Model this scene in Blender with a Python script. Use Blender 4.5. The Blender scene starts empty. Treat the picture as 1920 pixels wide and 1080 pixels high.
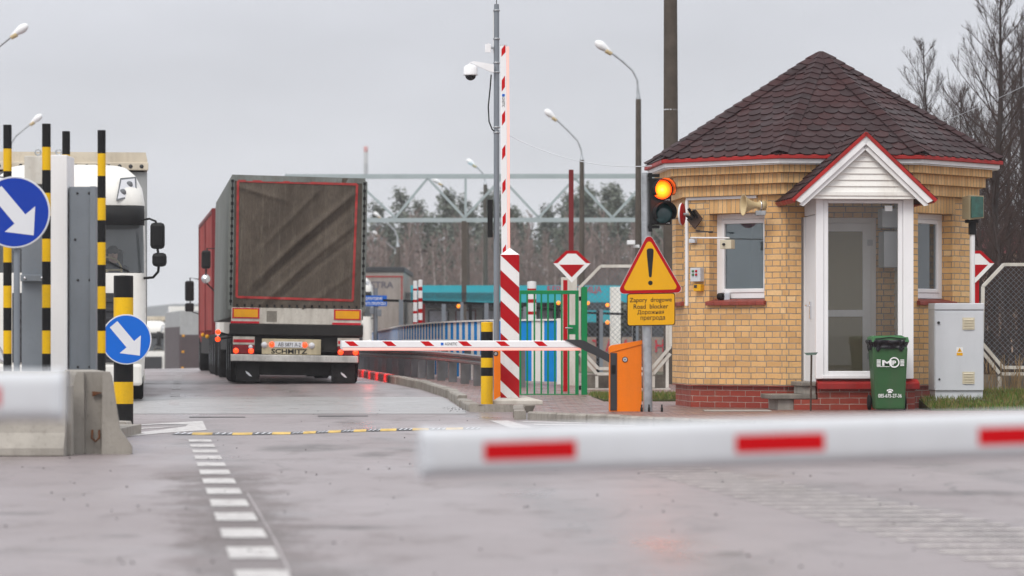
import bpy, math, random
from math import sin, cos, pi, radians as R
from mathutils import Vector, Matrix
random.seed(7)
S = bpy.context.scene
COL = S.collection
# ---------------------------------------------------------------- camera, light, exposure
F, CX, HZ, CH = 6400.0, 960.0, 642.0, 0.97      # focal length in photo pixels, principal column, horizon row, camera height
cam_d = bpy.data.cameras.new('camera'); cam = bpy.data.objects.new('camera', cam_d); COL.objects.link(cam)
cam.location = (0, 0, CH); cam.rotation_euler = (R(90), 0, 0)
cam_d.sensor_width = 36; cam_d.lens = 120; cam_d.shift_y = (HZ-540)/1920
cam_d.clip_start = .1; cam_d.clip_end = 4000
cam_d.dof.use_dof = True; cam_d.dof.focus_distance = 46.5; cam_d.dof.aperture_fstop = 2.9
S.camera = cam
SUN_EL, SUN_AZ = 48, 205
wd = bpy.data.worlds.new('World'); S.world = wd; wd.use_nodes = True
nt = wd.node_tree; nt.nodes.clear()
def wn(t, **k):
    n = nt.nodes.new(t)
    for a, b in k.items(): setattr(n, a, b)
    return n
sky = wn('ShaderNodeTexSky', sky_type='NISHITA', sun_disc=False, sun_elevation=R(SUN_EL), sun_rotation=R(SUN_AZ), dust_density=4.0)
skys = wn('ShaderNodeMix', data_type='RGBA', blend_type='MULTIPLY'); skys.inputs[0].default_value = 1
skys.inputs[7].default_value = (.075, .075, .075, 1)
nt.links.new(sky.outputs[0], skys.inputs[6])
tc = wn('ShaderNodeTexCoord'); sep = wn('ShaderNodeSeparateXYZ'); nt.links.new(tc.outputs['Generated'], sep.inputs[0])
rmp = wn('ShaderNodeValToRGB'); cr = rmp.color_ramp
cr.elements[0].position = 0; cr.elements[0].color = (.69, .705, .745, 1)
cr.elements[1].position = 1; cr.elements[1].color = (1.30, 1.32, 1.37, 1)
e = cr.elements.new(.09); e.color = (.635, .648, .70, 1)
e = cr.elements.new(.3); e.color = (.88, .90, .95, 1)
nt.links.new(sep.outputs[2], rmp.inputs[0])
mp = wn('ShaderNodeMapping'); mp.inputs['Scale'].default_value = (3.2, 3.2, 9); nt.links.new(tc.outputs['Generated'], mp.inputs[0])
nz = wn('ShaderNodeTexNoise'); nz.inputs['Scale'].default_value = 1.7; nz.inputs['Detail'].default_value = 4; nt.links.new(mp.outputs[0], nz.inputs[0])
mr = wn('ShaderNodeMapRange'); mr.inputs[1].default_value = .3; mr.inputs[2].default_value = .7; mr.inputs[3].default_value = .86; mr.inputs[4].default_value = 1.10
nt.links.new(nz.outputs[0], mr.inputs[0])
cl = wn('ShaderNodeMix', data_type='RGBA', blend_type='MULTIPLY'); cl.inputs[0].default_value = 1
nt.links.new(rmp.outputs[0], cl.inputs[6]); nt.links.new(mr.outputs[0], cl.inputs[7])
mx = wn('ShaderNodeMix', data_type='RGBA'); mx.inputs[0].default_value = .93
nt.links.new(skys.outputs[2], mx.inputs[6]); nt.links.new(cl.outputs[2], mx.inputs[7])
bg = wn('ShaderNodeBackground'); bg.inputs[1].default_value = 1; nt.links.new(mx.outputs[2], bg.inputs[0])
wo = wn('ShaderNodeOutputWorld'); nt.links.new(bg.outputs[0], wo.inputs[0])
sun_d = bpy.data.lights.new('sun', 'SUN'); sun = bpy.data.objects.new('sun', sun_d); COL.objects.link(sun)
sun_d.energy = 1.5; sun_d.angle = R(25); sun_d.color = (1, .96, .9)
sd = Vector((sin(R(SUN_AZ))*cos(R(SUN_EL)), cos(R(SUN_AZ))*cos(R(SUN_EL)), sin(R(SUN_EL))))
sun.rotation_euler = sd.to_track_quat('Z', 'Y').to_euler()
S.view_settings.view_transform = 'Standard'; S.view_settings.look = 'None'; S.view_settings.exposure = 0.24; S.view_settings.gamma = 1
S.render.engine = 'CYCLES'
S.cycles.max_bounces = 8; S.cycles.transparent_max_bounces = 12; S.cycles.volume_bounces = 1
S.cycles.use_denoising = True; S.cycles.sample_clamp_indirect = 4
# ---------------------------------------------------------------- projection helpers (a photo pixel and a depth give a place in metres)
def P(px, py, Y): return Vector(((px-CX)*Y/F, Y, CH-(py-HZ)*Y/F))
def X_(px, Y): return (px-CX)*Y/F
def Z_(py, Y): return CH-(py-HZ)*Y/F
def hit(px, py, p0, n):
    d = Vector(((px-CX)/F, 1, (HZ-py)/F)); o = Vector((0, 0, CH)); return o + d*((p0-o).dot(n)/d.dot(n))
def smooth(t): t = max(0, min(1, t)); return t*t*(3-2*t)
def G(Y, x=0.0):                            # height of the carriageway: a slight rise, then a crest and a dip on the lorry lanes
    return .17*smooth((Y-49)/18) - 1.75*smooth((Y-98)/100)*smooth((-x-8)/5) if Y > 49 else 0.0
# ---------------------------------------------------------------- mesh builder
def world_of(o):
    m = Matrix.Translation(o.location) @ o.rotation_euler.to_matrix().to_4x4()
    return world_of(o.parent) @ m if o.parent else m
class MB:
    def __init__(s): s.v, s.f, s.m, s.s, s.uz = [], [], [], [], []
    def add(s, vs, fs, mi=0, sm=False, M=None):
        b = len(s.v)
        s.v += [(M @ Vector(p)) if M else Vector(p) for p in vs]
        for f in fs: s.f.append([b+i for i in f]); s.m.append(mi); s.s.append(sm)
    def box(s, x0, x1, y0, y1, z0, z1, mi=0, M=None):
        s.add([(x, y, z) for z in (z0, z1) for y in (y0, y1) for x in (x0, x1)],
              [(0, 2, 3, 1), (4, 5, 7, 6), (0, 1, 5, 4), (1, 3, 7, 5), (3, 2, 6, 7), (2, 0, 4, 6)], mi, False, M)
    def prism(s, poly, ext, mi=0, M=None, sm=False):
        n = len(poly); e = Vector(ext); a = [Vector(p) for p in poly]
        s.add(a+[p+e for p in a], [tuple(range(n))[::-1], tuple(range(n, 2*n))], mi, False, M)
        s.add(a+[p+e for p in a], [(i, (i+1) % n, n+(i+1) % n, n+i) for i in range(n)], mi, sm, M)
    def bar(s, p0, p1, w, h, mi=0, up=(0, 0, 1), M=None):
        p0, p1 = Vector(p0), Vector(p1); d = (p1-p0).normalized(); u = Vector(up)
        if abs(d.dot(u)) > .98: u = Vector((0, 1, 0))
        x = d.cross(u).normalized(); y = x.cross(d).normalized()
        q = [x*a*w/2+y*b*h/2 for a, b in ((-1, -1), (1, -1), (1, 1), (-1, 1))]
        s.add([p0+k for k in q]+[p1+k for k in q], [(3, 2, 1, 0), (4, 5, 6, 7)]+[(i, (i+1) % 4, 4+(i+1) % 4, 4+i) for i in range(4)], mi, False, M)
    def tube(s, pts, r, n=8, mi=0, cap=True, M=None, sm=True):
        pts = [Vector(p) for p in pts]; k = len(pts)
        rs = r if isinstance(r, (list, tuple)) else [r]*k
        vs, ref = [], None
        for i, p in enumerate(pts):
            d = (pts[min(i+1, k-1)]-pts[max(i-1, 0)])
            d = d.normalized() if d.length > 1e-9 else Vector((0, 0, 1))
            if ref is None: ref = Vector((1, 0, 0)) if abs(d.x) < .9 else Vector((0, 1, 0))
            x = (ref-d*ref.dot(d)).normalized(); y = d.cross(x); ref = x
            vs += [p+(x*cos(2*pi*j/n)+y*sin(2*pi*j/n))*rs[i] for j in range(n)]
        fs = [(i*n+j, i*n+(j+1) % n, (i+1)*n+(j+1) % n, (i+1)*n+j) for i in range(k-1) for j in range(n)]
        s.add(vs, fs, mi, sm, M)
        if cap: s.add(vs[:n]+vs[-n:], [tuple(range(n))[::-1], tuple(range(n, 2*n))], mi, False, M)
    def lathe(s, prof, c=(0, 0, 0), axis=(0, 0, 1), n=20, mi=0, M=None, sm=True):
        a = Vector(axis).normalized(); c = Vector(c)
        t = Vector((1, 0, 0)) if abs(a.x) < .9 else Vector((0, 1, 0))
        x = (t-a*t.dot(a)).normalized(); y = a.cross(x)
        vs = [c+a*z+(x*cos(2*pi*j/n)+y*sin(2*pi*j/n))*max(r, 1e-4) for r, z in prof for j in range(n)]
        s.add(vs, [(i*n+j, i*n+(j+1) % n, (i+1)*n+(j+1) % n, (i+1)*n+j) for i in range(len(prof)-1) for j in range(n)], mi, sm, M)
    def disc(s, c, nrm, r, n=32, mi=0, th=.004):
        c = Vector(c); a = Vector(nrm).normalized()
        s.lathe([(0, 0), (r, 0), (r, th), (0, th)], c, a, n, mi, sm=False)
    def grid(s, fn, nu, nv, mi=0, sm=True, M=None, flip=False):
        vs = [fn(i/nu, j/nv) for j in range(nv+1) for i in range(nu+1)]
        fs = [(j*(nu+1)+i, j*(nu+1)+i+1, (j+1)*(nu+1)+i+1, (j+1)*(nu+1)+i) for j in range(nv) for i in range(nu)]
        if flip: fs = [f[::-1] for f in fs]
        s.add(vs, fs, mi, sm, M)
    def text(s, txt, c, w, h, u=(1, 0, 0), up=(0, 0, 1), mi=0, bold=0.0, th=.001):
        vs, fs = text_mesh(txt, bold)
        xs = [p[0] for p in vs]; ys = [p[1] for p in vs]
        x0, x1, y0, y1 = min(xs), max(xs), min(ys), max(ys)
        sx = w/(x1-x0); sy = h/(y1-y0) if h else sx
        c, u, up = Vector(c), Vector(u).normalized(), Vector(up).normalized()
        s.add([c+u*((p[0]-(x0+x1)/2)*sx)+up*((p[1]-(y0+y1)/2)*sy) for p in vs], fs, mi)
    def build(s, name, mats, parent=None, local=False, bevel=0, subsurf=0, weld=False):
        if not isinstance(mats, (list, tuple)): mats = [mats]
        me = bpy.data.meshes.new(name)
        vs = s.v
        if parent is not None and not local:
            inv = world_of(parent).inverted(); vs = [inv @ p for p in vs]
        me.from_pydata([tuple(p) for p in vs], [], s.f)
        for m in mats: me.materials.append(m)
        me.polygons.foreach_set('material_index', s.m); me.polygons.foreach_set('use_smooth', s.s)
        uv = me.uv_layers.new(name='UVMap').data
        for p in me.polygons:
            n = p.normal
            if abs(n.z) > .75:
                for li in p.loop_indices:
                    c = me.vertices[me.loops[li].vertex_index].co; uv[li].uv = (c.x, c.y)
            else:
                t = Vector((-n.y, n.x, 0)).normalized()
                for li in p.loop_indices:
                    c = me.vertices[me.loops[li].vertex_index].co; uv[li].uv = (c.dot(t), c.z)
        me.update()
        o = bpy.data.objects.new(name, me); COL.objects.link(o)
        if parent is not None: o.parent = parent
        if weld:
            o.modifiers.new('weld', 'WELD').merge_threshold = .0005
        if bevel:
            b = o.modifiers.new('bevel', 'BEVEL'); b.width = bevel; b.segments = 2; b.limit_method = 'ANGLE'; b.angle_limit = R(40); b.harden_normals = False
        if subsurf:
            b = o.modifiers.new('sub', 'SUBSURF'); b.levels = subsurf; b.render_levels = subsurf
        return o
_tc = {}
def text_mesh(t, bold=0.0):
    if (t, bold) in _tc: return _tc[(t, bold)]
    c = bpy.data.curves.new('lettering', 'FONT'); c.body = t; c.size = 1; c.offset = bold; c.resolution_u = 3
    o = bpy.data.objects.new('lettering', c); COL.objects.link(o)
    me = o.evaluated_get(bpy.context.evaluated_depsgraph_get()).to_mesh()
    r = ([tuple(v.co) for v in me.vertices], [tuple(p.vertices) for p in me.polygons])
    o.to_mesh_clear() if hasattr(o, 'to_mesh_clear') else None
    bpy.data.objects.remove(o); bpy.data.curves.remove(c)
    _tc[(t, bold)] = r
    return r
def tag(o, label=None, cat=None, group=None, kind=None):
    if label: o['label'] = label
    if cat: o['category'] = cat
    if group: o['group'] = group
    if kind: o['kind'] = kind
    return o
def root(name, loc, label, cat, group=None, rz=0, ry=0, kind=None):
    o = bpy.data.objects.new(name, None); COL.objects.link(o)
    o.location = loc; o.rotation_euler = (0, ry, rz); o.empty_display_size = .2
    return tag(o, label, cat, group, kind)
def kids(o): return [c for c in bpy.data.objects if c.parent == o]
def copy_tree(o, parent=None):
    c = o.copy(); COL.objects.link(c)
    if parent is not None: c.parent = parent
    for k in kids(o): copy_tree(k, c)
    return c
# ---------------------------------------------------------------- materials
def newmat(name):
    m = bpy.data.materials.new(name); m.use_nodes = True
    t = m.node_tree; t.nodes.clear()
    o = t.nodes.new('ShaderNodeOutputMaterial'); b = t.nodes.new('ShaderNodeBsdfPrincipled'); t.links.new(b.outputs[0], o.inputs[0])
    return m, t, b
def nd(t, kind, ins=None, **k):
    n = t.nodes.new(kind)
    for a, b in k.items(): setattr(n, a, b)
    for a, b in (ins or {}).items():
        if isinstance(b, bpy.types.NodeSocket): t.links.new(b, n.inputs[a])
        else: n.inputs[a].default_value = b
    return n
def noise(t, scale, detail=4, vec=None, sc=(1, 1, 1), rough=.55):
    if vec is None: vec = nd(t, 'ShaderNodeTexCoord').outputs['Object']
    m = nd(t, 'ShaderNodeMapping', {'Vector': vec, 'Scale': sc})
    return nd(t, 'ShaderNodeTexNoise', {'Vector': m.outputs[0], 'Scale': scale, 'Detail': detail, 'Roughness': rough}).outputs[0]
def rng(t, v, a, b, c, d): return nd(t, 'ShaderNodeMapRange', {0: v, 1: a, 2: b, 3: c, 4: d}).outputs[0]
def mixc(t, f, a, b, mode='MIX'):
    n = nd(t, 'ShaderNodeMix', data_type='RGBA', blend_type=mode)
    for i, v in ((0, f), (6, a), (7, b)):
        if isinstance(v, bpy.types.NodeSocket): t.links.new(v, n.inputs[i])
        else: n.inputs[i].default_value = v if i == 0 else (tuple(v)+(1,))[:4]
    return n.outputs[2]
def bump(t, b, h, strength=.3, dist=.01):
    n = nd(t, 'ShaderNodeBump', {'Height': h, 'Strength': strength, 'Distance': dist}); t.links.new(n.outputs[0], b.inputs['Normal'])
def mat(name, col, rough=.5, metal=0.0, var=.12, vs=2.5, dirt=0.0, dcol=(.07, .06, .05), bs=0, bst=.2, coat=0.0, spec=.28, streak=True):
    m, t, b = newmat(name)
    n1 = noise(t, vs, 5)
    c = mixc(t, rng(t, n1, .3, .7, 0, 1), tuple(x*(1-var) for x in col), tuple(min(1, x*(1+var)) for x in col))
    if dirt:
        n2 = noise(t, 3.5, 6, sc=(1, 1, .18) if streak else (1, 1, 1), rough=.65)
        c = mixc(t, rng(t, n2, .45, .75, 0, dirt), c, dcol)
        n3 = noise(t, 28, 3)
        c = mixc(t, rng(t, n3, .55, .8, 0, dirt*.6), c, dcol)
    t.links.new(c, b.inputs['Base Color'])
    t.links.new(rng(t, noise(t, vs*3, 4), .3, .7, max(.02, rough-.08), min(1, rough+.1)), b.inputs['Roughness'])
    b.inputs['Metallic'].default_value = metal; b.inputs['Coat Weight'].default_value = coat; b.inputs['Specular IOR Level'].default_value = spec
    if bs: bump(t, b, noise(t, bs, 6), bst, .01)
    return m
def emis(name, col, strength, base=(.1, .02, .02)):
    m, t, b = newmat(name)
    b.inputs['Base Color'].default_value = base+(1,); b.inputs['Roughness'].default_value = .3
    b.inputs['Emission Color'].default_value = tuple(col)+(1,); b.inputs['Emission Strength'].default_value = strength
    return m
def glassmat(name, tint, refl=1.0, body=None, bodyw=.0, rough=.0, gain=2.2):
    m = bpy.data.materials.new(name); m.use_nodes = True; t = m.node_tree; t.nodes.clear()
    o = t.nodes.new('ShaderNodeOutputMaterial')
    tr = nd(t, 'ShaderNodeBsdfTransparent', {0: tuple(tint)+(1,)}); gl = nd(t, 'ShaderNodeBsdfGlossy', {0: (refl, refl, refl, 1), 1: rough})
    fr = nd(t, 'ShaderNodeFresnel', {0: 1.5})
    a = tr.outputs[0]
    if body:
        df = nd(t, 'ShaderNodeBsdfDiffuse', {0: tuple(body)+(1,)})
        a = nd(t, 'ShaderNodeMixShader', {0: bodyw, 1: a, 2: df.outputs[0]}).outputs[0]
    f2 = nd(t, 'ShaderNodeMath', {0: fr.outputs[0], 1: gain}, operation='MULTIPLY', use_clamp=True)
    x = nd(t, 'ShaderNodeMixShader', {0: f2.outputs[0], 1: a, 2: gl.outputs[0]})
    t.links.new(x.outputs[0], o.inputs[0]); return m
def brickmat(name, c1, c2, c3, mortar, bw, rh, off=.5, squash=1.0, sqf=2, rough=.7, msize=.006, wet=0.0, splash=.0, grime=.18):
    m, t, b = newmat(name)
    uv = nd(t, 'ShaderNodeTexCoord').outputs['UV']
    wob = mixc(t, .012, uv, nd(t, 'ShaderNodeTexNoise', {'Vector': uv, 'Scale': 6.0}).outputs['Color'], 'ADD')
    br = nd(t, 'ShaderNodeTexBrick', {'Vector': wob, 'Color1': (0, 0, 0, 1), 'Color2': (1, 1, 1, 1), 'Mortar': (.5, .5, .5, 1), 'Scale': 1.0, 'Mortar Size': msize, 'Mortar Smooth': .15, 'Bias': 0.0, 'Brick Width': bw, 'Row Height': rh})
    br.offset = off; br.offset_frequency = 2; br.squash = squash; br.squash_frequency = sqf
    rp = nd(t, 'ShaderNodeValToRGB', {0: br.outputs['Color']}); e = rp.color_ramp.elements
    e[0].position = 0; e[0].color = tuple(c1)+(1,); e[1].position = 1; e[1].color = tuple(c3)+(1,)
    for p, c in ((.62, c2), (.9, c2)): rp.color_ramp.elements.new(p).color = tuple(c)+(1,)
    c = mixc(t, rng(t, noise(t, 30, 5, uv), .35, .7, 0, .3), rp.outputs[0], tuple(x*.62 for x in c2))
    c = mixc(t, rng(t, noise(t, 1.1, 4, uv), .42, .7, 0, grime), c, (.16, .11, .06))
    oz = nd(t, 'ShaderNodeSeparateXYZ', {0: uv}).outputs[1]
    sp_ = nd(t, 'ShaderNodeMath', {0: rng(t, oz, .30, .95, splash, 0), 1: rng(t, noise(t, 5, 5, uv, (1, .5, 1)), .35, .7, .1, 1)}, operation='MULTIPLY').outputs[0]
    c = mixc(t, sp_, c, (.13, .10, .075))
    c = mixc(t, rng(t, noise(t, 4, 5, uv, (1.6, .14, 1), .7), .55, .8, 0, .35), c, (.16, .12, .08))
    mo = mixc(t, rng(t, noise(t, 9, 5, uv), .35, .65, 0, 1), tuple(x*.55 for x in mortar), mortar)
    c = mixc(t, br.outputs['Fac'], c, mo)
    t.links.new(c, b.inputs['Base Color'])
    t.links.new(rng(t, noise(t, 3, 4, uv), .35, .65, rough-.15-wet, rough+.1), b.inputs['Roughness'])
    h = nd(t, 'ShaderNodeMath', {0: br.outputs['Fac'], 1: -1.0}, operation='MULTIPLY').outputs[0]
    h2 = nd(t, 'ShaderNodeMath', {0: h, 1: noise(t, 60, 4, uv)}, operation='ADD').outputs[0]
    bump(t, b, h2, .55, .006)
    return m
M = {}
M['white'] = mat('white_paint', (.80, .80, .80), .4, var=.04, dirt=.2, dcol=(.25, .22, .18))
M['white_clean'] = mat('white_upvc', (.82, .82, .83), .35, var=.02, dirt=.10, dcol=(.3, .27, .23))
M['offwhite'] = mat('aged_white_paint', (.62, .60, .55), .5, var=.08, dirt=.45, dcol=(.2, .14, .08))
M['siding'] = mat('white_siding', (.82, .81, .77), .45, var=.03, dirt=.3, dcol=(.3, .22, .13))
M['red'] = mat('red_paint', (.40, .003, .008), .5, var=.1, dirt=.08, spec=.12)
M['red_trim'] = mat('red_sheet_metal', (.36, .016, .014), .45, var=.25, dirt=.35)
M['boom_white'] = mat('barrier_white', (.57, .585, .61), .45, var=.05, dirt=.16, dcol=(.3, .28, .26))
M['boom_red'] = mat('barrier_red_film', (.52, .002, .006), .5, var=.06, spec=.15)
M['black'] = mat('black_paint', (.007, .007, .0075), .5, var=.2, dirt=.10, dcol=(.04, .035, .03), spec=.22)
M['rubber'] = mat('black_rubber', (.010, .010, .0105), .8, var=.25, dirt=.3, dcol=(.035, .03, .027), spec=.2)
M['yellow'] = mat('yellow_paint', (.76, .45, .002), .45, var=.08, dirt=.3, dcol=(.10, .07, .03))
M['signyellow'] = mat('sign_yellow', (.74, .37, .001), .45, var=.03, dirt=.05)
M['blue'] = mat('sign_blue', (.001, .036, .34), .4, var=.05, dirt=.04)
M['blue2'] = mat('sign_bright_blue', (.001, .12, .56), .4, var=.05, dirt=.04)
M['signgrey'] = mat('reflective_grey', (.66, .67, .70), .45, var=.03)
M['orange'] = mat('orange_powder_coat', (.84, .19, .001), .45, var=.05, dirt=.16, dcol=(.2, .08, .02))
M['darkgrey'] = mat('dark_grey_plastic', (.035, .036, .04), .5, var=.12, dirt=.15, spec=.3)
M['green'] = mat('green_fence_paint', (.002, .21, .065), .45, var=.08, dirt=.06)
M['steel'] = mat('galvanised_steel', (.42, .44, .46), .42, metal=.75, var=.2, vs=9, dirt=.25, dcol=(.2, .19, .17))
M['greysteel'] = mat('grey_steel_plate', (.21, .235, .265), .45, metal=.15, var=.12, vs=1.2, dirt=.3, dcol=(.13, .13, .13))
M['railsteel'] = mat('weathered_guardrail', (.22, .225, .23), .42, metal=.6, var=.18, vs=3, dirt=.4, dcol=(.09, .085, .08))
M['cab_grey'] = mat('grey_cabinet', (.58, .60, .63), .4, var=.03, dirt=.08)
M['cab_side'] = M['cab_grey']
M['concrete'] = mat('barrier_concrete', (.33, .305, .27), .8, var=.16, vs=2, dirt=.5, dcol=(.10, .085, .07), bs=60, bst=.3)
M['concrete_light'] = mat('pale_concrete', (.55, .53, .48), .8, var=.1, vs=4, dirt=.35, dcol=(.2, .17, .12), bs=50)
M['concrete_pole'] = mat('dark_concrete_pole', (.085, .07, .057), .9, var=.18, vs=5, dirt=.4, dcol=(.04, .035, .03), bs=40)
M['kerb'] = mat('kerb_stone', (.30, .275, .24), .65, var=.2, vs=5, dirt=.6, dcol=(.06, .05, .04), bs=40)
M['teal'] = mat('teal_cladding', (.025, .36, .44), .45, var=.05)
M['darkred'] = mat('dark_red_steel', (.16, .012, .014), .5, var=.1, dirt=.15)
M['gantry'] = mat('gantry_steel', (.36, .42, .43), .5, metal=.2, var=.06)
M['tarp_grey'] = None
M['cream'] = mat('cream_paint', (.62, .56, .42), .5, var=.06, dirt=.2)
M['hornbeige'] = mat('beige_horn', (.55, .43, .24), .45, var=.06, dirt=.15)
M['binGreen'] = mat('bin_green', (.032, .105, .038), .5, var=.12, dirt=.3, dcol=(.09, .08, .06))
M['binlid'] = mat('bin_lid_green', (.07, .20, .085), .4, var=.08)
M['lettering'] = mat('white_lettering', (.78, .80, .80), .5, var=.02)
M['blackletter'] = mat('black_lettering', (.012, .012, .012), .5, var=.02)
M['redletter'] = mat('red_lettering', (.55, .02, .04), .5, var=.05)
M['chrome'] = mat('bright_metal', (.7, .7, .72), .18, metal=1, var=.05)
M['pane'] = glassmat('window_pane', (.75, .80, .80), .9, (.20, .28, .33), .20)
M['pane_porch'] = glassmat('porch_pane', (.98, .98, .97), .7, gain=1.0)
M['truckglass'] = glassmat('truck_glass', (.86, .89, .89), .9, (.3, .33, .35), .08, gain=1.1)
M['darkglass'] = mat('dark_window', (.02, .025, .03), .08, var=.1, spec=.8)
M['amber'] = emis('amber_lamp', (1, .27, .01), 1.6, (.5, .15, .01))
M['tail'] = emis('lit_tail_lamp', (1, .055, .006), 2.2, (.4, .01, .01))
M['tailoff'] = mat('red_lens', (.22, .006, .012), .2, var=.2, dirt=.2)
M['led'] = emis('lit_light_strip', (1, .30, .22), .62, (.75, .45, .42))
M['reflred'] = mat('red_reflector', (.50, .006, .02), .3, var=.1, dirt=.12)
M['reflamber'] = mat('amber_reflector', (.75, .34, .005), .35, var=.1, dirt=.12)
# ================================================================ THE SETTING: ground, road, pavement, markings
def asphalt():
    m, t, b = newmat('wet_asphalt')
    oc = nd(t, 'ShaderNodeTexCoord').outputs['Object']
    big = noise(t, .32, 6, oc, (1, .55, 1), .6); mid = noise(t, 1.6, 6, oc, (1.5, .5, 1), .65); fine = noise(t, 130, 2, oc); st = noise(t, .9, 5, oc, (.35, 2.2, 1), .7)
    grain = noise(t, 42, 3, oc, (1, 1, 1), .8)
    c = mixc(t, rng(t, big, .35, .65, 0, 1), (.235, .193, .194), (.295, .246, .248))
    c = mixc(t, rng(t, mid, .50, .72, 0, .55), c, (.14, .115, .11))
    c = mixc(t, rng(t, st, .61, .72, 0, .6), c, (.09, .075, .072))
    # wheel tracks: bands along the lane, ragged
    sx = nd(t, 'ShaderNodeSeparateXYZ', {0: oc})
    lane = nd(t, 'ShaderNodeMath', {0: sx.outputs[0], 1: nd(t, 'ShaderNodeMath', {0: sx.outputs[1], 1: .104}, operation='MULTIPLY').outputs[0]}, operation='ADD').outputs[0]
    lw = nd(t, 'ShaderNodeMath', {0: lane, 1: rng(t, noise(t, .6, 3, oc), 0, 1, -.5, .5)}, operation='ADD').outputs[0]
    tr = nd(t, 'ShaderNodeMath', {0: nd(t, 'ShaderNodeMath', {0: lw, 1: 3.3}, operation='MULTIPLY').outputs[0]}, operation='SINE').outputs[0]
    trk = nd(t, 'ShaderNodeMath', {0: rng(t, tr, .35, 1, 0, 1), 1: rng(t, mid, .35, .6, .1, 1)}, operation='MULTIPLY').outputs[0]
    c = mixc(t, rng(t, trk, 0, 1, 0, .55), c, (.10, .083, .08))
    c = mixc(t, rng(t, grain, .52, .8, 0, .55), c, (.06, .052, .05))
    c = mixc(t, rng(t, grain, .48, .2, 0, .35), c, (.33, .30, .30))
    c = mixc(t, rng(t, fine, .42, .75, 0, .5), c, (.07, .062, .06))
    # dry, ragged rim along the broken line
    dl = nd(t, 'ShaderNodeMath', {0: nd(t, 'ShaderNodeMath', {0: lane, 1: 1.195-.0002-.104*15.7+.25*0}, operation='ADD').outputs[0]}, operation='ABSOLUTE').outputs[0]
    dn = noise(t, 2.6, 8, oc, (1, .55, 1), .8)
    dm = nd(t, 'ShaderNodeMath', {0: dl, 1: rng(t, dn, .3, .7, -.28, .42)}, operation='ADD').outputs[0]
    dy = nd(t, 'ShaderNodeMath', {0: rng(t, sx.outputs[1], 13, 17, .55, 1), 1: rng(t, sx.outputs[1], 24.5, 27.5, 1, 0)}, operation='MULTIPLY').outputs[0]
    dry = nd(t, 'ShaderNodeMath', {0: rng(t, dm, .22, .50, 1, 0), 1: dy}, operation='MULTIPLY').outputs[0]
    dry = nd(t, 'ShaderNodeMath', {0: dry, 1: rng(t, grain, .3, .6, .55, 1)}, operation='MULTIPLY').outputs[0]
    c = mixc(t, rng(t, dry, 0, 1, 0, .75), c, (.085, .068, .062))
    def blob(x0, y0, sx_, sy_):
        dx = nd(t, 'ShaderNodeMath', {0: nd(t, 'ShaderNodeMath', {0: sx.outputs[0], 1: -x0}, operation='ADD').outputs[0], 1: 1/sx_}, operation='MULTIPLY').outputs[0]
        dy_ = nd(t, 'ShaderNodeMath', {0: nd(t, 'ShaderNodeMath', {0: sx.outputs[1], 1: -y0}, operation='ADD').outputs[0], 1: 1/sy_}, operation='MULTIPLY').outputs[0]
        q = nd(t, 'ShaderNodeMath', {0: nd(t, 'ShaderNodeMath', {0: dx, 1: 2.0}, operation='POWER').outputs[0], 1: nd(t, 'ShaderNodeMath', {0: dy_, 1: 2.0}, operation='POWER').outputs[0]}, operation='ADD').outputs[0]
        q = nd(t, 'ShaderNodeMath', {0: q, 1: rng(t, dn, .3, .7, -.5, .9)}, operation='ADD').outputs[0]
        return rng(t, q, .15, 1.1, .85, 0)
    for bx_ in ((-2.85, 19.35, .30, .28), (-.80, 17.9, .26, .22), (-1.95, 17.1, .14, .16), (-1.9, 31.5, .55, 1.5), (-1.2, 29.6, .22, .9), (-4.2, 24, .5, .3), (1.0, 15.6, .12, .3), (2.9, 22, .7, .5), (-2.9, 16.0, .25, .2), (-2.0, 41.5, .25, .5), (-1.2, 42.3, .4, .3)):
        c = mixc(t, blob(*bx_), c, (.062, .048, .043))
    # hairline cracks in a few places
    wv = mixc(t, .35, oc, nd(t, 'ShaderNodeTexNoise', {'Vector': oc, 'Scale': 1.3, 'Detail': 4}).outputs['Color'], 'ADD')
    vo = nd(t, 'ShaderNodeTexVoronoi', {'Vector': wv, 'Scale': .33}, feature='DISTANCE_TO_EDGE').outputs[0]
    ck = nd(t, 'ShaderNodeMath', {0: rng(t, vo, .0, .006, 1, 0), 1: rng(t, noise(t, .25, 3, oc), .48, .58, 0, .6)}, operation='MULTIPLY').outputs[0]
    c = mixc(t, ck, c, (.035, .03, .028))
    t.links.new(c, b.inputs['Base Color'])
    r = nd(t, 'ShaderNodeMath', {0: rng(t, big, .35, .68, .50, .28), 1: rng(t, mid, .54, .76, 0, .2)}, operation='ADD').outputs[0]
    r2 = nd(t, 'ShaderNodeMath', {0: r, 1: rng(t, trk, 0, 1, 0, -.12)}, operation='ADD').outputs[0]
    t.links.new(r2, b.inputs['Roughness']); b.inputs['Specular IOR Level'].default_value = .55
    r3 = nd(t, 'ShaderNodeMath', {0: r2, 1: rng(t, dry, 0, 1, 0, .3)}, operation='ADD').outputs[0]; t.links.new(r3, b.inputs['Roughness'])
    h = nd(t, 'ShaderNodeMath', {0: fine, 1: rng(t, mid, .3, .7, 0, .6)}, operation='ADD').outputs[0]
    h = nd(t, 'ShaderNodeMath', {0: h, 1: grain}, operation='ADD').outputs[0]
    bump(t, b, h, .12, .005); return m
M['asphalt'] = asphalt()
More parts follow.
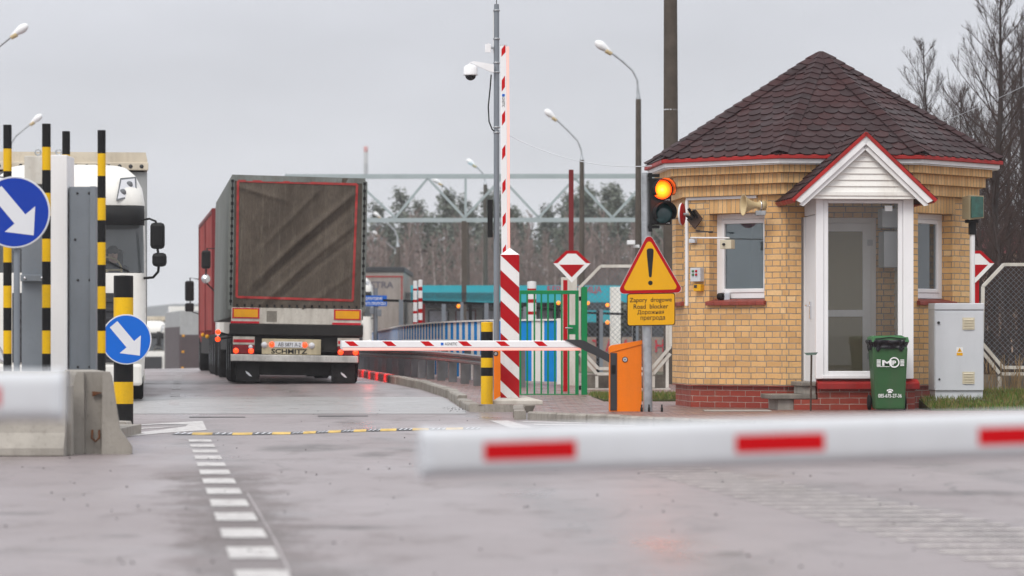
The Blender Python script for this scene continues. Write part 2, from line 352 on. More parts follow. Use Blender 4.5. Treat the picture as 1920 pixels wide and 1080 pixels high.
def paintmat(name, col, wear):
    m, t, b = newmat(name)
    oc = nd(t, 'ShaderNodeTexCoord').outputs['Object']
    n = noise(t, 9, 8, oc, (1, 1, 1), .75); n2 = noise(t, 1.4, 3, oc)
    c = mixc(t, rng(t, n2, .3, .7, 0, .35), col, tuple(x*.62 for x in col))
    c = mixc(t, rng(t, n, .62-wear*.5, .74-wear*.4, 0, .9), c, (.25, .215, .215))
    t.links.new(c, b.inputs['Base Color']); b.inputs['Roughness'].default_value = .5; return m
M['paint'] = paintmat('worn_white_road_paint', (.58, .56, .54), .31)
M['paint_worn'] = paintmat('very_worn_road_paint', (.70, .65, .60), .44)
M['soil'] = mat('damp_soil_and_grass', (.09, .085, .05), .9, var=.4, vs=.4, dirt=.4, streak=False)
M['pavers'] = brickmat('wet_concrete_pavers', (.19, .095, .08), (.24, .125, .108), (.27, .18, .16), (.06, .05, .045), .21, .105, .5, rough=.55, msize=.008, wet=.18)
M['lawn'] = mat('lawn_soil', (.07, .085, .028), .95, var=.4, vs=3, dirt=.4, streak=False)

def struct(name, mb, m, kind='structure', **k):
    o = mb.build(name, m, **k); o['kind'] = kind; return o
ys = [-60, -20, 0, 10, 20, 30, 40, 46, 49] + [49+i*2 for i in range(1, 92)] + [240, 300, 420, 600, 850, 1100]
g = MB()
XS = [-650, -60, -30, -20, -16, -14, -12, -11, -10, -9, -8]
for a, b_ in zip(ys, ys[1:]):
    for c, d in zip(XS+[650], XS[1:]+[650]):
        if d > c: g.add([(c, a, G(a, c)-.04), (d, a, G(a, d)-.04), (d, b_, G(b_, d)-.04), (c, b_, G(b_, c)-.04)], [(0, 1, 2, 3)])
struct('ground', g, M['soil'])
KP = [(47.8, -.6), (52, -.83), (56, -1.06), (61, -1.62), (65.6, -2.25), (74, -3.05), (84, -4.0), (103, -5.9), (130, -8.4), (170, -12), (240, -18)]
def kx(Y):
    if Y <= KP[0][0]: return KP[0][1]
    for (a, p), (b, q) in zip(KP, KP[1:]):
        if Y <= b: return p+(q-p)*(Y-a)/(b-a)
    return KP[-1][1]
r = MB()
yr = [-40, -20, 0, 8, 14, 20, 26, 32, 38, 44, 49]+[49+i*2 for i in range(1, 92)]
for a, b_ in zip(yr, yr[1:]):
    xa, xb = (60, 60) if b_ <= 49 else (kx(a)+.2, kx(b_)+.2)
    if a >= 49:
        ca = [c for c in XS[1:]]; cA = [min(c, xa) for c in ca]+[xa]; cB = [min(c, xb) for c in ca]+[xb]
        for i in range(len(cA)-1):
            if cA[i+1]-cA[i] > 1e-6 or cB[i+1]-cB[i] > 1e-6: r.add([(cA[i], a, G(a, cA[i])), (cA[i+1], a, G(a, cA[i+1])), (cB[i+1], b_, G(b_, cB[i+1])), (cB[i], b_, G(b_, cB[i]))], [(0, 1, 2, 3)])
    else: r.add([(-60, a, 0), (60, a, 0), (60, b_, 0), (-60, b_, 0)], [(0, 1, 2, 3)])
struct('road', r, M['asphalt'])
p = MB()
yp = [47.6, 50, 53, 56, 60]
for a, b_ in zip(yp, yp[1:]):
    p.add([(kx(a)+.13, a, G(a)+.1), (40, a, G(a)+.1), (40, b_, G(b_)+.1), (kx(b_)+.13, b_, G(b_)+.1)], [(0, 1, 2, 3)])
yp = [60+i*3 for i in range(30)]
for a, b_ in zip(yp, yp[1:]):
    p.add([(kx(a)+.13, a, G(a)+.1), (kx(a)+5, a, G(a)+.1), (kx(b_)+5, b_, G(b_)+.1), (kx(b_)+.13, b_, G(b_)+.1)], [(0, 1, 2, 3)])
FE = [(.20, 42.8), (.9, 41.1), (2.0, 38.5), (4, 36), (12, 30), (40, 16)]
p.add([(x+.06, y+.10, .1) for x, y in FE]+[(40, 47.6, .1), (.33, 47.6, .1)], [tuple(range(8))])
struct('pavement', p, M['pavers'])
def kerb_run(mb, pts, h=.11, w=.15, L=.98):
    d = []
    for a, b_ in zip(pts, pts[1:]):
        a, b_ = Vector(a), Vector(b_); n = max(1, round((b_-a).length/L))
        for i in range(n):
            q0, q1 = a.lerp(b_, (i+.012)/n), a.lerp(b_, (i+.988)/n); j = random.uniform(-.012, .012)
            u = (q1-q0).normalized(); s = Vector((u.y, -u.x))
            poly = []
            for q in (q0, q1):
                z = G(q.y); o = s*j
                poly.append([(q.x+o.x, q.y+o.y, z-.1), (q.x+o.x, q.y+o.y, z+h-.02+j*.5), (q.x+o.x+s.x*.02, q.y+o.y+s.y*.02, z+h+j*.5), (q.x+o.x+s.x*w, q.y+o.y+s.y*w, z+h+j*.5), (q.x+o.x+s.x*w, q.y+o.y+s.y*w, z-.1)])
            mb.add(poly[0]+poly[1], [(4, 3, 2, 1, 0), (5, 6, 7, 8, 9)]+[(k, (k+1) % 5, 5+(k+1) % 5, 5+k) for k in range(5)])
k = MB()
kerb_run(k, [(kx(y), y) for y in (47.9, 52)]); kerb_run(k, [(kx(y), y) for y in (52.05, 56, 61, 65.6, 68.0)], .15)
kerb_run(k, [(kx(y), y) for y in (81, 84, 94, 103, 130)])
kerb_run(k, [(-.58, 47.78), (.45, 47.6)]); kerb_run(k, [(.45, 47.55), (.18, 47.3), (.17, 42.9)]); kerb_run(k, [(x, y) for x, y in FE][::-1])
struct('kerb', k, M['kerb'])
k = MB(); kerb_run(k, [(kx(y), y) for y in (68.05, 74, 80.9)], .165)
M['glow_kerb'] = mat('kerb_with_painted_glow', (.85, .03, .012), .3, var=.15, dirt=.1)  # red glow of the lorry's tail lights put into the kerb colour
o = struct('kerb', k, M['glow_kerb']); o['label'] = 'stretch of kerb with red tail light glow put into its colour beside the grey lorry'
# puddles of the speed bump, markings
def gp(px, py, dz=.004): Y = CH*F/(py-HZ); return Vector(((px-CX)*Y/F, Y, dz))
mk = MB()
d0, d1 = Vector((-1.195, 15.7)), Vector((-3.07, 33.6)); dv = (d1-d0)/17.9; du = dv.normalized()
for i in range(-4, 12):
    Y = 15.7+i*1.628; c = d0+dv*(Y-15.7); a, b_ = c-du*.43, c+du*.43
    w = .112
    mk.add([(a.x-w, a.y, .004), (a.x+w, a.y, .004), (b_.x+w, b_.y, .004), (b_.x-w, b_.y, .004)], [(0, 1, 2, 3)])
def gpoly(pts): n = len(pts); mk.add([gp(*q) for q in pts], [tuple(range(n))[::-1]])
gpoly([(222, 821), (300, 813), (388, 807), (348, 800), (300, 806.5), (225, 815)])
gpoly([(388, 807), (380, 789.5), (340, 792), (352, 796.5), (348, 800)])
gpoly([(340, 792), (300, 794), (240, 798), (240, 799.5), (300, 796), (352, 796.5)])
gpoly([(240, 806), (300, 803), (345, 798.6), (300, 801.4), (240, 804)])
gpoly([(918, 789), (953, 789), (1003, 803), (958, 803)])
gpoly([(980, 790.5), (1150, 793.5), (1150, 795), (980, 792)])
gpoly([(1000, 795), (1190, 797.5), (1190, 799), (1002, 797)])
struct('road_marking', mk, M['paint'])
mk = MB()
for i in range(27):
    Y = 26.5-i*.47; xa = .96+(25.5-Y)*.1035; L = .62+.30*smooth((26-Y)/9)
    mk.add([(xa, Y, .004), (xa+L, Y+.02, .004), (xa+L, Y+.17, .004), (xa, Y+.15, .004)], [(0, 1, 2, 3)])
struct('road_marking', mk, M['paint_worn'])
mk = MB()      # thin sealed joint that runs beside the dashes, two dark slots across the lane, a far lane line
for a, b_, w in ((gp(462, 925), gp(487, 968), .012), (gp(487, 968), gp(512, 1012), .010), (gp(512, 1012), gp(541, 1076), .012)):
    mk.add([a, a+Vector((w, 0, 0)), b_+Vector((w, 0, 0)), b_], [(3, 2, 1, 0)])
M['joint'] = mat('pale_joint_filler', (.33, .30, .30), .6, var=.35, vs=20)
struct('road_joint', mk, M['joint'])
mk = MB()
for x0, x1, y in ((355, 460, 782.3), (596, 690, 780.2)):
    mk.add([gp(x0, y+.9), gp(x1, y+.6), gp(x1, y-.4), gp(x0, y-.4)], [(0, 1, 2, 3)])
struct('road_slot', mk, M['black'])
M['farline'] = paintmat('faded_lane_line', (.5, .5, .5), .45)
mk = MB()
for i in range(9):
    Y0 = 52+i*4.6; xa, xb = -5.15-(Y0-52)*.095, -5.15-(Y0+2.6-52)*.095
    mk.add([(xa-.08, Y0, G(Y0)+.006), (xa+.08, Y0, G(Y0)+.006), (xb+.08, Y0+2.6, G(Y0+2.6)+.006), (xb-.08, Y0+2.6, G(Y0+2.6)+.006)], [(0, 1, 2, 3)])
struct('road_marking', mk, M['farline'])
# concrete apron around the road blocker (paler band across the lane)
M['apron'] = mat('pale_wet_concrete', (.30, .29, .285), .34, var=.12, vs=.8, dirt=.25, dcol=(.12, .11, .1), streak=False, spec=.6)
ap = MB()
for a, b_ in zip([46.2, 48, 50, 52, 54], [48, 50, 52, 54, 56.5]):
    ap.add([(-6.2, a, G(a)+.004), (kx(a)-.03, a, G(a)+.004), (kx(b_)-.03, b_, G(b_)+.004), (-6.6, b_, G(b_)+.004)], [(0, 1, 2, 3)])
struct('road_apron', ap, M['apron'])
gr = MB()
for i in range(240):
    Y = 14+36*random.random()**1.3; x = random.uniform(-.2, .12)*Y; s = random.uniform(.003, .009)
    gr.lathe([(0, 0), (s, s*.3), (s*.7, s*.9), (0, s)], (x, Y, .001), (random.uniform(-.2, .2), random.uniform(-.2, .2), 1), 5, sm=False)
for i in range(45):
    Y = random.uniform(47.2, 51.5); x = kx(Y)-.03-abs(random.gauss(0, .16)); s = random.uniform(.004, .010)
    gr.lathe([(0, 0), (s, s*.3), (s*.7, s*.9), (0, s)], (x, Y, .004), (random.uniform(-.2, .2), 0, 1), 5, sm=False)
struct('gravel', gr, M['rubber'], 'stuff')
# lawns
def lawn(quad, z, n, seed):
    zz = z if isinstance(z, (list, tuple)) else [z]*4
    mb = MB(); mb.add([(x, y, h_) for (x, y), h_ in zip(quad, zz)]+[(x, y, .05) for x, y in quad], [(0, 1, 2, 3), (0, 4, 5, 1), (1, 5, 6, 2), (2, 6, 7, 3), (3, 7, 4, 0)])
    struct('lawn', mb, M['lawn'])
    rd = random.Random(seed); gb = MB()
    q = [Vector((x, y, h_)) for (x, y), h_ in zip(quad, zz)]
    for i in range(n):
        u, v = rd.random(), rd.random()
        b = q[0].lerp(q[1], u).lerp(q[3].lerp(q[2], u), v); h = rd.uniform(.03, .10); a = rd.uniform(0, 6.3); w = .005
        lx, ly = rd.uniform(-.04, .04), rd.uniform(-.04, .04)
        dx, dy = cos(a)*w, sin(a)*w
        gb.add([b+Vector((-dx, -dy, 0)), b+Vector((dx, dy, 0)), b+Vector((lx*.4+dx*.7, ly*.4+dy*.7, h*.6)), b+Vector((lx*.4-dx*.7, ly*.4-dy*.7, h*.6)), b+Vector((lx, ly, h))], [(0, 1, 2, 3), (3, 2, 4)], rd.randrange(3))
    struct('grass', gb, [mat('grass_green', (.06, .14, .015), .7, var=.3), mat('grass_pale', (.16, .17, .04), .7, var=.3), mat('grass_dry', (.2, .15, .06), .8, var=.3)], 'stuff')
lawn([(1.35, 50.2), (3.0, 50.2), (3.0, 54.5), (1.2, 54.5)], .13, 5200, 1)
lawn([(5.35, 43.5), (10.5, 43.7), (10.5, 45.0), (5.35, 44.9)], [.104, .104, .235, .225], 9000, 2)
lawn([(6.3, 44.95), (10.5, 45.05), (10.5, 53.3), (6.6, 53.3)], [.225, .235, .2, .2], 9000, 3)
# hills far behind
def hill(label, x0, x1, Y, top, seed):
    mb = MB(); rd = random.Random(seed); n = 60
    ph = [rd.uniform(0, 6.3) for _ in range(4)]
    def fn(u, v):
        x = x0+(x1-x0)*u; h = top*(.72+.16*sin(u*7+ph[0])+.08*sin(u*23+ph[1])+.04*sin(u*71+ph[2])+.03*sin(u*160+ph[3]))
        return (x, Y+v*60, -1.7+h*sin(pi*v*.999))
    mb.grid(fn, 160, 8); o = struct('hill', mb, M['hillmat']); o['label'] = label
M['hillmat'] = mat('distant_wooded_hill', (.12, .125, .13), .95, var=.3, vs=.05, streak=False)
hill('low wooded ridge fading into the mist beyond the lorries', -640, 640, 1020, 22, 3)

# ================================================================ THE GUARD BOOTH
BA = 4.7; BC = Vector((X_(1539, 47), 47.0, 0)); SIDE = 1.62; APO = SIDE*1.2071
def fm(k, ap=APO):                          # local frame of wall k: x along the wall, y inward, z up
    a = R(BA+45*k); n = Vector((sin(a), -cos(a), 0)); u = Vector((cos(a), sin(a), 0)); c = BC+n*ap
    return Matrix(((u.x, -n.x, 0, c.x), (u.y, -n.y, 0, c.y), (0, 0, 1, 0), (0, 0, 0, 1)))
def on(k, px, py, off=0.0):                 # photo pixel -> (u, z) on wall k pushed outward by off
    m = fm(k, APO+off); a = R(BA+45*k); w = hit(px, py, m.translation, Vector((sin(a), -cos(a), 0)))
    l = m.inverted() @ w; return l.x, l.z
M['brick'] = brickmat('yellow_brick', (.60, .335, .125), (.78, .46, .185), (.83, .56, .28), (.33, .27, .21), .253, .0785, .25, .5, 2, msize=.0065)
M['soldier'] = brickmat('yellow_soldier_brick', (.62, .35, .13), (.76, .47, .20), (.80, .54, .28), (.30, .25, .2), .072, 20.0, .0, msize=.0045)
M['redbrick'] = brickmat('red_plinth_brick', (.25, .026, .012), (.30, .034, .015), (.34, .05, .025), (.42, .33, .28), .253, .0785, .5, rough=.5, msize=.0045)
M['interior'] = mat('booth_plaster', (.55, .57, .55), .8, var=.06)
M['sillbrick'] = mat('red_sill_tile', (.26, .05, .035), .55, var=.25, vs=8, dirt=.25)
booth = root('guard_booth', (BC.x, BC.y, .1), 'octagonal yellow brick guard booth with dark scalloped roof and white glazed porch', 'guard booth')
WZ0, WZ1 = .40, 3.36
u0, z1 = on(-1, 1330, 401); u1, z0 = on(-1, 1431, 566)
H = {-1: (u0, u1+.02, z0, z1)}
u0, z1 = on(1, 1729, 398); u1, z0 = on(1, 1786, 556); H[1] = (u0-.10, u1, H[-1][2], H[-1][3])
H[-2] = (-.42, .42, H[-1][2], H[-1][3])
H[0] = (-.60, .42, .45, 2.62)
wall = MB(); inner = MB()
for k in range(-3, 5):
    for mb, ap, sgn in ((wall, APO, 1), (inner, APO-.26, -1)):
        m = fm(k, ap); hs = ap/1.2071/2; h = H.get(k)
        def q(a, b, c, d):
            f = [(0, 1, 2, 3)] if sgn > 0 else [(3, 2, 1, 0)]
            mb.add([(a, 0, c), (b, 0, c), (b, 0, d), (a, 0, d)], f, 0, False, m)
        if not h: q(-hs, hs, WZ0, WZ1); continue
        a, b, c, d = h
        q(-hs, a, WZ0, WZ1); q(b, hs, WZ0, WZ1)
        if c > WZ0+.06: q(a, b, WZ0, c)
        q(a, b, d, WZ1)
        if sgn > 0:
            D = .26
            mb.add([(a, 0, c), (a, 0, d), (a, D, d), (a, D, c)], [(0, 1, 2, 3)], 0, False, m)
            mb.add([(b, 0, c), (b, 0, d), (b, D, d), (b, D, c)], [(3, 2, 1, 0)], 0, False, m)
            mb.add([(a, 0, d), (b, 0, d), (b, D, d), (a, D, d)], [(0, 1, 2, 3)], 0, False, m)
            mb.add([(a, 0, c), (b, 0, c), (b, D, c), (a, D, c)], [(3, 2, 1, 0)], 0, False, m)
wall.build('wall', M['brick'], booth)
inner.build('inner_wall', M['interior'], booth)
def octa(ap): return [BC+Vector((sin(R(BA+45*k+22.5)), -cos(R(BA+45*k+22.5)), 0))*(ap/cos(R(22.5))) for k in range(8)]
fl = MB(); o8 = octa(APO-.27); Z = Vector((0, 0, 1))
fl.add([q+Z*.45 for q in o8], [tuple(range(8))]); fl.add([q+Z*3.0 for q in o8], [tuple(range(8))[::-1]])
fl.build('floor', M['interior'], booth)
# ring bands (soldier-course corbels), plinth
def ring(mb, apo, api, z0, z1, mi=0):
    a, b = octa(apo), octa(api)
    vs = [q+Z*z for z in (z0, z1) for q in a]+[q+Z*z for z in (z0, z1) for q in b]
    fs = []
    for i in range(8):
        j = (i+1) % 8
        fs += [(i, j, 8+j, 8+i), (8+i, 8+j, 24+j, 24+i), (j, i, 16+i, 16+j)]
    mb.add(vs, fs, mi)
cb = MB()
for za, zb, off in ((2.925, 3.065, .075), (3.067, 3.202, .155), (3.204, 3.345, .235)):
    ring(cb, APO+off, APO-.02, za, zb)
cb.build('cornice', M['soldier'], booth, bevel=.004)
for k in (-1, 1, -2):
    lt = MB(); a, b, c, d = H[k]; m = fm(k); lt.box(a if k == -1 else a-.30, b+.06, -.004, .02, d+.002, 2.921, 0, m); lt.build('lintel', M['soldier'], booth)
pl = MB(); ring(pl, APO-.045, APO-.3, .08, .40); pl.build('plinth', M['redbrick'], booth)
tp = MB(); ring(tp, APO-.001, APO-.2, .385, .399); tp.build('plinth_course', M['sillbrick'], booth)
# windows
def window(k, mull=None):
    a, b, c, d = H[k]; m = fm(k); D = .165
    w = MB(); t = .055
    def frame(mb, a, b, c, d, t, y0, y1):
        mb.box(a, a+t, y0, y1, c, d, 0, m); mb.box(b-t, b, y0, y1, c, d, 0, m)
        mb.box(a+t, b-t, y0, y1, c, c+t, 0, m); mb.box(a+t, b-t, y0, y1, d-t, d, 0, m)
    frame(w, a+.002, b-.002, c+.05, d-.002, t+.02, D, D+.07)
    fr = w.build('window', M['white_clean'], booth, bevel=.006)
    s = MB(); frame(s, a+t+.022, b-t-.022, c+.05+t+.022, d-t-.024, .055, D-.012, D+.05)
    s.build('sash', M['white_clean'], fr, bevel=.008)
    g_ = MB(); g_.box(a+.12, b-.12, D+.02, D+.026, c+.17, d-.12, 0, m); g_.build('pane', M['pane'], fr)
    sl = MB(); n = 7
    for i in range(n):
        x0 = a-.03+(b-a+.06)*i/n; sl.prism([(x0+.003, .15, c+.045), (x0+.003, -.055, c+.008), (x0+.003, -.055, c-.045), (x0+.003, .15, c-.01)], ((b-a+.06)/n-.004, 0, 0), 0, m)
    sl.build('window_sill', M['sillbrick'], fr, bevel=.008)
for k in (-1, 1, -2): window(k)
# white blind and desk seen through the windows
bl = MB()
for k in (-1,):
    a, b, c, d = H[k]; bl.box(a+.1, b-.3, .5, .52, c+.2, c+.9, 0, fm(k))
dk = MB(); dk.box(-.9, .9, .5, 1.0, 1.1, 1.14, 0, fm(-1)); dk.box(-.2, .25, .62, .66, 1.2, 1.55, 0, fm(-1)); dk.build('desk', M['cab_grey'], booth)
it = MB(); it.box(-.35, .05, .70, .74, 1.20, 1.48, 0, fm(-1)); it.box(-.18, -.12, .72, .80, 1.13, 1.2, 0, fm(-1)); it.build('monitor', M['black'], booth)
it = MB(); it.box(.30, .62, 1.2, 1.24, .9, 1.75, 0, fm(-1)); it.box(.30, .62, .9, 1.24, .9, .98, 0, fm(-1)); it.build('chair', mat('blue_chair_cloth', (.03, .10, .30), .9), booth, bevel=.03)
it = MB(); it.box(-.52, -.36, 1.9, 1.92, 1.2, 2.5, 0, fm(-1)); it.build('yellow_curtain', mat('yellow_curtain', (.6, .45, .08), .9, var=.2), booth)
it = MB(); it.box(-.30, .6, 2.6, 2.62, 1.0, 2.6, 0, fm(-1)); it.build('blue_board', mat('blue_notice_board', (.10, .24, .42), .8, var=.3, vs=4), booth)
# roof
RA = APO+.345; EZ = 3.42; AZ = 4.93; RS = RA/1.2071
roof = MB(); ro = octa(RA); apex = Vector((BC.x, BC.y, AZ))
rb = [q+Z*EZ for q in ro]
for i in range(8): roof.add([rb[i], rb[(i+1) % 8], apex], [(0, 1, 2)])
def shingle_mat():
    m, t, b = newmat('bitumen_shingle')
    ri = nd(t, 'ShaderNodeNewGeometry').outputs['Random Per Island']
    rp = nd(t, 'ShaderNodeValToRGB', {0: ri}); e = rp.color_ramp.elements
    e[0].color = (.022, .009, .0095, 1); e[1].color = (.046, .0125, .0125, 1)
    x = rp.color_ramp.elements.new(.5); x.color = (.033, .0115, .0125, 1)
    c = mixc(t, rng(t, noise(t, 14, 5), .35, .7, 0, .45), rp.outputs[0], (.018, .011, .013))
    c = mixc(t, rng(t, noise(t, 160, 2), .45, .7, 0, .25), c, (.09, .06, .06))
    t.links.new(c, b.inputs['Base Color']); t.links.new(rng(t, noise(t, 3, 4), 0.35, .65, .50, .75), b.inputs['Roughness']); b.inputs['Specular IOR Level'].default_value = .22
    bump(t, b, noise(t, 220, 2), .35, .003); return m
M['shingle'] = shingle_mat()
def tiles(mb, o, u, s, nrm, L, hw, tw, ex, off0=0.0):     # o: foot of the slope; u along eave; s up the slope; hw(t): half widths (lo, hi)
    rows = int(L/ex)+1
    for r_ in range(rows):
        t0 = r_*ex-.02; t1 = min(L, t0+ex*1.75)
        lo, hi = hw(t0+ex*.5)
        k0 = int(math.floor(lo/tw))-1; k1 = int(math.ceil(hi/tw))+1
        for k_ in range(k0, k1+1):
            x = (k_+(.5 if r_ % 2 else 0))*tw+off0
            if x+tw/2 < lo or x-tw/2 > hi: continue
            jt = random.uniform(-.006, .006); lift = random.uniform(0, .004)
            pts = []
            for a in range(9):
                th = pi*a/8; px = x-cos(th)*tw*.492; pt = t0+ex*.42-sin(th)*ex*.52+jt
                pts.append((px, pt))
            pts = [(x-tw*.492, t1)]+pts+[(x+tw*.492, t1)]
            top, bot = [], []
            for px, pt in pts:
                pt = max(pt, -.03); l2, h2 = hw(pt); px = max(l2, min(h2, px)); pt = min(pt, L)
                z = .030-.022*(pt-t0)/(t1-t0)+lift
                b3 = o+u*px+s*pt; top.append(b3+nrm*z); bot.append(b3+nrm*(z-.012))
            n = len(top); mb.add(top+bot, [tuple(range(n))]+[(i+1, i, n+i, n+i+1) for i in range(1, n-2)])
for k in range(-3, 5):
    a = R(BA+45*k); nh = Vector((sin(a), -cos(a), 0)); u = Vector((cos(a), sin(a), 0))
    o = BC+nh*RA+Z*EZ; s = (apex-o); L = s.length; s.normalize(); nr = u.cross(s).normalized()
    if nr.z < 0: nr = -nr
    tiles(roof, o, u, s, nr, L, lambda t, L=L: (-RS/2*(1-max(t, -.02)/L), RS/2*(1-max(t, -.02)/L)), .195, .158, .03*k)
    # hip caps along the corner between wall k and k+1
    a2 = R(BA+45*(k+1)); nh2 = Vector((sin(a2), -cos(a2), 0)); u2 = Vector((cos(a2), sin(a2), 0))
    o2 = BC+nh2*RA+Z*EZ; s2 = (apex-o2).normalized(); nr2 = u2.cross(s2).normalized()
    c0 = o+u*RS/2; hv = apex-c0; HL = hv.length; hv.normalize(); nm = (nr+nr2).normalized()
    n = int(HL/.15)
    for i in range(n):
        t0, t1 = i*.15, min(HL, i*.15+.22)
        A, B_ = c0+hv*t0+nm*.078, c0+hv*t1+nm*.058; w = min(.115, (HL-t0)*.3+.02)
        l0, l1 = A-u*w+s*.0-nm*.0, B_-u*w
        e0 = c0+hv*t0-u*w+nr*.044; e1 = c0+hv*t1-u*w+nr*.030
        f0 = c0+hv*t0+u2*w+nr2*.044; f1 = c0+hv*t1+u2*w+nr2*.030
        dn = -nm*.014
        roof.add([e0, A, B_, e1, f0, f1, e0+dn, A+dn, f0+dn], [(0, 1, 2, 3), (1, 4, 5, 2), (6, 7, 1, 0), (7, 8, 4, 1)])
rf = roof.build('roof', M['shingle'], booth)
gt = MB(); ring(gt, RA+.03, RA-.04, EZ-.045, EZ+.008); gt.build('roof_verge', M['red_trim'], rf, bevel=.008)
fa = MB(); ring(fa, RA-.015, RA-.05, EZ-.10, EZ-.047); ring(fa, RA-.03, APO, EZ-.115, EZ-.107); fa.build('fascia', M['white'], rf)
# porch
m0 = fm(0)
pu0, _ = on(0, 1530, 600, .98); pu1, _ = on(0, 1713, 600, .98)
PD = -.98                                     # local y of the porch front
ZS, ZT = .50, 2.86                            # top of the red sill, underside of the gable
porch = MB()
porch.box(pu0, pu0+.10, PD, PD+.10, ZS, ZT, 0, m0); porch.box(pu1-.135, pu1, PD, PD+.10, ZS, ZT, 0, m0)
porch.box(pu0+.10, pu1-.135, PD+.004, PD+.10, ZT-.05, ZT, 0, m0)
pw = porch.build('porch', M['white_clean'], booth, bevel=.006)
fr = MB(); a, b, c, d = pu0+.102, pu1-.137, ZS+.005, ZT-.052; t = .062
fr.box(a, a+t, PD+.02, PD+.085, c, d, 0, m0); fr.box(b-t, b, PD+.02, PD+.085, c, d, 0, m0)
fr.box(a+t, b-t, PD+.02, PD+.085, c, c+.095, 0, m0); fr.box(a+t, b-t, PD+.02, PD+.085, d-.04, d, 0, m0)
fr.box(a-.02, b+.02, PD-.02, PD+.0, c-.003, c+.045, 0, m0)
fr.build('window_frame', M['white_clean'], pw, bevel=.008)
gs = MB(); gs.box(a+t-.01, b-t+.01, PD+.05, PD+.056, c+.08, d-.03, 0, m0); gs.build('pane', M['pane_porch'], pw)
st = MB(); st.box(b-t-.17, b-t-.07, PD+.045, PD+.047, d-.14, d-.07, 0, m0); st.build('sticker', M['lettering'], pw)
sr = MB()                                     # side wall with siding (inside and outside), ceiling, floor
sr.box(pu1-.05, pu1-.004, PD+.44, -.005, ZS, ZT, 0, m0); sr.box(pu1-.05, pu1-.004, PD+.10, PD+.44, ZS, ZS+.25, 0, m0)
for i in range(15): sr.prism([(pu1-.052, PD+.45, ZS+.02+i*.155), (pu1-.070, PD+.45, ZS+.03+i*.155), (pu1-.052, PD+.45, ZS+.165+i*.155)], (0, .52, 0), 0, m0)
sr.build('side_wall', M['siding'], pw)
sg_ = MB(); sg_.box(pu1-.03, pu1-.024, PD+.10, PD+.44, ZS+.25, ZT, 0, m0); sg_.build('side_pane', M['pane_porch'], pw)
pf = MB(); pf.box(pu0+.02, pu1-.06, PD+.1, -.01, .40, .46, 0, m0); pf.build('porch_floor', M['concrete_light'], pw)
pc = MB(); pc.box(pu0, pu1, PD+.02, -.01, ZT+.002, ZT+.03, 0, m0); pc.build('porch_ceiling', M['siding'], pw)
ps = MB(); ps.prism([(pu0+.02, PD+.12, ZS-.002), (pu0+.02, PD-.045, ZS-.055), (pu0+.02, PD-.045, ZS-.135), (pu0+.02, PD+.12, ZS-.10)], (pu1-pu0+.05, 0, 0), 0, m0)
ps.build('porch_sill', M['red_trim'], pw, bevel=.006)
pb = MB(); pb.box(pu0+.03, pu1+.02, PD+.03, -.06, .08, ZS-.10, 0, m0); pb.build('porch_plinth', M['redbrick'], pw)
# gable of the porch
gu = (on(0, 1632, 300, 1.15)[0]); GY = -1.20; gl, gr_ = on(0, 1487, 373, 1.15)[0], on(0, 1751, 368, 1.15)[0]
GZ0, GZ1 = on(0, 1490, 372, 1.15)[1], on(0, 1632, 249, 1.15)[1]
gu = (gl+gr_)/2+.02
gab = MB(); back = -.02
def slope(mb, xe, mi=0):
    pass
fv = MB(); wv = MB()
for xe in (gl, gr_):
    sg = 1 if xe > gu else -1
    A, E = Vector((gu, GY, GZ1)), Vector((xe, GY, GZ0)); dirn = (E-A).normalized(); nr = Vector((-dirn.z*sg, 0, dirn.x*sg)); nr = nr if nr.z > 0 else -nr
    # roof board
    gab.prism([A, E, E-nr*.035, A-nr*.035], (0, 2.0 if True else 0, 0), 0, m0)
    fv.prism([A+nr*.012+Vector((0, -.035, 0)), E+nr*.012+dirn*.03+Vector((0, -.035, 0)), E-nr*.032+dirn*.03+Vector((0, -.035, 0)), A-nr*.032+Vector((0, -.035, 0))], (0, .033, 0), 0, m0)
    for off, y0, wd_ in ((.034, -.02, .075), (.111, .01, .05)):
        wv.prism([A-nr*off+Vector((0, y0, 0)), E-nr*off+dirn*.0+Vector((0, y0, 0)), E-nr*(off+wd_)-dirn*(.03)+Vector((0, y0, 0)), A-nr*(off+wd_)+Vector((0, y0, 0))], (0, .03, 0), 0, m0)
    fv.prism([E+nr*.012+dirn*.032, E-nr*.05+dirn*.032, E-nr*.05+dirn*.005, E+nr*.012+dirn*.005], (0, 1.35, 0), 0, m0)
    # shingles on the small roof
    ow = m0 @ (E+nr*.0); uw = (m0.to_3x3() @ Vector((0, 1, 0)))*(-1 if sg > 0 else 1); sw = (m0.to_3x3() @ (-dirn)); nw = m0.to_3x3() @ nr
    L = (E-A).length
    if sg > 0: tiles(gab, ow, -uw, sw, nw, L, lambda t: (0, 1.5+.75*max(0, t)/L), .195, .15)
    else: tiles(gab, ow, uw, sw, nw, L, lambda t: (0, 1.5+.75*max(0, t)/L), .195, .15)
gf = gab.build('porch_roof', M['shingle'], booth)
fv.build('porch_verge', M['red_trim'], gf, bevel=.004); wv.build('bargeboard', M['white'], gf, bevel=.004)
sd_ = MB(); nB = 8; hb = (GZ1-.20-GZ0)/nB
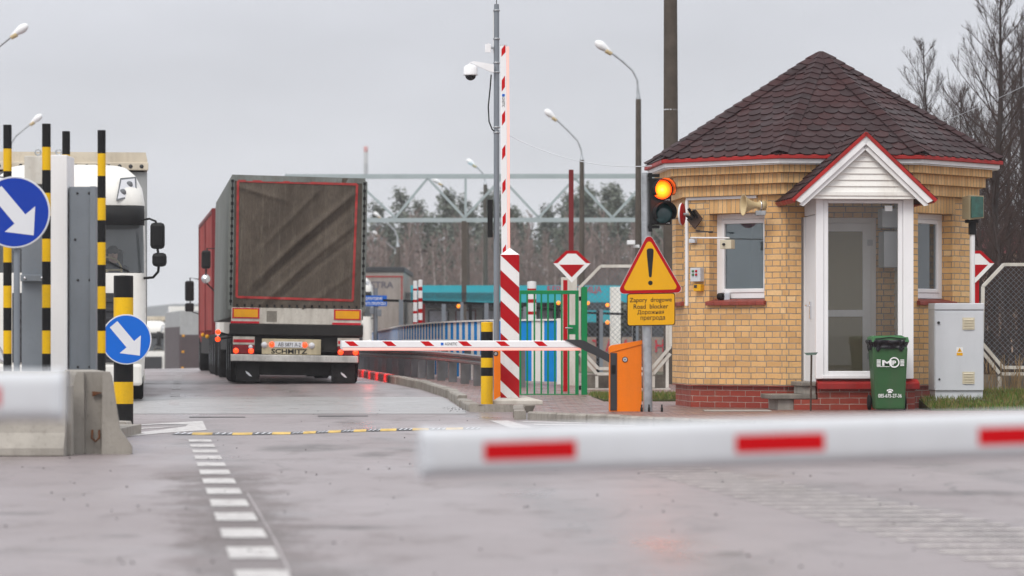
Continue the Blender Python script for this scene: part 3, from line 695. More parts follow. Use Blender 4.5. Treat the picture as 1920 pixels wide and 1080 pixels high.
for i in range(nB):
    z0, z1 = GZ0+.0+i*hb, GZ0+(i+1)*hb
    def xx(z, sg): return gu+(gr_-gu if sg > 0 else gl-gu)*(1-(z+.16-GZ0)/(GZ1-GZ0))
    w0, w1 = (xx(z0, -1)+.02, xx(z0, 1)-.02), (xx(z1, -1)+.02, xx(z1, 1)-.02)
    if w1[1] < w1[0]: w1 = (gu, gu)
    y = GY+.10
    sd_.add([(w0[0], y-.02, z0), (w0[1], y-.02, z0), (w1[1], y, z1), (w1[0], y, z1), (w0[0], y+.02, z0), (w0[1], y+.02, z0)], [(0, 1, 2, 3), (4, 5, 1, 0)], 0, False, m0)
sd_.box(pu0-.13, pu1+.10, GY+.07, PD+.12, ZT+.0, ZT+.045, 0, m0)
sd_.build('gable_siding', M['siding'], gf)
# soffit at the gable ends
# side door of the porch, inner door
dr = MB(); dr.box(pu0+.012, pu0+.06, PD+.10, -.02, .46, 2.62, 0, m0); dr.box(pu0+.0, pu0+.012, -.10, -.02, .46, 2.62, 0, m0)
dr.box(pu0+.012, pu0+.06, PD+.10, -.02, 2.63, ZT, 0, m0)
M['door'] = mat('matt_white_door', (.76, .77, .78), .65, var=.02)
door = dr.build('door', M['door'], booth, bevel=.004)
hd = MB(); hx = pu0-.0
hd.box(hx-.012, hx+.012, -.56, -.52, 1.28, 1.50, 0, m0); hd.tube([m0 @ Vector((hx, -.54, 1.45)), m0 @ Vector((hx-.06, -.54, 1.45)), m0 @ Vector((hx-.06, -.66, 1.45))], .011)
hd.build('handle', M['chrome'], door)
a, b, c, d = H[0]; dm = MB(); D = .12
def frame2(mb, a, b, c, d, t, y0, y1, tb=None):
    mb.box(a, a+t, y0, y1, c, d, 0, m0); mb.box(b-t, b, y0, y1, c, d, 0, m0)
    mb.box(a+t, b-t, y0, y1, c, c+(tb or t), 0, m0); mb.box(a+t, b-t, y0, y1, d-t, d, 0, m0)
frame2(dm, a, b, c, d, .07, D, D+.07); frame2(dm, a+.072, b-.072, c+.02, d-.072, .11, D-.015, D+.045)
dm.box(a+.18, b-.18, D-.015, D+.045, c+.86, c+.95, 0, m0)
idr = dm.build('door', M['white_clean'], booth, bevel=.005); idr['label'] = 'white inner door with two glazed panels behind the porch glass'
ip = MB(); ip.box(a+.17, b-.17, D+.01, D+.016, c+.12, d-.17, 0, m0); ip.build('pane', glassmat('door_pane', (.5, .52, .45), .5, (.42, .37, .25), .75, gain=1.0), idr)
hg = MB()
for z in (.75, 2.25): hg.box(b-.12, b-.05, D-.03, D-.016, z, z+.08, 0, m0)
hg.build('hinge', M['cab_grey'], idr)
eb = MB(); eb.box(pu1-.30, pu1-.071, -.52, -.14, 1.95, 2.42, 0, m0); eb.box(pu1-.32, pu1-.075, -.50, -.2, 2.47, 2.72, 0, m0)
eb.build('meter_box', M['cab_grey'], pw, bevel=.008)
# steps to the side door
stp = MB()
sx0, _ = on(0, 1441, 740, .75); sx1 = pu0+.0
stp.box(sx0+.10, pu0+.012, PD+.08, -.10, .08, .235, 0, m0); stp.box(sx0+.44, pu0+.012, PD+.10, -.10, .30, .40, 0, m0)
steps = stp.build('steps', M['concrete'], booth, bevel=.008)
sl = MB(); sl.box(sx0, pu0+.01, PD+.02, -.08, .236, .30, 0, m0); sl.box(sx0+.40, pu0+.01, PD+.05, -.08, .402, .46, 0, m0)
sl.build('step_slab', mat('worn_wet_slab', (.20, .185, .16), .5, var=.25, vs=6, dirt=.5), steps, bevel=.012)
sk = MB(); sk.box(sx0+.30, pu0+.028, PD+.015, PD+.075, .08, .234, 0, m0); sk.build('step_brick', M['redbrick'], steps)
# conduit on the corner, side cable trunking
cd = MB()
m = fm(-1); zt = on(-1, 1300, 373)[1]; zb = on(-1, 1300, 573)[1]; ue = on(-1, 1420, 400)[0]
cd.box(-SIDE/2-.01, ue, -.03, -.003, zt-.018, zt+.018, 0, m); cd.box(-SIDE/2-.02, -SIDE/2+.02, -.03, -.003, zb, zt-.019, 0, m)
cd.build('cable_trunking', M['white'], booth)
pp = MB(); x = pu1+.05
pp.box(pu1+.01, pu1+.06, -.06, -.01, .85, 1.52, 0, m0); pp.build('cable_cover', M['greysteel'], booth)
# ================================================================ BARRIERS, POSTS, SIGNS
def rounded(w, h, r, n=4):                    # rounded rectangle in (x, z), centred
    o = []
    for cx_, cz, a0 in ((w/2-r, h/2-r, 0), (-w/2+r, h/2-r, 90), (-w/2+r, -h/2+r, 180), (w/2-r, -h/2+r, 270)):
        for i in range(n+1): a = R(a0+90*i/n); o.append((cx_+r*cos(a), cz+r*sin(a)))
    return o
# --- the two booms close to the camera
def near_boom(p0, p1, label, stripes, grp):
    """p0 free end, p1 end at its post; local x runs from the free end."""
    p0, p1 = Vector(p0), Vector(p1); d = p1-p0; L = d.length; d.normalize()
    y = Vector((0, 0, 1)).cross(d).normalized(); z = d.cross(y)
    Mx = Matrix(((d.x, y.x, z.x, p0.x), (d.y, y.y, z.y, p0.y), (d.z, y.z, z.z, p0.z), (0, 0, 0, 1)))
    rt = root('barrier', (p1.x, p1.y, 0), label, 'barrier', grp)
    b = MB(); sec = rounded(.075, .122, .032, 5)
    b.prism([(0.0, q[0], q[1]) for q in sec], (L, 0, 0), 0, Mx, sm=True)
    b.build('boom', M['boom_white'], rt)
    c = MB(); c.prism([(-.012, q[0]*1.04, q[1]*1.04) for q in sec], (.03, 0, 0), 0, Mx); c.build('end_cap', M['cab_grey'], rt, bevel=.008)
    fs = -1 if y.y > 0 else 1
    for s0, s1 in stripes:
        s = MB(); yy = fs*.0382
        s.box(s0, s1, min(yy, yy+fs*.0012), max(yy, yy+fs*.0012), -.024, .022, 0, Mx); s.build('stripe', M['boom_red'], rt)
    k = MB(); k.box(p1.x-.18, p1.x+.18, p1.y-.17, p1.y+.17, 0, p1.z+.18); k.build('housing', M['orange'], rt, bevel=.03)
    a = MB(); a.box(L-.35, L+.05, -.09, -.05, -.05, .05, 0, Mx); a.box(L-.35, L+.05, .05, .09, -.05, .05, 0, Mx); a.build('bracket', M['darkgrey'], rt, bevel=.01)
YB = 8.6
a = P(795, 849, YB); b_ = P(2420, 799, YB*1.035+.25)
near_boom(a, b_, 'white barrier boom with red dashes reaching across the wet road in front of the booth',
          [(.146+i*.662, .146+i*.662+.240) for i in range(4)], 'white booms close to the camera')
a = P(112, 742, YB*.97); b_ = P(-1700, 742, YB*.97)
near_boom(a, b_, 'white barrier boom tip in front of the concrete blocks', [(.14+i*.652, .14+i*.652+.238) for i in range(4)], 'white booms close to the camera')
# --- concrete barriers on the island
def jersey(mb, c, L, along, h=.73, notch=True):
    """profile swept along direction; c: centre of the end, base level"""
    u = Vector(along).normalized(); v = Vector((-u.y, u.x, 0)); c = Vector(c)
    pr = [(-.305, 0), (-.305, .07), (-.20, .20), (-.125, .70), (-.115, h), (.115, h), (.125, .70), (.20, .20), (.305, .07), (.305, 0)]
    mb.prism([c+v*x+Vector((0, 0, z)) for x, z in pr], u*L)
blk = []
YJ = 29.6
e1 = gp(165, 850, 0)
rt = root('concrete_barrier', (e1.x, e1.y, 0), 'concrete barrier block standing end on with a grooved end and rusty lifting loop', 'concrete barrier', 'concrete blocks on the traffic island')
j = MB()
c = Vector((X_(168, YJ), YJ, 0))
for x0, x1 in ((-.305, -.075), (.075, .305)):
    pr = [(-.305, 0), (-.305, .07), (-.20, .20), (-.125, .69), (-.105, .715), (.105, .715), (.125, .69), (.20, .20), (.305, .07), (.305, 0)]
    half = [(-.305, 0), (-.305, .07), (-.20, .22), (-.128, .68), (-.11, .715), (-.05, .715), (-.045, 0)]
    if x0 > 0: half = [(-q[0]*1.0+.06, q[1]) for q in half][::-1]
    j.prism([c+Vector((q[0], 0, q[1])) for q in half], (0, .06, 0))
j.prism([c+Vector((q[0], .06, q[1])) for q in [(-.305, 0), (-.305, .07), (-.20, .22), (-.128, .68), (-.11, .715), (.17, .715), (.188, .68), (.26, .22), (.365, .07), (.365, 0)]], (-.42, 2.4, 0))
j.build('block', M['concrete'], rt, bevel=.014)
rl = MB(); cx_ = c.x+.05
rl.tube([(cx_-.03, c.y+.03, .21), (cx_-.032, c.y+.01, .14), (cx_, c.y, .11), (cx_+.032, c.y+.01, .14), (cx_+.03, c.y+.03, .21)], .010, 6)
M['rust'] = mat('rusty_iron', (.13, .05, .02), .8, var=.4, vs=20)
rl.build('lifting_loop', M['rust'], rt)
rl = MB(); rl.prism([(cx_-.03, c.y+.02, .545), (cx_+.055, c.y+.02, .535), (cx_-.03, c.y+.02, .50)], (0, .03, 0)); rl.build('rust_plate', M['rust'], rt)
rt = root('concrete_barrier', (X_(-150, 29.0), 29.0, 0), 'concrete barrier block lying across with a long stepped face', 'concrete barrier', 'concrete blocks on the traffic island')
j = MB(); c = Vector((X_(128, 29.3), 29.3, 0))
pr = [(-.305, 0), (-.305, .07), (-.215, .20), (-.128, .68), (-.11, .725), (.11, .725), (.128, .68), (.20, .2), (.305, .07), (.305, 0)]
j.prism([c+Vector((0, q[0], q[1])) for q in pr], (-2.5, 0, 0)); j.build('block', M['concrete'], rt, bevel=.014)
g_ = MB(); g_.prism([c+Vector((.0, q[0], q[1])) for q in [(-.1, 0), (-.06, .60), (.06, .60), (.1, 0)]], (.035, 0, 0)); g_.build('end_rib', M['concrete'], rt, bevel=.01)
# low block behind
Yk = CH*F/(808-HZ)
o = MB(); o.prism([(X_(190, Yk), Yk, 0), (X_(242, Yk), Yk, 0), (X_(236, Yk), Yk, .098), (X_(190, Yk), Yk, .108)], (0, .5, 0))
tag(o.build('concrete_block', M['concrete'], bevel=.01), 'small low concrete foot between the end block and the striped bollard', 'concrete block')
# traffic island slab under the cage
isl = MB(); isl.box(-7.5, X_(200, 33.2), 31.2, 36.3, -.05, .10); struct('traffic_island', isl, M['kerb'])
# --- striped tall tubes
def striped_pole(name, px, ptop, Y, pw_, bands, label, cat, grp, base=0.1, cap=True, extra=None, first_black=True):
    """bands: list of photo rows where the colour changes, from top"""
    r_ = pw_*Y/F/2; x = X_(px, Y)
    rt = root(name, (x, Y, base), label, cat, grp)
    zs = [Z_(ptop, Y)]+[Z_(b, Y) for b in bands]+[base]
    mb = MB(); n = 24
    prof_prev = None
    for i, (za, zb) in enumerate(zip(zs, zs[1:])):
        if zb >= za: continue
        mi = (i % 2) if first_black else 1-(i % 2)
        mb.lathe([(r_, zb), (r_, za)], (x, Y, 0), n=n, mi=mi)
    mb.lathe([(r_, zs[0]), (r_*.96, zs[0]+r_*.12), (0, zs[0]+r_*.16)], (x, Y, 0), n=n, mi=0 if first_black else 1)
    mb.build('tube', [M['black'], M['yellow']], rt)
    return rt
Yc = 33.0
striped_pole('striped_post', 14, 235, Yc, 16, [279, 321, 365, 407, 450, 492, 536, 577, 620, 663], 'tall yellow and black tube beside the big blue arrow disc, at the frame edge', 'striped post', 'yellow and black cage tubes')
striped_pole('striped_post', 87, 233, Yc, 16.5, [276, 319, 362, 405, 448, 490.5, 534, 577, 620, 663], 'tall yellow and black tube in front of the white cabinet, behind the big blue disc', 'striped post', 'yellow and black cage tubes')
striped_pole('striped_post', 124, 247, Yc+2.4, 15, [290, 331, 373, 414, 455, 496, 538, 579, 620, 661], 'yellow and black tube mostly hidden behind the white cabinet', 'striped post', 'yellow and black cage tubes')
striped_pole('striped_post', 190.5, 245, Yc, 15.5, [288, 330, 371.5, 413, 454.5, 496.5, 537, 579, 620.5, 662], 'tall yellow and black tube right of the grey steel column, before the white lorry', 'striped post', 'yellow and black cage tubes')
# --- white cabinet with lifting eyes behind the tubes
Yw = 33.5
rt = root('equipment_cabinet', (X_(90, Yw), Yw, .1), 'tall narrow white cabinet with two lifting eyes and a recessed grey door', 'cabinet')
w = MB(); x0, x1, x2 = X_(45, Yw), X_(97, Yw), X_(127, Yw)
w.box(x1-.003, x2, Yw-.05, Yw+.5, .1, Z_(291, Yw)); w.build('body', M['white_clean'], rt, bevel=.006)
w = MB(); w.box(x0, x1-.004, Yw+.02, Yw+.5, Z_(345, Yw), Z_(292, Yw)); w.build('upper_panel', M['offwhite'], rt, bevel=.006)
w = MB(); w.box(x0-.04, x1-.004, Yw+.12, Yw+.5, .1, Z_(346, Yw)); w.build('door', M['greysteel'], rt, bevel=.004)
w = MB(); w.box(x0-.04, x1-.004, Yw+.03, Yw+.12, Z_(527, Yw), Z_(515, Yw)); w.build('cross_rail', M['greysteel'], rt, bevel=.004)
for px in (46, 78):
    w = MB(); w.lathe([(0, 0), (.014, 0), (.014, .012), (0, .014)], (X_(px, Yw), Yw+.03, Z_(521, Yw)), (0, -1, 0), 8); w.build('bolt', M['chrome'], rt)
for px in (66, 105):
    w = MB(); zc = Z_(283, Yw); xc = X_(px, Yw)
    w.tube([(xc+.028*cos(a*pi/6), Yw+.2, zc+.028*sin(a*pi/6)) for a in range(13)], .008, 6, cap=False); w.tube([(xc, Yw+.2, zc-.03), (xc, Yw+.2, zc-.06)], .012, 8); w.build('lifting_eye', M['steel'], rt)
# --- grey steel column (H section)
rt = root('steel_column', (X_(155, Yw), Yw, .1), 'bolted grey steel column between the white cabinet and a striped tube', 'steel column')
w = MB(); x0, x1 = X_(130, Yw), X_(180, Yw); zt = Z_(350, Yw)
w.box(x0, x1-.05, Yw, Yw+.012, .1, zt); w.box(x1-.055, x1-.002, Yw-.03, Yw+.22, .1, zt+.003); w.box(x0-.004, x0+.008, Yw+.013, Yw+.22, .1, zt-.002)
w.build('profile', M['greysteel'], rt, bevel=.003)
for px, py in ((145, 362), (167, 362), (146, 525), (168, 525), (146, 688), (168, 688), (141, 449)):
    w = MB(); w.lathe([(0, 0), (.013, 0), (.011, .010), (0, .012)], (X_(px, Yw), Yw, Z_(py, Yw)), (0, -1, 0), 6); w.build('bolt', M['darkgrey'], rt)
# --- round blue signs
def arrow(mb, c, r_, mi, y):
    """white arrow pointing down to the right; c centre (x, z)"""
    d = Vector((.643, -.766)); n = Vector((d.y, -d.x))
    tail, tip = Vector(c)-d*r_*.80, Vector(c)+d*r_*.85
    nk = tip-d*r_*.60; hw, sw = r_*.56, r_*.20
    pts = [tail+n*sw, nk+n*sw, nk+n*hw, tip, nk-n*hw, nk-n*sw, tail-n*sw]
    mb.prism([(q.x, y, q.y) for q in pts], (0, -.0012, 0), mi)
def blue_sign(rt, px, py, rp, Y, m):
    c = P(px, py, Y); r_ = rp*Y/F
    rim = MB(); rim.disc(c, (0, -1, 0), r_, 64, 0, .006); rim.lathe([(r_, -.012), (r_+.004, -.012), (r_+.004, .008), (r_-.004, .008)], c, (0, -1, 0), 64)
    s = rim.build('sign_disc', M['signgrey'], rt)
    f = MB(); f.disc(c+Vector((0, -.0062, 0)), (0, -1, 0), r_*.965, 64, 0, .0015); f.build('sign_face', m, s)
    ar = MB(); arrow(ar, (c.x, c.z), r_, 0, c.y-.0079); ar.build('arrow', M['signgrey'], s)
Ys = 32.2
rt = root('keep_right_sign', (X_(31, Ys+.1), Ys+.1, .1), 'large dark blue round sign with a pale arrow on a grey post by the cage', 'road sign')
w = MB(); w.tube([(X_(31.5, Ys+.06), Ys+.06, .0), (X_(31.5, Ys+.06), Ys+.06, Z_(380, Ys))], .030, 16); w.build('post', M['greysteel'], rt)
blue_sign(rt, 27, 398, 66.5, Ys, M['blue'])
Yb = CH*F/(799-HZ)
rt = striped_pole('striped_bollard', 231.5, 519, Yb, 37, [558, 636, 716, 757, 796], 'thick yellow and black bollard carrying a bright blue arrow disc', 'bollard', None, base=0)
blue_sign(rt, 237, 636.5, 46.5, Yb-.16, M['blue2'])
# --- rubber speed bump
pts = [gp(*q) for q in ((322, 815.6), (430, 816.4), (540, 815), (620, 812), (700, 809.2), (795, 807.2), (900, 805.5))]
rt = root('speed_bump', (pts[0].x, pts[0].y, 0), 'low black and yellow rubber speed bump strip across the lane', 'speed bump')
tot = [0]
for a, b_ in zip(pts, pts[1:]): tot.append(tot[-1]+(b_-a).length)
def along(s):
    for i in range(len(pts)-1):
        if s <= tot[i+1]: return pts[i].lerp(pts[i+1], (s-tot[i])/(tot[i+1]-tot[i]))
    return pts[-1]
n = int(tot[-1]/.22); bl, ye = MB(), MB()
for i in range(n):
    a, b_ = along(tot[-1]*i/n), along(tot[-1]*(i+1)/n); mb = ye if i % 2 == 1 else bl
    pr = [(0, 0), (.05, .012), (.12, .020), (.20, .020), (.26, .012), (.31, 0)]
    if i == 0: pr = [(q[0], q[1]*.4) for q in pr]
    if mb is ye:
        mb.add([a+Vector((0, q[0], q[1])) for q in pr]+[b_+Vector((0, q[0], q[1])) for q in pr], [(k, k+1, 7+k, 6+k) for k in range(5)])
    else:
        mb.add([a+Vector((0, q[0], q[1])) for q in pr]+[b_+Vector((0, q[0], q[1])) for q in pr], [(k, k+1, 7+k, 6+k) for k in range(5)]+[(0, 1, 2, 3, 4, 5), (11, 10, 9, 8, 7, 6)])
        for k in range(3):
            a2 = a.lerp(b_, (k+.4)/3.2); b2 = a.lerp(b_, (k+.75)/3.2)
            mb.add([a2+Vector((0, .02, .008)), b2+Vector((0, .02, .008)), b2+Vector((.03, .12, .0215)), a2+Vector((.03, .12, .0215))], [(0, 1, 2, 3)], 1)
bl.build('rubber', [mat('wet_dark_rubber', (.04, .04, .045), .4, var=.3, dirt=.4, dcol=(.2, .18, .17)), M['signgrey']], rt); ye.build('yellow_segment', mat('faded_yellow_rubber', (.62, .42, .12), .6, var=.25, vs=9, dirt=.45, streak=False), rt)
# --- yellow bollard
Yl = CH*F/(771-HZ)
rt = root('bollard', (X_(912.5, Yl), Yl, 0), 'yellow bollard with black bands beside the red and white border post', 'bollard')
x, r_ = X_(913, Yl), 11.3*Yl/F
w = MB(); bs = [(605, 1), (622, 0), (651, 0), (671, 1), (690, 0), (705, 1), (770, 1)]
rows = [605, 622, 671, 689, 705, 770]
for i, (a, b_) in enumerate(zip(rows, rows[1:])):
    w.lathe([(r_, Z_(b_, Yl)), (r_, Z_(a, Yl))], (x, Yl, 0), n=28, mi=1-(i % 2))
w.lathe([(r_, Z_(605, Yl)), (r_*.93, Z_(604, Yl)), (0, Z_(603.6, Yl))], (x, Yl, 0), n=28, mi=1)
w.build('tube', [M['black'], M['yellow']], rt)
w = MB(); w.box(x-.125, x+.125, Yl-.12, Yl+.12, .001, .016); w.build('base_plate', M['yellow'], rt, bevel=.004)
for sx in (-.095, .0, .095):
    w = MB(); w.lathe([(0, 0), (.02, 0), (.02, .03), (0, .034)], (x+sx, Yl-.1, .016), n=6); w.build('bolt', M['black'], rt)
# --- border post
Yp = 48.6; x0, x1 = X_(938.5, Yp), X_(973.5, Yp)
rt = root('border_post', ((x0+x1)/2, Yp+.13, 0), 'red and white diagonally striped border post on a pale concrete base', 'border post')
zt, zb = Z_(477.5, Yp), Z_(746, Yp); wpx = x1-x0
w = MB(); w.box(x0, x1, Yp, Yp+wpx, zb, zt)
w.add([(x0-.004, Yp-.004, zt), (x1+.004, Yp-.004, zt), (x1+.004, Yp+wpx+.004, zt), (x0-.004, Yp+wpx+.004, zt), ((x0+x1)/2, Yp+wpx/2, Z_(464.5, Yp))], [(0, 1, 4), (1, 2, 4), (2, 3, 4), (3, 0, 4), (3, 2, 1, 0)])
post = w.build('post', M['white'], rt)
# diagonal stripes: on the face they fall from left to right
def clip(poly, axis, lim, keep_less):
    out = []
    for i, p_ in enumerate(poly):
        q = poly[(i+1) % len(poly)]
        ip, iq = ((p_[axis] <= lim) == keep_less), ((q[axis] <= lim) == keep_less)
        if ip: out.append(p_)
        if ip != iq:
            t = (lim-p_[axis])/(q[axis]-p_[axis]); out.append(tuple(p_[k]+(q[k]-p_[k])*t for k in range(2)))
    return out
st = MB()
def zpx(py): return Z_(py, Yp)
for ya, yb in ((446, 478.5), (506, 537), (563, 594), (624, 656), (680, 713), (734, 766)):  # rows on the near left edge
    drop = 32
    poly = [(x0, zpx(ya)), (x1, zpx(ya+drop+1)), (x1, zpx(yb+drop+1)), (x0, zpx(yb))]
    poly = clip(clip(poly, 1, zt, True), 1, zb, False)
    if len(poly) > 2:
        st.add([(q[0], Yp-.0022, q[1]) for q in poly], [tuple(range(len(poly)))[::-1]])
    # right-hand and left-hand faces
    for xs, z_off in ((x0-.002, 0),):
        pz = [(Yp, zpx(ya)), (Yp+wpx, zpx(ya-drop)), (Yp+wpx, zpx(yb-drop)), (Yp, zpx(yb))]
        pz = clip(clip(pz, 1, zt, True), 1, zb, False)
        if len(pz) > 2: st.add([(xs, q[0], q[1]) for q in pz], [tuple(range(len(pz)))])
    pz = [(Yp, zpx(ya+drop)), (Yp+wpx, zpx(ya+2*drop)), (Yp+wpx, zpx(yb+2*drop)), (Yp, zpx(yb+drop))]
    pz = clip(clip(pz, 1, zt, True), 1, zb, False)
    if len(pz) > 2: st.add([(x1+.002, q[0], q[1]) for q in pz], [tuple(range(len(pz)))[::-1]])
st.build('stripe', M['red'], post)
w = MB(); bx0, bx1 = X_(923, 48.2), X_(1018, 48.2)
w.add([(bx0, 48.2, 0), (bx1+.01, 48.2, 0), (bx1+.01, 48.95, 0), (bx0, 48.95, 0), (bx0+.01, 48.2, .155), (bx1, 48.2, .15), (bx1-.25, 48.95, .205), (bx0+.12, 48.95, .205)], [(0, 1, 5, 4), (1, 2, 6, 5), (2, 3, 7, 6), (3, 0, 4, 7), (4, 5, 6, 7)])
w.build('concrete_base', M['concrete_light'], rt, bevel=.012)
# --- far automatic barriers: the lowered one and the raised one
def led_boom(rt, p0, d, L, up, y_front, stripes, side, brand):
    """boom from p0 along d; up: towards the upper edge; strip under (side=-1)"""
    d, up = Vector(d).normalized(), Vector(up).normalized(); fr = Vector((0, -1, 0)); p0 = Vector(p0)
    h = .048; Mx = Matrix(((d.x, -fr.x, up.x, p0.x), (d.y, -fr.y, up.y, p0.y), (d.z, -fr.z, up.z, p0.z), (0, 0, 0, 1)))
    b = MB(); b.prism([(0, q[0], q[1]) for q in rounded(.05, .094, .014, 3)], (L, 0, 0), 0, Mx); bo = b.build('boom', M['white_clean'], rt)
    for s in stripes:
        sm_ = MB(); sm_.prism([(s, -.0262, .038), (s+.11, -.0262, .038), (s+.18, -.0262, -.022), (s+.07, -.0262, -.022)] if brand else [(s, -.0262, -.030), (s+.10, -.0262, -.030), (s+.17, -.0262, .030), (s+.07, -.0262, .030)], (0, .001, 0), 0, Mx)
        sm_.build('stripe', M['boom_red'], bo)
    l = MB(); l.prism([(.02, q[0], q[1]-.062) for q in rounded(.034, .034, .012, 3)], (L-.04, 0, 0), 0, Mx); l.build('light_strip', M['led'], bo)
    c = MB(); c.box(-.012, .003, -.027, .027, -.05, .05, 0, Mx); c.build('end_cap', M['cab_grey'], bo)
    return bo, Mx
Yo = 43.2; xa, xb = X_(641, Yo), X_(1062, Yo)
rt = root('automatic_barrier', (X_(1172, Yo), Yo, .1), 'lowered barrier with orange cabinet and glowing red strip under its striped boom', 'barrier', 'automatic barriers with light strips')
px2m = Yo/F
bo, Mx = led_boom(rt, (xa, Yo-.12, Z_(645.5, Yo)), (1, 0, 0), (1092-641)*px2m, (0, 0, 1), Yo, [(647-641+i*70.6)*px2m for i in range(6)], -1, True)
t_ = MB(); zc = Z_(645, Yo)
t_.text('AGNETIC', (X_(846, Yo), Yo-.148, Z_(644.8, Yo)), 23*px2m, 5.2*px2m); t_.build('lettering', M['blackletter'], bo)
t_ = MB(); t_.box(X_(827, Yo), X_(832, Yo), Yo-.1475, Yo-.1468, Z_(647.5, Yo), Z_(642.5, Yo)); t_.build('logo', M['blue2'], bo)
# crank arm
w = MB(); Zc = lambda py: Z_(py, Yo)
poly = [(1058, 636.5), (1088, 637), (1096, 639), (1146, 666), (1146, 682), (1120, 668), (1095, 657), (1086, 652)]
w.prism([(X_(q[0], Yo), Yo-.165, Zc(q[1])) for q in poly][::-1], (0, .04, 0)); w.build('crank_arm', M['darkgrey'], rt, bevel=.006)
w = MB(); w.prism([(X_(q[0], Yo), Yo-.09, Zc(q[1])) for q in poly][::-1], (0, .03, 0)); w.build('crank_arm', M['darkgrey'], rt, bevel=.006)
x0, x1 = X_(1142, Yo), X_(1202, Yo); yb0, yb1 = Yo-.18, Yo+.16
w = MB(); w.prism([(x0, yb0, .1), (x1, yb0, .1), (x1, yb0, Zc(646)), (x0, yb0, Zc(662))], (0, .36, 0)); cab = w.build('cabinet', M['orange'], rt, bevel=.012)
w = MB(); w.prism([(x0-.004, yb0-.012, Zc(661.5)), (x1+.006, yb0-.012, Zc(645.5)), (x1+.006, yb0-.012, Zc(638)), (X_(1158, Yo), yb0-.012, Zc(645.5)), (X_(1146, Yo), yb0-.012, Zc(647.5)), (x0-.004, yb0-.012, Zc(650.5))], (0, .385, 0)); w.build('lid', M['orange'], rt, bevel=.014)
w = MB(); w.box(X_(1143.5, Yo), X_(1156, Yo), yb0-.010, yb0+.002, .112, Zc(661.8)); w.build('side_panel', M['darkgrey'], cab, bevel=.003)
w = MB(); w.box(X_(1145.5, Yo), X_(1153, Yo), yb0-.022, yb0-.010, Zc(700), Zc(684)); w.build('handle', M['black'], cab, bevel=.005)
w = MB(); w.disc((X_(1171, Yo), yb0-.001, Zc(674)), (0, -1, 0), .036, 24, 0, .006); lk = w.build('lock', M['darkgrey'], cab)
w = MB(); w.disc((X_(1171, Yo), yb0-.007, Zc(674)), (0, -1, 0), .026, 24, 0, .004); w.disc((X_(1171, Yo), yb0-.011, Zc(674)), (0, -1, 0), .009, 12, 1, .002); w.build('key_cover', [M['chrome'], M['black']], lk)
# raised one
Yr = 49.6
rt = root('automatic_barrier', (X_(930, Yr+.2), Yr+.35, .1), 'raised barrier boom standing upright beside the camera mast', 'barrier', 'automatic barriers with light strips')
top = P(943.2, 85, Yr); bot = P(946.5, 640, Yr); dd = (bot-top)
bo, Mx = led_boom(rt, (X_(944, Yr), Yr, Z_(85, Yr)), (bot-top).normalized(), dd.length, Vector((0, 0, 1)).cross((0, -1, 0)).normalized()*-1, Yr, [.0], 1, False)
s_ = MB(); mpx = Yr/F
rows = [(84, 106), (142, 172), (207, 236), (271, 300), (335, 364), (398, 426), (458, 486)]
for a, b_ in rows:
    xl, xr = X_(940.3+(a-85)*.006, Yr), X_(946.5+(a-85)*.006, Yr)
    s_ = MB(); s_.prism([(xl, Yr-.0275, Z_(a+9, Yr)), (xl, Yr-.0275, Z_(b_, Yr)), (xr, Yr-.0275, Z_(b_-9, Yr)), (xr, Yr-.0275, Z_(a, Yr))], (0, .001, 0)); s_.build('stripe', M['boom_red'], bo)
t_ = MB(); t_.text('AGNETIC', (X_(943.9, Yr), Yr-.0275, Z_(190, Yr)), 22*mpx, 5*mpx, u=(0, 0, -1), up=(1, 0, 0)); t_.build('lettering', M['blackletter'], bo)
t_ = MB(); t_.box(X_(941.5, Yr), X_(946.5, Yr), Yr-.0278, Yr-.0270, Z_(181, Yr), Z_(176.5, Yr)); t_.build('logo', M['blue2'], bo)
x0, x1 = X_(926, Yr+.2), X_(962, Yr+.2)
w = MB(); w.box(x0, x1, Yr+.1, Yr+.45, .1, Z_(652, Yr)); cab = w.build('cabinet', M['orange'], rt, bevel=.012)
w = MB(); w.disc((X_(929.5, Yr+.1), Yr+.099, Z_(663, Yr)), (0, -1, 0), .036, 20, 0, .005); w.disc((X_(929.5, Yr+.1), Yr+.094, Z_(663, Yr)), (0, -1, 0), .022, 16, 1, .003); w.build('lock', [M['darkgrey'], M['chrome']], cab)
# --- camera mast
Ym = 50.4
rt = root('camera_mast', (X_(931, Ym), Ym, .1), 'slim grey steel mast with antenna, bands and a black box behind the raised boom', 'mast')
w = MB(); xm = X_(931, Ym); w.tube([(xm, Ym, .1), (xm, Ym, Z_(22, Ym)), (xm, Ym, Z_(8, Ym))], [.045, .040, .036], 16); w.build('pole', M['greysteel'], rt)
w = MB(); w.tube([(xm, Ym, Z_(8, Ym)), (xm, Ym, Z_(-6, Ym))], .006, 6); w.tube([(X_(925.5, Ym), Ym, Z_(100, Ym)), (X_(925.5, Ym), Ym, Z_(20, Ym))], .007, 6, 1); w.build('antenna', [M['darkgrey'], M['white']], rt)
for py in (21, 74, 119, 137, 240, 250):
    w = MB(); w.lathe([(.044, 0), (.050, 0), (.050, .022), (.044, .022)], (xm, Ym, Z_(py, Ym)), n=16); w.build('clamp_band', M['steel'], rt)
w = MB(); w.box(X_(914, Ym), X_(924, Ym), Ym-.06, Ym+.06, Z_(445, Ym), Z_(374.5, Ym)); w.build('black_box', M['black'], rt, bevel=.006)
rt2 = root('dome_camera', (X_(882.5, Ym), Ym-.1, Z_(150, Ym)), 'white dome camera with dark glass on a bracket of the mast', 'security camera')
c = Vector((X_(882.5, Ym), Ym-.1, Z_(142, Ym))); s = Ym/F
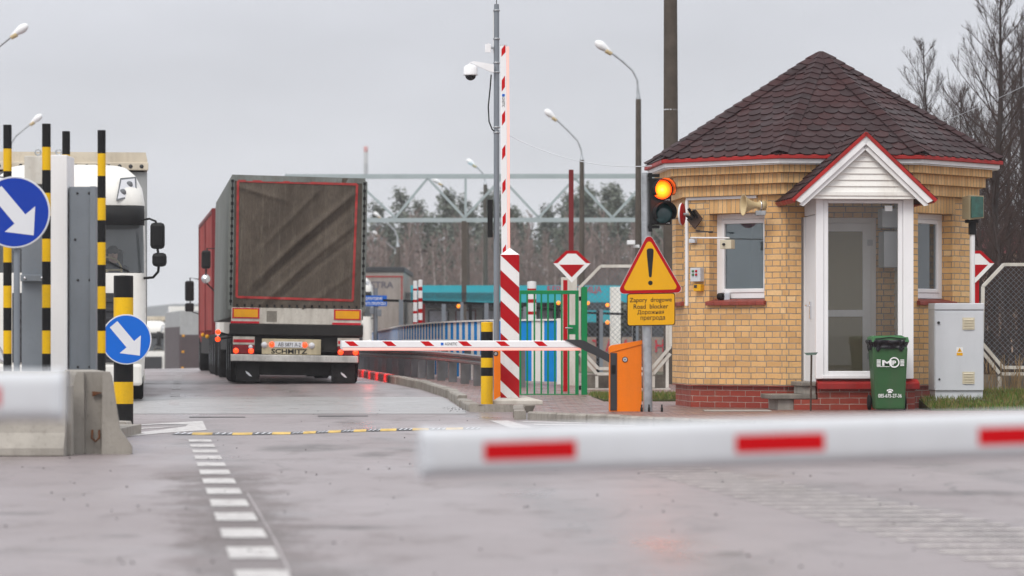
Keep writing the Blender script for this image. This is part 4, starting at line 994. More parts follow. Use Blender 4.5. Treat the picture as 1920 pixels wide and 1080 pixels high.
w = MB(); w.lathe([(0, 20*s), (4*s, 20*s), (9*s, 18.5*s), (12.8*s, 15*s), (13.2*s, 2*s), (13.6*s, 0), (12*s, -.5*s)], c, n=28); w.build('housing', M['white_clean'], rt2)
w = MB(); w.lathe([(11*s, 0)]+[(10.2*s*cos(a*pi/16), -10*s*sin(a*pi/16)) for a in range(9)], c, n=24); w.build('dome', mat('dark_dome', (.012, .012, .014), .08, var=.05), rt2)
w = MB(); w.prism([(X_(879, Ym), Ym-.115, Z_(120, Ym)), (X_(888, Ym), Ym-.115, Z_(115.5, Ym)), (X_(926, Ym), Ym-.115, Z_(122, Ym)), (X_(926, Ym), Ym-.115, Z_(137, Ym)), (X_(918, Ym), Ym-.115, Z_(135, Ym)), (X_(884, Ym), Ym-.115, Z_(119.5, Ym)), (X_(880, Ym), Ym-.115, Z_(123, Ym))][::-1], (0, .05, 0)); w.build('bracket', M['white_clean'], rt2, bevel=.005)
w = MB(); cp = [(921, 140), (919, 165), (915.5, 200), (917, 228), (923, 243), (927, 246)]
w.tube([P(q[0], q[1], Ym-.06) for q in cp], .010, 8); w.build('cable', M['black'], rt2)
rt3 = root('small_camera', (X_(914, Ym), Ym-.05, Z_(98, Ym)), 'small white box camera high on the mast', 'security camera')
w = MB(); w.box(X_(909.5, Ym), X_(921, Ym), Ym-.1, Ym+.02, Z_(96, Ym), Z_(84, Ym)); w.prism([P(909, 98, Ym-.11), P(921, 98, Ym-.11), P(917, 80, Ym-.11), P(912, 83, Ym-.11)], (0, .03, 0)); w.build('housing', M['white_clean'], rt3, bevel=.008)
w = MB(); w.box(X_(918, Ym), X_(926, Ym), Ym-.03, Ym+.01, Z_(92, Ym), Z_(88, Ym)); w.build('bracket', M['steel'], rt3)
# overhead wire from the mast to the booth eave
w = MB(); A, B_ = P(932, 241, Ym), P(1222, 311, 46.0)
w.tube([A.lerp(B_, t/16)-Vector((0, 0, .18*4*(t/16)*(1-t/16))) for t in range(17)], .006, 5); tag(w.build('overhead_wire', M['cab_grey']), 'thin sagging wire strung from the camera mast to the booth eave', 'wire')
w = MB(); A, B_ = P(1700, 252, 47.6), P(2000, 118, 60)
w.tube([A.lerp(B_, t/10)-Vector((0, 0, .3*(t/10)*(1-t/10))) for t in range(11)], .0035, 5); tag(w.build('overhead_wire', M['steel']), 'thin wire rising from the booth roof past the bare tree', 'wire')
# --- green gate
Yg = 54.3; zg = lambda py: Z_(py, Yg); xg = lambda px: X_(px, Yg)
rt = root('green_gate', (xg(1094), Yg, .1), 'green steel bar gate with lock box beside the border post', 'gate')
w = MB(); w.box(xg(1090), xg(1101), Yg-.05, Yg+.05, .1, zg(538)); w.build('gate_post', M['green'], rt, bevel=.004)
w = MB(); w.box(xg(974), xg(1085), Yg-.025, Yg+.025, zg(551.5), zg(544.5)); w.box(xg(974), xg(1085), Yg-.025, Yg+.025, zg(744.5), zg(738.5)); w.box(xg(1078.5), xg(1085), Yg-.026, Yg+.026, zg(738.5), zg(551.5)); w.box(xg(974), xg(977.5), Yg-.026, Yg+.026, zg(738.5), zg(551.5))
w.build('gate_frame', M['green'], rt, bevel=.003)
for px in (988.5, 1002, 1015, 1027.5, 1040.5, 1053.5, 1066):
    w = MB(); w.box(xg(px-1.6), xg(px+1.6), Yg-.014, Yg+.014, zg(738.4), zg(551.6)); w.build('bar', M['green'], rt)
w = MB(); w.box(xg(1067.5), xg(1078.4), Yg-.03, Yg+.03, zg(627), zg(609)); w.build('lock_box', M['green'], rt, bevel=.003)
w = MB(); w.tube([(xg(1073), Yg-.03, zg(615.5)), (xg(1073), Yg-.07, zg(615.5)), (xg(1060), Yg-.07, zg(615))], .012, 8); w.build('handle', M['chrome'], rt)
for py in (560, 650, 727):
    w = MB(); w.tube([(xg(1087.5), Yg-.03, zg(py-4)), (xg(1087.5), Yg-.03, zg(py+4))], .018, 8); w.build('hinge', M['black'], rt)
# --- diamond shaped red and white boards
def diamond(px, py, Y, s, label, post_px, post_top, post_bot):
    """s: photo pixels per unit of the reference board (70 px wide)"""
    rt = root('rail_signal_board', (X_(post_px, Y+.08), Y+.08, .1), label, 'signal board', 'red and white diamond boards')
    Q = lambda dx, dy, off=0: P(px+dx*s, py+dy*s, Y)+Vector((0, off, 0))
    out = [(-35, -6.5), (-10.5, -30), (10.5, -30), (35.5, -6.5), (0, 30)]
    w = MB(); w.prism([Q(*q) for q in out][::-1], (0, .012, 0)); b = w.build('board', M['white'], rt)
    def face(poly, m, nm, off):
        w = MB(); w.prism([Q(q[0], q[1], off) for q in poly][::-1], (0, .0015, 0)); w.build(nm, m, b)
    inn = [(-26.5, -6.6), (-8, -24.5), (8, -24.5), (27, -6.6)]
    face([(-35, -6.6), (-10.5, -30), (10.5, -30), (35.5, -6.6), (27, -6.6), (8, -24.5), (-8, -24.5), (-26.5, -6.6)], M['red'], 'red_border', -.0018)
    face([(-23.5, -3.8), (23.5, -3.8), (0, 20)], M['red'], 'red_triangle', -.0018)
    for pp_, w_ in post_bot:
        w = MB(); w.box(X_(pp_-w_/2, Y+.05), X_(pp_+w_/2, Y+.05), Y+.03, Y+.08, .1, Z_(post_top, Y)); w.build('post', M['red'], rt, bevel=.003)
diamond(1072, 500, 56.2, 1.0, 'red and white diamond board on red posts behind the green gate', 1060, 525, [(1060, 8)])
diamond(1829, 500, 52.5, 1.0, 'red and white diamond board half hidden by the white floodlight post', 1833, 525, [(1831, 9)])
# small pale cabinet frame behind the first board
w = MB(); Yq = 60; w.box(X_(1052, Yq), X_(1082, Yq), Yq, Yq+.25, .1, Z_(520, Yq))
tag(w.build('pale_cabinet', M['offwhite'], bevel=.01), 'pale narrow cabinet behind the diamond board and the green gate', 'cabinet')
# --- mesh fence frames with cut corners
def chain(mb, poly, Y, cell, rad):
    """diagonal wires clipped to a convex polygon in (x, z)"""
    xs = [q[0] for q in poly]; zs = [q[1] for q in poly]
    for sg in (1, -1):
        lo = min(q[1]-sg*q[0] for q in poly); hi = max(q[1]-sg*q[0] for q in poly); n = int((hi-lo)/cell)
        for i in range(1, n+1):
            c = lo+i*cell; pts = []
            for k in range(len(poly)):
                a, b_ = poly[k], poly[(k+1) % len(poly)]; fa, fb = a[1]-sg*a[0]-c, b_[1]-sg*b_[0]-c
                if fa*fb < 0: t = fa/(fa-fb); pts.append((a[0]+(b_[0]-a[0])*t, a[1]+(b_[1]-a[1])*t))
            if len(pts) == 2: mb.tube([(pts[0][0], Y+sg*.002, pts[0][1]), (pts[1][0], Y+sg*.002, pts[1][1])], rad, 3, cap=False)
def fence_panel(Y, oct_px, base_bars, label, rad=.0028, cell=.085):
    xs = [q[0] for q in oct_px]
    rt = root('mesh_fence_panel', (X_(sum(xs)/len(xs), Y), Y, .1), label, 'fence panel', 'white framed mesh fence panels')
    w = MB(); pts = [P(q[0], q[1], Y) for q in oct_px]
    for a, b_ in zip(pts, pts[1:]+pts[:1]): w.bar(a, b_, .05, .078, 0, (0, 1, 0))
    w.build('frame', M['offwhite'], rt, weld=False)
    w = MB(); chain(w, [(q.x, q.z) for q in pts], Y, cell, rad); w.build('wire_mesh', M['greysteel'], rt)
    w = MB()
    for i, (a, b_) in enumerate(base_bars): w.bar(P(a[0], a[1], Y+.004*i), P(b_[0], b_[1], Y+.004*i), .05, .07, 0, (0, 1, 0))
    w.build('base_frame', M['offwhite'], rt)
fence_panel(57.5, [(1086, 540), (1126, 499), (1217, 499), (1257, 540), (1257, 650), (1222, 691), (1122, 691), (1086, 652)],
            [((1086, 663), (1119, 701)), ((1119, 701), (1225, 701)), ((1225, 701), (1257, 663)), ((1119, 705), (1119, 727)), ((1225, 705), (1225, 727)), ((1088, 731), (1257, 731)), ((1251, 600), (1251, 727))],
            'white framed mesh panel with cut corners between the green gate and the booth')
fence_panel(53.5, [(1843, 537), (1882, 496), (2010, 496), (2050, 537), (2050, 645), (2012, 689), (1880, 689), (1841, 643)],
            [((1838, 655), (1874, 700)), ((1878, 701), (2012, 701)), ((2012, 701), (2048, 660)), ((1874, 706), (1874, 733)), ((2012, 706), (2012, 733)), ((1826, 738), (2050, 738)), ((1829, 660), (1829, 733))],
            'white framed mesh panel with cut corners beside the grey electrical cabinet')
# grey boards filling the base of the fence
for x0, x1, Y, lab in ((1090, 1250, 57.7, 'grey board closing the foot of the mesh panel by the gate'), (1830, 2045, 53.7, 'grey board closing the foot of the mesh panel by the cabinet')):
    w = MB(); w.box(X_(x0, Y), X_(x1, Y), Y, Y+.03, .1, Z_(702, Y)); tag(w.build('kick_board', mat('weathered_board', (.23, .21, .18), .8, var=.3, vs=6, dirt=.5)), lab, 'board')
# --- traffic light with road blocker sign
Yt = 42.95
rt = root('traffic_light', (X_(1218, Yt), Yt, .1), 'traffic light showing amber above a yellow exclamation triangle and road blocker plate', 'traffic light')
xt = X_(1217.5, Yt); zt_ = lambda py, Y=Yt: Z_(py, Y)
w = MB(); w.tube([(xt-.02, Yt, .1), (xt-.045, Yt, zt_(325))], .060, 20); w.lathe([(0, .01), (.06, .0)], (xt-.045, Yt, zt_(324.5)), n=20); w.build('pole', M['steel'], rt)
for px in (1203, 1217, 1241):
    w = MB(); w.lathe([(.016, 0), (.016, .05), (.010, .055), (.010, .09), (0, .092)], (X_(px, Yt-.1), Yt-.1, .1), n=8); w.build('anchor_bolt', M['black'], rt)
yh = Yt-.12
w = MB(); w.box(X_(1218, yh), X_(1258.5, yh), yh-.02, yh+.13, Z_(421, yh), Z_(334, yh)); hs = w.build('signal_head', M['black'], rt, bevel=.012)
for py, m, nm in ((355.5, None, 'lit_lens'), (400, None, 'dark_lens')):
    c = P(1241.5 if py < 380 else 1242.5, py, yh-.02); rr = 18*yh/F
    if nm == 'lit_lens':
        mt, tt, bb = newmat('lit_signal_lens'); bb.inputs['Base Color'].default_value = (.4, .1, .01, 1)
        ob = nd(tt, 'ShaderNodeTexCoord').outputs['Object']; wv_ = nd(tt, 'ShaderNodeTexWave', {'Vector': ob, 'Scale': 22.0}, bands_direction='Z').outputs[1]
        ln_ = nd(tt, 'ShaderNodeVectorMath', {0: nd(tt, 'ShaderNodeTexCoord').outputs['Generated'], 1: (.5, .5, .5)}, operation='DISTANCE').outputs['Value']
        cc_ = mixc(tt, rng(tt, ln_, .26, .58, 0, 1), (1, .30, .0), (1, .02, .0))
        tt.links.new(mixc(tt, rng(tt, wv_, 0, 1, 0, .3), cc_, (1, .14, .0)), bb.inputs['Emission Color']); bb.inputs['Emission Strength'].default_value = 1.25
    else: mt = mat('unlit_green_lens', (.003, .045, .05), .12, var=.2, spec=.7)
    w = MB(); w.lathe([(0, -.022), (rr*.5, -.018), (rr*.85, -.008), (rr, 0)][::1], c+Vector((0, -.004, 0)), (0, 1, 0), 32); ln = w.build(nm, mt, hs)
    w = MB(); w.lathe([(rr, -.004), (rr+.012, -.004), (rr+.014, .016), (rr, .018)], c, (0, -1, 0), 32); w.build('bezel', M['black'], ln)
    w = MB(); n = 22
    def vf(u, v):
        a = R(-35+250*u); dep = .20*v*(.35+.65*max(0, sin(a))**.6 if sin(a) > 0 else .35)
        return c+Vector((cos(a)*(rr+.012)+.045*v, -dep, sin(a)*(rr+.012)+.008*v))
    w.grid(vf, n, 5); o = w.build('visor', emis('glowing_visor', (1, .10, .01), .0, (.03, .005, .005)) if nm == 'x' else M['black'], ln); so = o.modifiers.new('solid', 'SOLIDIFY'); so.thickness = .004
    if nm == 'lit_lens':      # the lens throws its own light on the visor
        ld = bpy.data.lights.new('signal_glow', 'POINT'); ld.energy = 14; ld.specular_factor = .25; ld.color = (1, .16, .02); ld.shadow_soft_size = .03
        lo = bpy.data.objects.new('signal_glow', ld); COL.objects.link(lo); lo.location = c+Vector((0, -.07, 0))
for py in (375.5, 419):
    t_ = MB(); t_.text('APM', P(1251, py-.8, yh-.0215), 9*yh/F, 2.6*yh/F, bold=.02); t_.build('lettering', M['lettering'], hs)
for py in (329, 425):
    w = MB(); w.box(X_(1214, Yt), X_(1236, Yt), yh-.0, yh+.10, Z_(py+3.5, Yt), Z_(py-2, Yt)); w.box(X_(1215, Yt), X_(1222, Yt), yh-.02, yh+.02, Z_(py+10, Yt), Z_(py-4, Yt)); w.build('bracket', M['black'], rt, bevel=.004)
# triangle
ytri = Yt-.085
def rtri(pts, r_, n=6):
    c = [Vector((q[0], q[1])) for q in pts]; out = []
    for i in range(3):
        p_, a, b_ = c[i], c[i-1], c[(i+1) % 3]; da, db = (a-p_).normalized(), (b_-p_).normalized()
        ang = da.angle(db); bis = (da+db).normalized(); ctr = p_+bis*(r_/sin(ang/2)); t = r_/math.tan(ang/2)
        s_, e_ = p_+da*t-ctr, p_+db*t-ctr; a0, a1 = math.atan2(s_.y, s_.x), math.atan2(e_.y, e_.x)
        dlt = (a1-a0+pi) % (2*pi)-pi
        out += [ctr+Vector((cos(a0+dlt*k/n), sin(a0+dlt*k/n)))*r_ for k in range(n+1)]
    return out
def tri3(s, off, m, nm, par, ext=.0015):
    base = [(1216.5, 434), (1283.5, 549), (1156, 551.5)]; cx_, cy_ = 1219, 511
    pts = [((q[0]-cx_)*s+cx_, (q[1]-cy_)*s+cy_) for q in base]
    pl_ = rtri(pts, 8*s**2)
    w = MB(); w.prism([P(q.x, q.y, ytri)+Vector((0, off, 0)) for q in pl_], (0, ext, 0)); return w.build(nm, m, par)
tb = tri3(1.0, 0, M['signgrey'], 'warning_triangle', rt, .012)
tri3(.985, -.002, M['red'], 'red_border', tb); tri3(.83, -.004, M['signyellow'], 'yellow_face', tb)
w = MB()
ex = [(1212.5, 469), (1214.5, 466.3), (1219, 465.5), (1223.5, 466.3), (1225.5, 469), (1225, 480), (1221.8, 518), (1220.6, 520), (1217.9, 520), (1216.8, 518), (1213, 480)]
w.prism([P(q[0], q[1], ytri)+Vector((0, -.0058, 0)) for q in ex][::-1], (0, .001, 0)); w.disc(P(1219.5, 530.5, ytri)+Vector((0, -.0046, 0)), (0, -1, 0), 4.3*ytri/F, 20, 0, .001)
w.build('exclamation_mark', M['blackletter'], tb)
# plate
def rrect(x0, y0, x1, y1, r_, off, ext, sk=0.0):
    o = []
    for cx_, cy_, a0 in ((x1-r_, y0+r_, -90), (x1-r_, y1-r_, 0), (x0+r_, y1-r_, 90), (x0+r_, y0+r_, 180)):
        for i in range(5): a = R(a0+90*i/4); o.append((cx_+r_*cos(a), cy_+r_*sin(a)))
    w = MB(); w.prism([P(q[0], q[1]+(q[0]-x0)*sk, ytri)+Vector((0, off, 0)) for q in o][::-1], (0, ext, 0)); return w
pb_ = rrect(1175.5, 550.5, 1266, 611.5, 4.5, 0, .010, -.018).build('text_plate', M['black'], rt)
rrect(1177, 552, 1264.5, 610, 4, -.002, .0015, -.018).build('yellow_face', M['signyellow'], pb_)
w = MB(); uu = (1, 0, .018)
for txt, px, py, wd_, hh in (('Zapory  drogowe', 1220, 563.3, 79, 10.8), ('Road  blocker', 1220.5, 574.5, 65, 8.6), ('Дорожная', 1220, 586, 50, 9.6), ('прегрода', 1224, 597.6, 46, 8.6)):
    w.text(txt, P(px, py, ytri)+Vector((0, -.0036, 0)), wd_*ytri/F, hh*ytri/F, u=uu, bold=.010)
w.build('lettering', M['blackletter'], pb_)
# --- things on and by the booth
def on3(k, px, py, off=0.0):
    u, z = on(k, px, py, off); return u, z, fm(k)
def wallbox(name, k, x0, y0, x1, y1, d0, d1, m, label, cat, bevel=.006, grp=None):
    off = d1; ua, za = on(k, x0, y1, off); ub, zb = on(k, x1, y0, off); mm = fm(k)
    c = mm @ Vector(((ua+ub)/2, -d0, za)); rt = root(name, c, label, cat, grp)
    w = MB(); w.box(ua, ub, -d1, -d0, za, zb, 0, mm); w.build('housing', m, rt, bevel=bevel)
    return rt, mm, (ua, ub, za, zb)
# horn loudspeaker
c = P(1420, 385, 44.9); ax = Vector((-1, -.25, .02)).normalized(); s = 44.9/F
rt = root('horn_loudspeaker', c, 'beige horn loudspeaker above the booth window', 'loudspeaker')
w = MB(); w.lathe([(5*s, -16*s), (9*s, -16*s), (9.5*s, -4*s), (6*s, -3*s), (6*s, 3*s), (8*s, 10*s), (11.5*s, 18*s), (16*s, 24*s), (20*s, 27*s), (20.5*s, 28*s), (19*s, 27.2*s), (15*s, 23*s), (9*s, 12*s), (4*s, 0)], c, ax, 28)
w.build('horn', M['hornbeige'], rt)
w = MB(); w.lathe([(9.7*s, -7*s), (9.9*s, -7*s), (9.9*s, -4.5*s), (9.5*s, -4.5*s)], c, ax, 20); w.build('clamp_band', M['chrome'], rt)
w = MB(); w.box(c.x-.02, c.x+.11, c.y-.02, c.y+.2, c.z-.13, c.z-.07); w.build('bracket', M['steel'], rt, bevel=.004)
# grey button box and small yellow call box
rt, mm, (ua, ub, za, zb) = wallbox('control_box', -1, 1294, 502, 1313, 528, .0, .09, M['cab_grey'], 'light grey wall box with two green and two red buttons', 'control box')
for i, (fx, fz, mt) in enumerate(((.30, .76, 'g'), (.62, .76, 'r'), (.30, .50, 'g'), (.62, .50, 'r'))):
    w = MB(); w.lathe([(0, .022), (.013, .02), (.017, 0)], mm @ Vector((ua+(ub-ua)*fx, -.0905, za+(zb-za)*fz)), mm.to_3x3() @ Vector((0, -1, 0)), 12)
    w.build('button', M['binlid'] if mt == 'g' else M['reflred'], rt)
rt, mm, (ua, ub, za, zb) = wallbox('call_box', -1, 1300, 533, 1313.5, 546, .0, .08, M['signyellow'], 'small yellow box mounted below the grey button box', 'call box')
w = MB(); w.box(ua+.015, ua+.06, -.086, -.081, za+.045, za+.085, 0, mm); w.build('switch', M['darkgrey'], rt)
# white box on a swing arm before the window
ua, za = on(-1, 1298, 450, .02); ub, zb = on(-1, 1367, 446, .25); mm = fm(-1)
rt = root('swing_arm_box', mm @ Vector((ua, 0, za)), 'cream box on a thin white arm reaching across the booth window', 'intercom')
w = MB(); w.tube([mm @ Vector((ua, -.05, za+.03)), mm @ Vector((ub, -.25, zb))], .011, 8); w.build('arm', M['white'], rt)
w = MB(); w.box(ua-.03, ua+.07, -.06, -.001, za-.04, za+.015, 0, mm); w.build('arm_base', M['cab_grey'], rt, bevel=.004)
u1_, z1_ = on(-1, 1355, 467, .25); u2_, z2_ = on(-1, 1378, 449.5, .25)
w = MB(); w.box(u1_, u2_-.02, -.31, -.22, z1_, z2_, 0, mm); bx = w.build('housing', M['cream'], rt, bevel=.006)
w = MB(); w.lathe([(0, .03), (.016, .028), (.018, 0)], mm @ Vector(((u1_+u2_)/2-.03, -.311, (z1_+z2_)/2)), mm.to_3x3() @ Vector((0, -1, 0)), 12); w.build('knob', M['darkgrey'], bx)
ua, za = on(-1, 1305, 433, .05); ub, zb = on(-1, 1336, 435, .05)
w = MB(); w.tube([mm @ Vector((ua, -.05, za)), mm @ Vector((ub, -.05, zb))], .009, 6); w.tube([mm @ Vector((ub-.06, -.05, zb)), mm @ Vector((ub, -.05, zb))], .014, 8); w.tube([mm @ Vector((ua+.02, 0, za)), mm @ Vector((ua+.02, -.05, za))], .012, 8)
tag(w.build('metal_rod', M['darkgrey']), 'short dark metal rod fixed to the brick above the white arm', 'rod')
# dark plate with three tubes
rt = root('tube_bracket', mm @ Vector((on(-1, 1302, 410)[0], 0, on(-1, 1302, 410)[1])), 'brown diamond plate holding three black tubes, beside the red disc', 'bracket')
q = [on(-1, a, b_, .10) for a, b_ in ((1287.5, 412), (1303, 392.5), (1316.5, 410), (1302, 429.5))]
w = MB(); w.prism([mm @ Vector((a, -.10, b_)) for a, b_ in q], mm.to_3x3() @ Vector((0, .02, 0))); w.build('plate', mat('brown_plate', (.06, .035, .025), .6, var=.2), rt, bevel=.003)
for a, b_ in (((1282.5, 400), (1297, 412)), ((1291, 391), (1301, 408)), ((1299.5, 394.5), (1307, 408))):
    p0, p1 = on(-1, a[0], a[1], .2), on(-1, b_[0], b_[1], .13)
    w = MB(); w.tube([mm @ Vector((p0[0], -.2, p0[1])), mm @ Vector((p1[0], -.125, p1[1]))], .020, 12); w.build('tube', M['black'], rt)
w = MB(); w.box(q[0][0]+.05, q[0][0]+.12, -.08, 0, q[0][1]-.02, q[0][1]+.03, 0, mm); w.build('mount', M['black'], rt)
c = P(1279.5, 401.5, 45.4); rt = root('round_sign', c, 'red and white round sign seen nearly edge on at the booth corner', 'road sign')
nn = Vector((-.95, .30, 0)).normalized()
w = MB(); w.lathe([(0, 0), (.145, 0), (.15, .01), (.14, .025), (0, .027)], c, nn, 36); d_ = w.build('disc', M['white'], rt)
w = MB(); w.lathe([(0, -.012), (.14, -.010), (.148, -.002)], c, nn, 36); w.build('back', M['red'], d_)
w = MB(); w.tube([c-nn*.01, c-nn*.09+Vector((0, .05, 0))], .018, 8); w.build('bracket', M['steel'], rt)
# window sill camera
c = P(1352, 556, 45.75); rt = root('small_black_camera', c+Vector((0, 0, -.05)), 'small black camera lying on the red window sill', 'security camera')
w = MB(); w.lathe([(0, -.04), (.042, -.04), (.048, .0), (.046, .04), (0, .042)], c, Vector((-.8, -.6, 0)), 16); w.build('body', M['black'], rt)
w = MB(); w.box(c.x+.04, c.x+.12, c.y-.02, c.y+.06, c.z-.05, c.z+.05); w.build('mount', M['chrome'], rt, bevel=.006)
# --- wheelie bin
Yn = 43.35; zb0 = .1; xn = lambda px: X_(px, Yn); zn = lambda py: Z_(py, Yn)
rt = root('wheelie_bin', (xn(1668), Yn+.25, zb0), 'green wheelie bin with a black bag under its lid, by the porch', 'wheelie bin')
w = MB(); ft, bt = [xn(1635.5), xn(1702)], [xn(1642), xn(1697)]
w.add([(bt[0], Yn+.02, zb0+.015), (bt[1], Yn+.02, zb0+.015), (bt[1], Yn+.44, zb0+.015), (bt[0], Yn+.44, zb0+.015), (ft[0], Yn-.02, zn(650)), (ft[1], Yn-.02, zn(650)), (ft[1], Yn+.52, zn(650)), (ft[0], Yn+.52, zn(650))],
      [(3, 2, 1, 0), (4, 5, 6, 7), (0, 1, 5, 4), (1, 2, 6, 5), (2, 3, 7, 6), (3, 0, 4, 7)])
bd = w.build('body', M['binGreen'], rt, bevel=.025)
w = MB()
w.prism([(xn(1634), Yn-.04, zn(641)), (xn(1704), Yn-.04, zn(641)), (xn(1702), Yn-.04, zn(632)), (xn(1635), Yn-.04, zn(632))], (0, .60, 0))
w.prism([(xn(1636), Yn+.02, zn(632)), (xn(1697), Yn+.02, zn(632)), (xn(1690), Yn+.02, zn(628.5)), (xn(1640), Yn+.02, zn(629.5))], (0, .5, 0))
w.build('lid', M['binlid'], rt, bevel=.010)
w = MB(); w.prism([(xn(1640), Yn-.052, zn(634.5)), (xn(1650), Yn-.052, zn(634)), (xn(1668), Yn-.052, zn(631.5)), (xn(1686), Yn-.052, zn(634)), (xn(1698), Yn-.052, zn(634.5)), (xn(1698), Yn-.052, zn(636)), (xn(1686), Yn-.052, zn(635.6)), (xn(1668), Yn-.052, zn(633)), (xn(1650), Yn-.052, zn(635.6)), (xn(1640), Yn-.052, zn(636))], (0, .012, 0)); w.build('lid_handle', M['black'], rt)
def bag(u, v):
    a = 2*pi*u; hx, hy = (xn(1705)-xn(1629.5))/2, .315; k = .5
    x = math.copysign(abs(cos(a))**k, cos(a))*hx; y = math.copysign(abs(sin(a))**k, sin(a))*hy
    wr = .010*sin(a*19+v*5)+.008*sin(a*43)*v; z = zn(637)-(zn(637)-zn(655))*v+(.02*sin(a*7)+.015*sin(a*17))*v*v
    b_ = 1+.03*sin(v*pi*2.5)-.09*v*v
    return (xn(1667.5)+x*b_+wr*.5, Yn+.25+y*b_+wr, z)
w = MB(); w.grid(bag, 96, 8); w.build('bag', mat('black_bin_bag', (.012, .012, .016), .28, var=.2, bs=30, bst=.6), rt)
for px in (1637.5, 1701.5):
    w = MB(); w.lathe([(0, -.025), (.07, -.025), (.095, -.018), (.1, 0), (.095, .018), (.07, .025), (0, .025)], (xn(px-1 if px < 1660 else px+1), Yn+.42, zb0+.1), (1, 0, 0), 22); w.build('wheel', M['rubber'], rt)
def fp(px, py, off=.004):                    # a point on the sloping front of the bin
    t = (py-650)/(768-650); y = Yn-.02+.04*max(0, t); return Vector((X_(px, y), y-off, Z_(py, y)))
w = MB(); sc_ = Yn/F
w.text('M', fp(1663, 680.5, .012), 18*sc_, 10.5*sc_, bold=.03); w.text('P', fp(1676.5, 680.5, .012), 7*sc_, 9*sc_, bold=.03)
cc = fp(1676.5, 679.5, .012)
w.lathe([(7.6*sc_, 0), (9.9*sc_, 0), (9.9*sc_, .001), (7.6*sc_, .001)], cc, (0, -1, .05), 28, sm=False)
for i in range(5):
    a = fp(1647.5, 675+i*2.6, .012); w.box(a.x-3.8*sc_, a.x+3.6*sc_, a.y-.001, a.y, a.z-.8*sc_, a.z+.8*sc_)
    a = fp(1691.5, 675+i*2.6, .012); w.box(a.x-3.6*sc_, a.x+3.6*sc_, a.y-.001, a.y, a.z-.8*sc_, a.z+.8*sc_)
a = fp(1656, 687.4, .012); w.box(a.x-12*sc_, a.x+12*sc_, a.y-.001, a.y, a.z-.5*sc_, a.z+.5*sc_)
w.text('085-675-27-36', fp(1668.5, 742, .012), 44*sc_, 7.2*sc_, bold=.015)
a = fp(1668.5, 732.5, .012)
w.prism([a+Vector((q[0]*sc_, 0, -q[1]*sc_)) for q in ((-6.3, 1), (-5, -2), (0, -3.3), (5, -2), (6.3, 1), (3.6, 1), (3.2, -.6), (-3.2, -.6), (-3.6, 1))][::-1], (0, .001, 0))
w.prism([a+Vector((q[0]*sc_, 0, -q[1]*sc_)) for q in ((-2.4, .2), (2.4, .2), (4.2, 4), (-4.2, 4))][::-1], (0, .001, 0))
w.build('lettering', M['lettering'], bd)
# --- broom standing head up
rt = root('broom', (X_(1521, 43.4), 43.4, .1), 'broom standing head up by the porch steps', 'broom')
w = MB(); w.tube([(X_(1520, 43.4), 43.4, .1), (X_(1521.5, 43.6), 43.6, Z_(664, 43.6))], .0125, 8); w.build('handle', mat('dark_wood_handle', (.05, .03, .02), .6, var=.3), rt)
w = MB(); w.prism([P(1508, 661.5, 43.57), P(1534, 660.5, 43.57), P(1530, 665.5, 43.57), P(1513, 666, 43.57)], (0, .06, 0)); w.build('head', mat('grey_green_broom', (.13, .19, .16), .7, var=.2), rt, bevel=.005)
# --- electrical cabinet
Ye = 44.75; xe = lambda px: X_(px, Ye); ze = lambda py: Z_(py, Ye)
rt = root('electrical_cabinet', (xe(1792), Ye+.2, .22), 'grey electrical cabinet with two vents beside the booth', 'electrical cabinet')
x0, x1 = xe(1752), xe(1844.5); yaw = .16
def skew(p_): return p_
w = MB(); lft = xe(1739); dpt = .36
def bxs(mb, a, b_, c, d, zlo, zhi, y0, sh=1.0):
    """front from x=a..b at y0; the left flank runs back and to the left"""
    mb.add([(a, y0, zlo), (b_, y0, zlo), (b_, y0+dpt, zlo), (c, y0+d, zlo), (a, y0, zhi), (b_, y0, zhi), (b_, y0+dpt, zhi), (c, y0+d, zhi)], [(3, 2, 1, 0), (4, 5, 6, 7), (0, 1, 5, 4), (1, 2, 6, 5), (2, 3, 7, 6), (3, 0, 4, 7)])
bxs(w, x0, x1, xe(1739)+.05, .30, .225+.12, ze(580), Ye); w.build('body', M['cab_grey'], rt, bevel=.004)
w = MB(); bxs(w, x0-.0, x1+.005, xe(1738)+.05, .31, ze(581), ze(568.5), Ye-.02); w.build('roof_cap', M['cab_grey'], rt, bevel=.012)
w = MB(); bxs(w, x0+.012, x1-.01, xe(1740)+.06, .29, .21, .345, Ye+.012); w.build('skirt', M['cab_grey'], rt, bevel=.003)
w = MB(); w.box(x0+.008, x1-.008, Ye-.016, Ye-.001, ze(732), ze(584)); dr_ = w.build('door', M['cab_grey'], rt, bevel=.006)
for a, b_ in ((595.5, 618), (697, 719.5)):
    w = MB(); w.box(xe(1804), xe(1827), Ye-.022, Ye-.0165, ze(b_), ze(a)); 
    for i in range(7): zc_ = ze(b_)+(ze(a)-ze(b_))*(i+.8)/7.6; w.prism([(xe(1806), Ye-.0225, zc_), (xe(1806), Ye-.034, zc_-.014), (xe(1806), Ye-.0225, zc_-.016)], (xe(1825)-xe(1806), 0, 0))
    w.build('vent', M['cream'], dr_)
w = MB(); w.disc((xe(1759.5), Ye-.016, ze(605)), (0, -1, 0), .018, 16, 0, .02); w.disc((xe(1761), Ye-.016, ze(711)), (0, -1, 0), .013, 16, 0, .012); w.build('lock', M['darkgrey'], dr_)
w = MB(); w.box(xe(1793), xe(1805), Ye-.018, Ye-.0165, ze(667), ze(651)); lb_ = w.build('warning_label', M['white'], dr_)
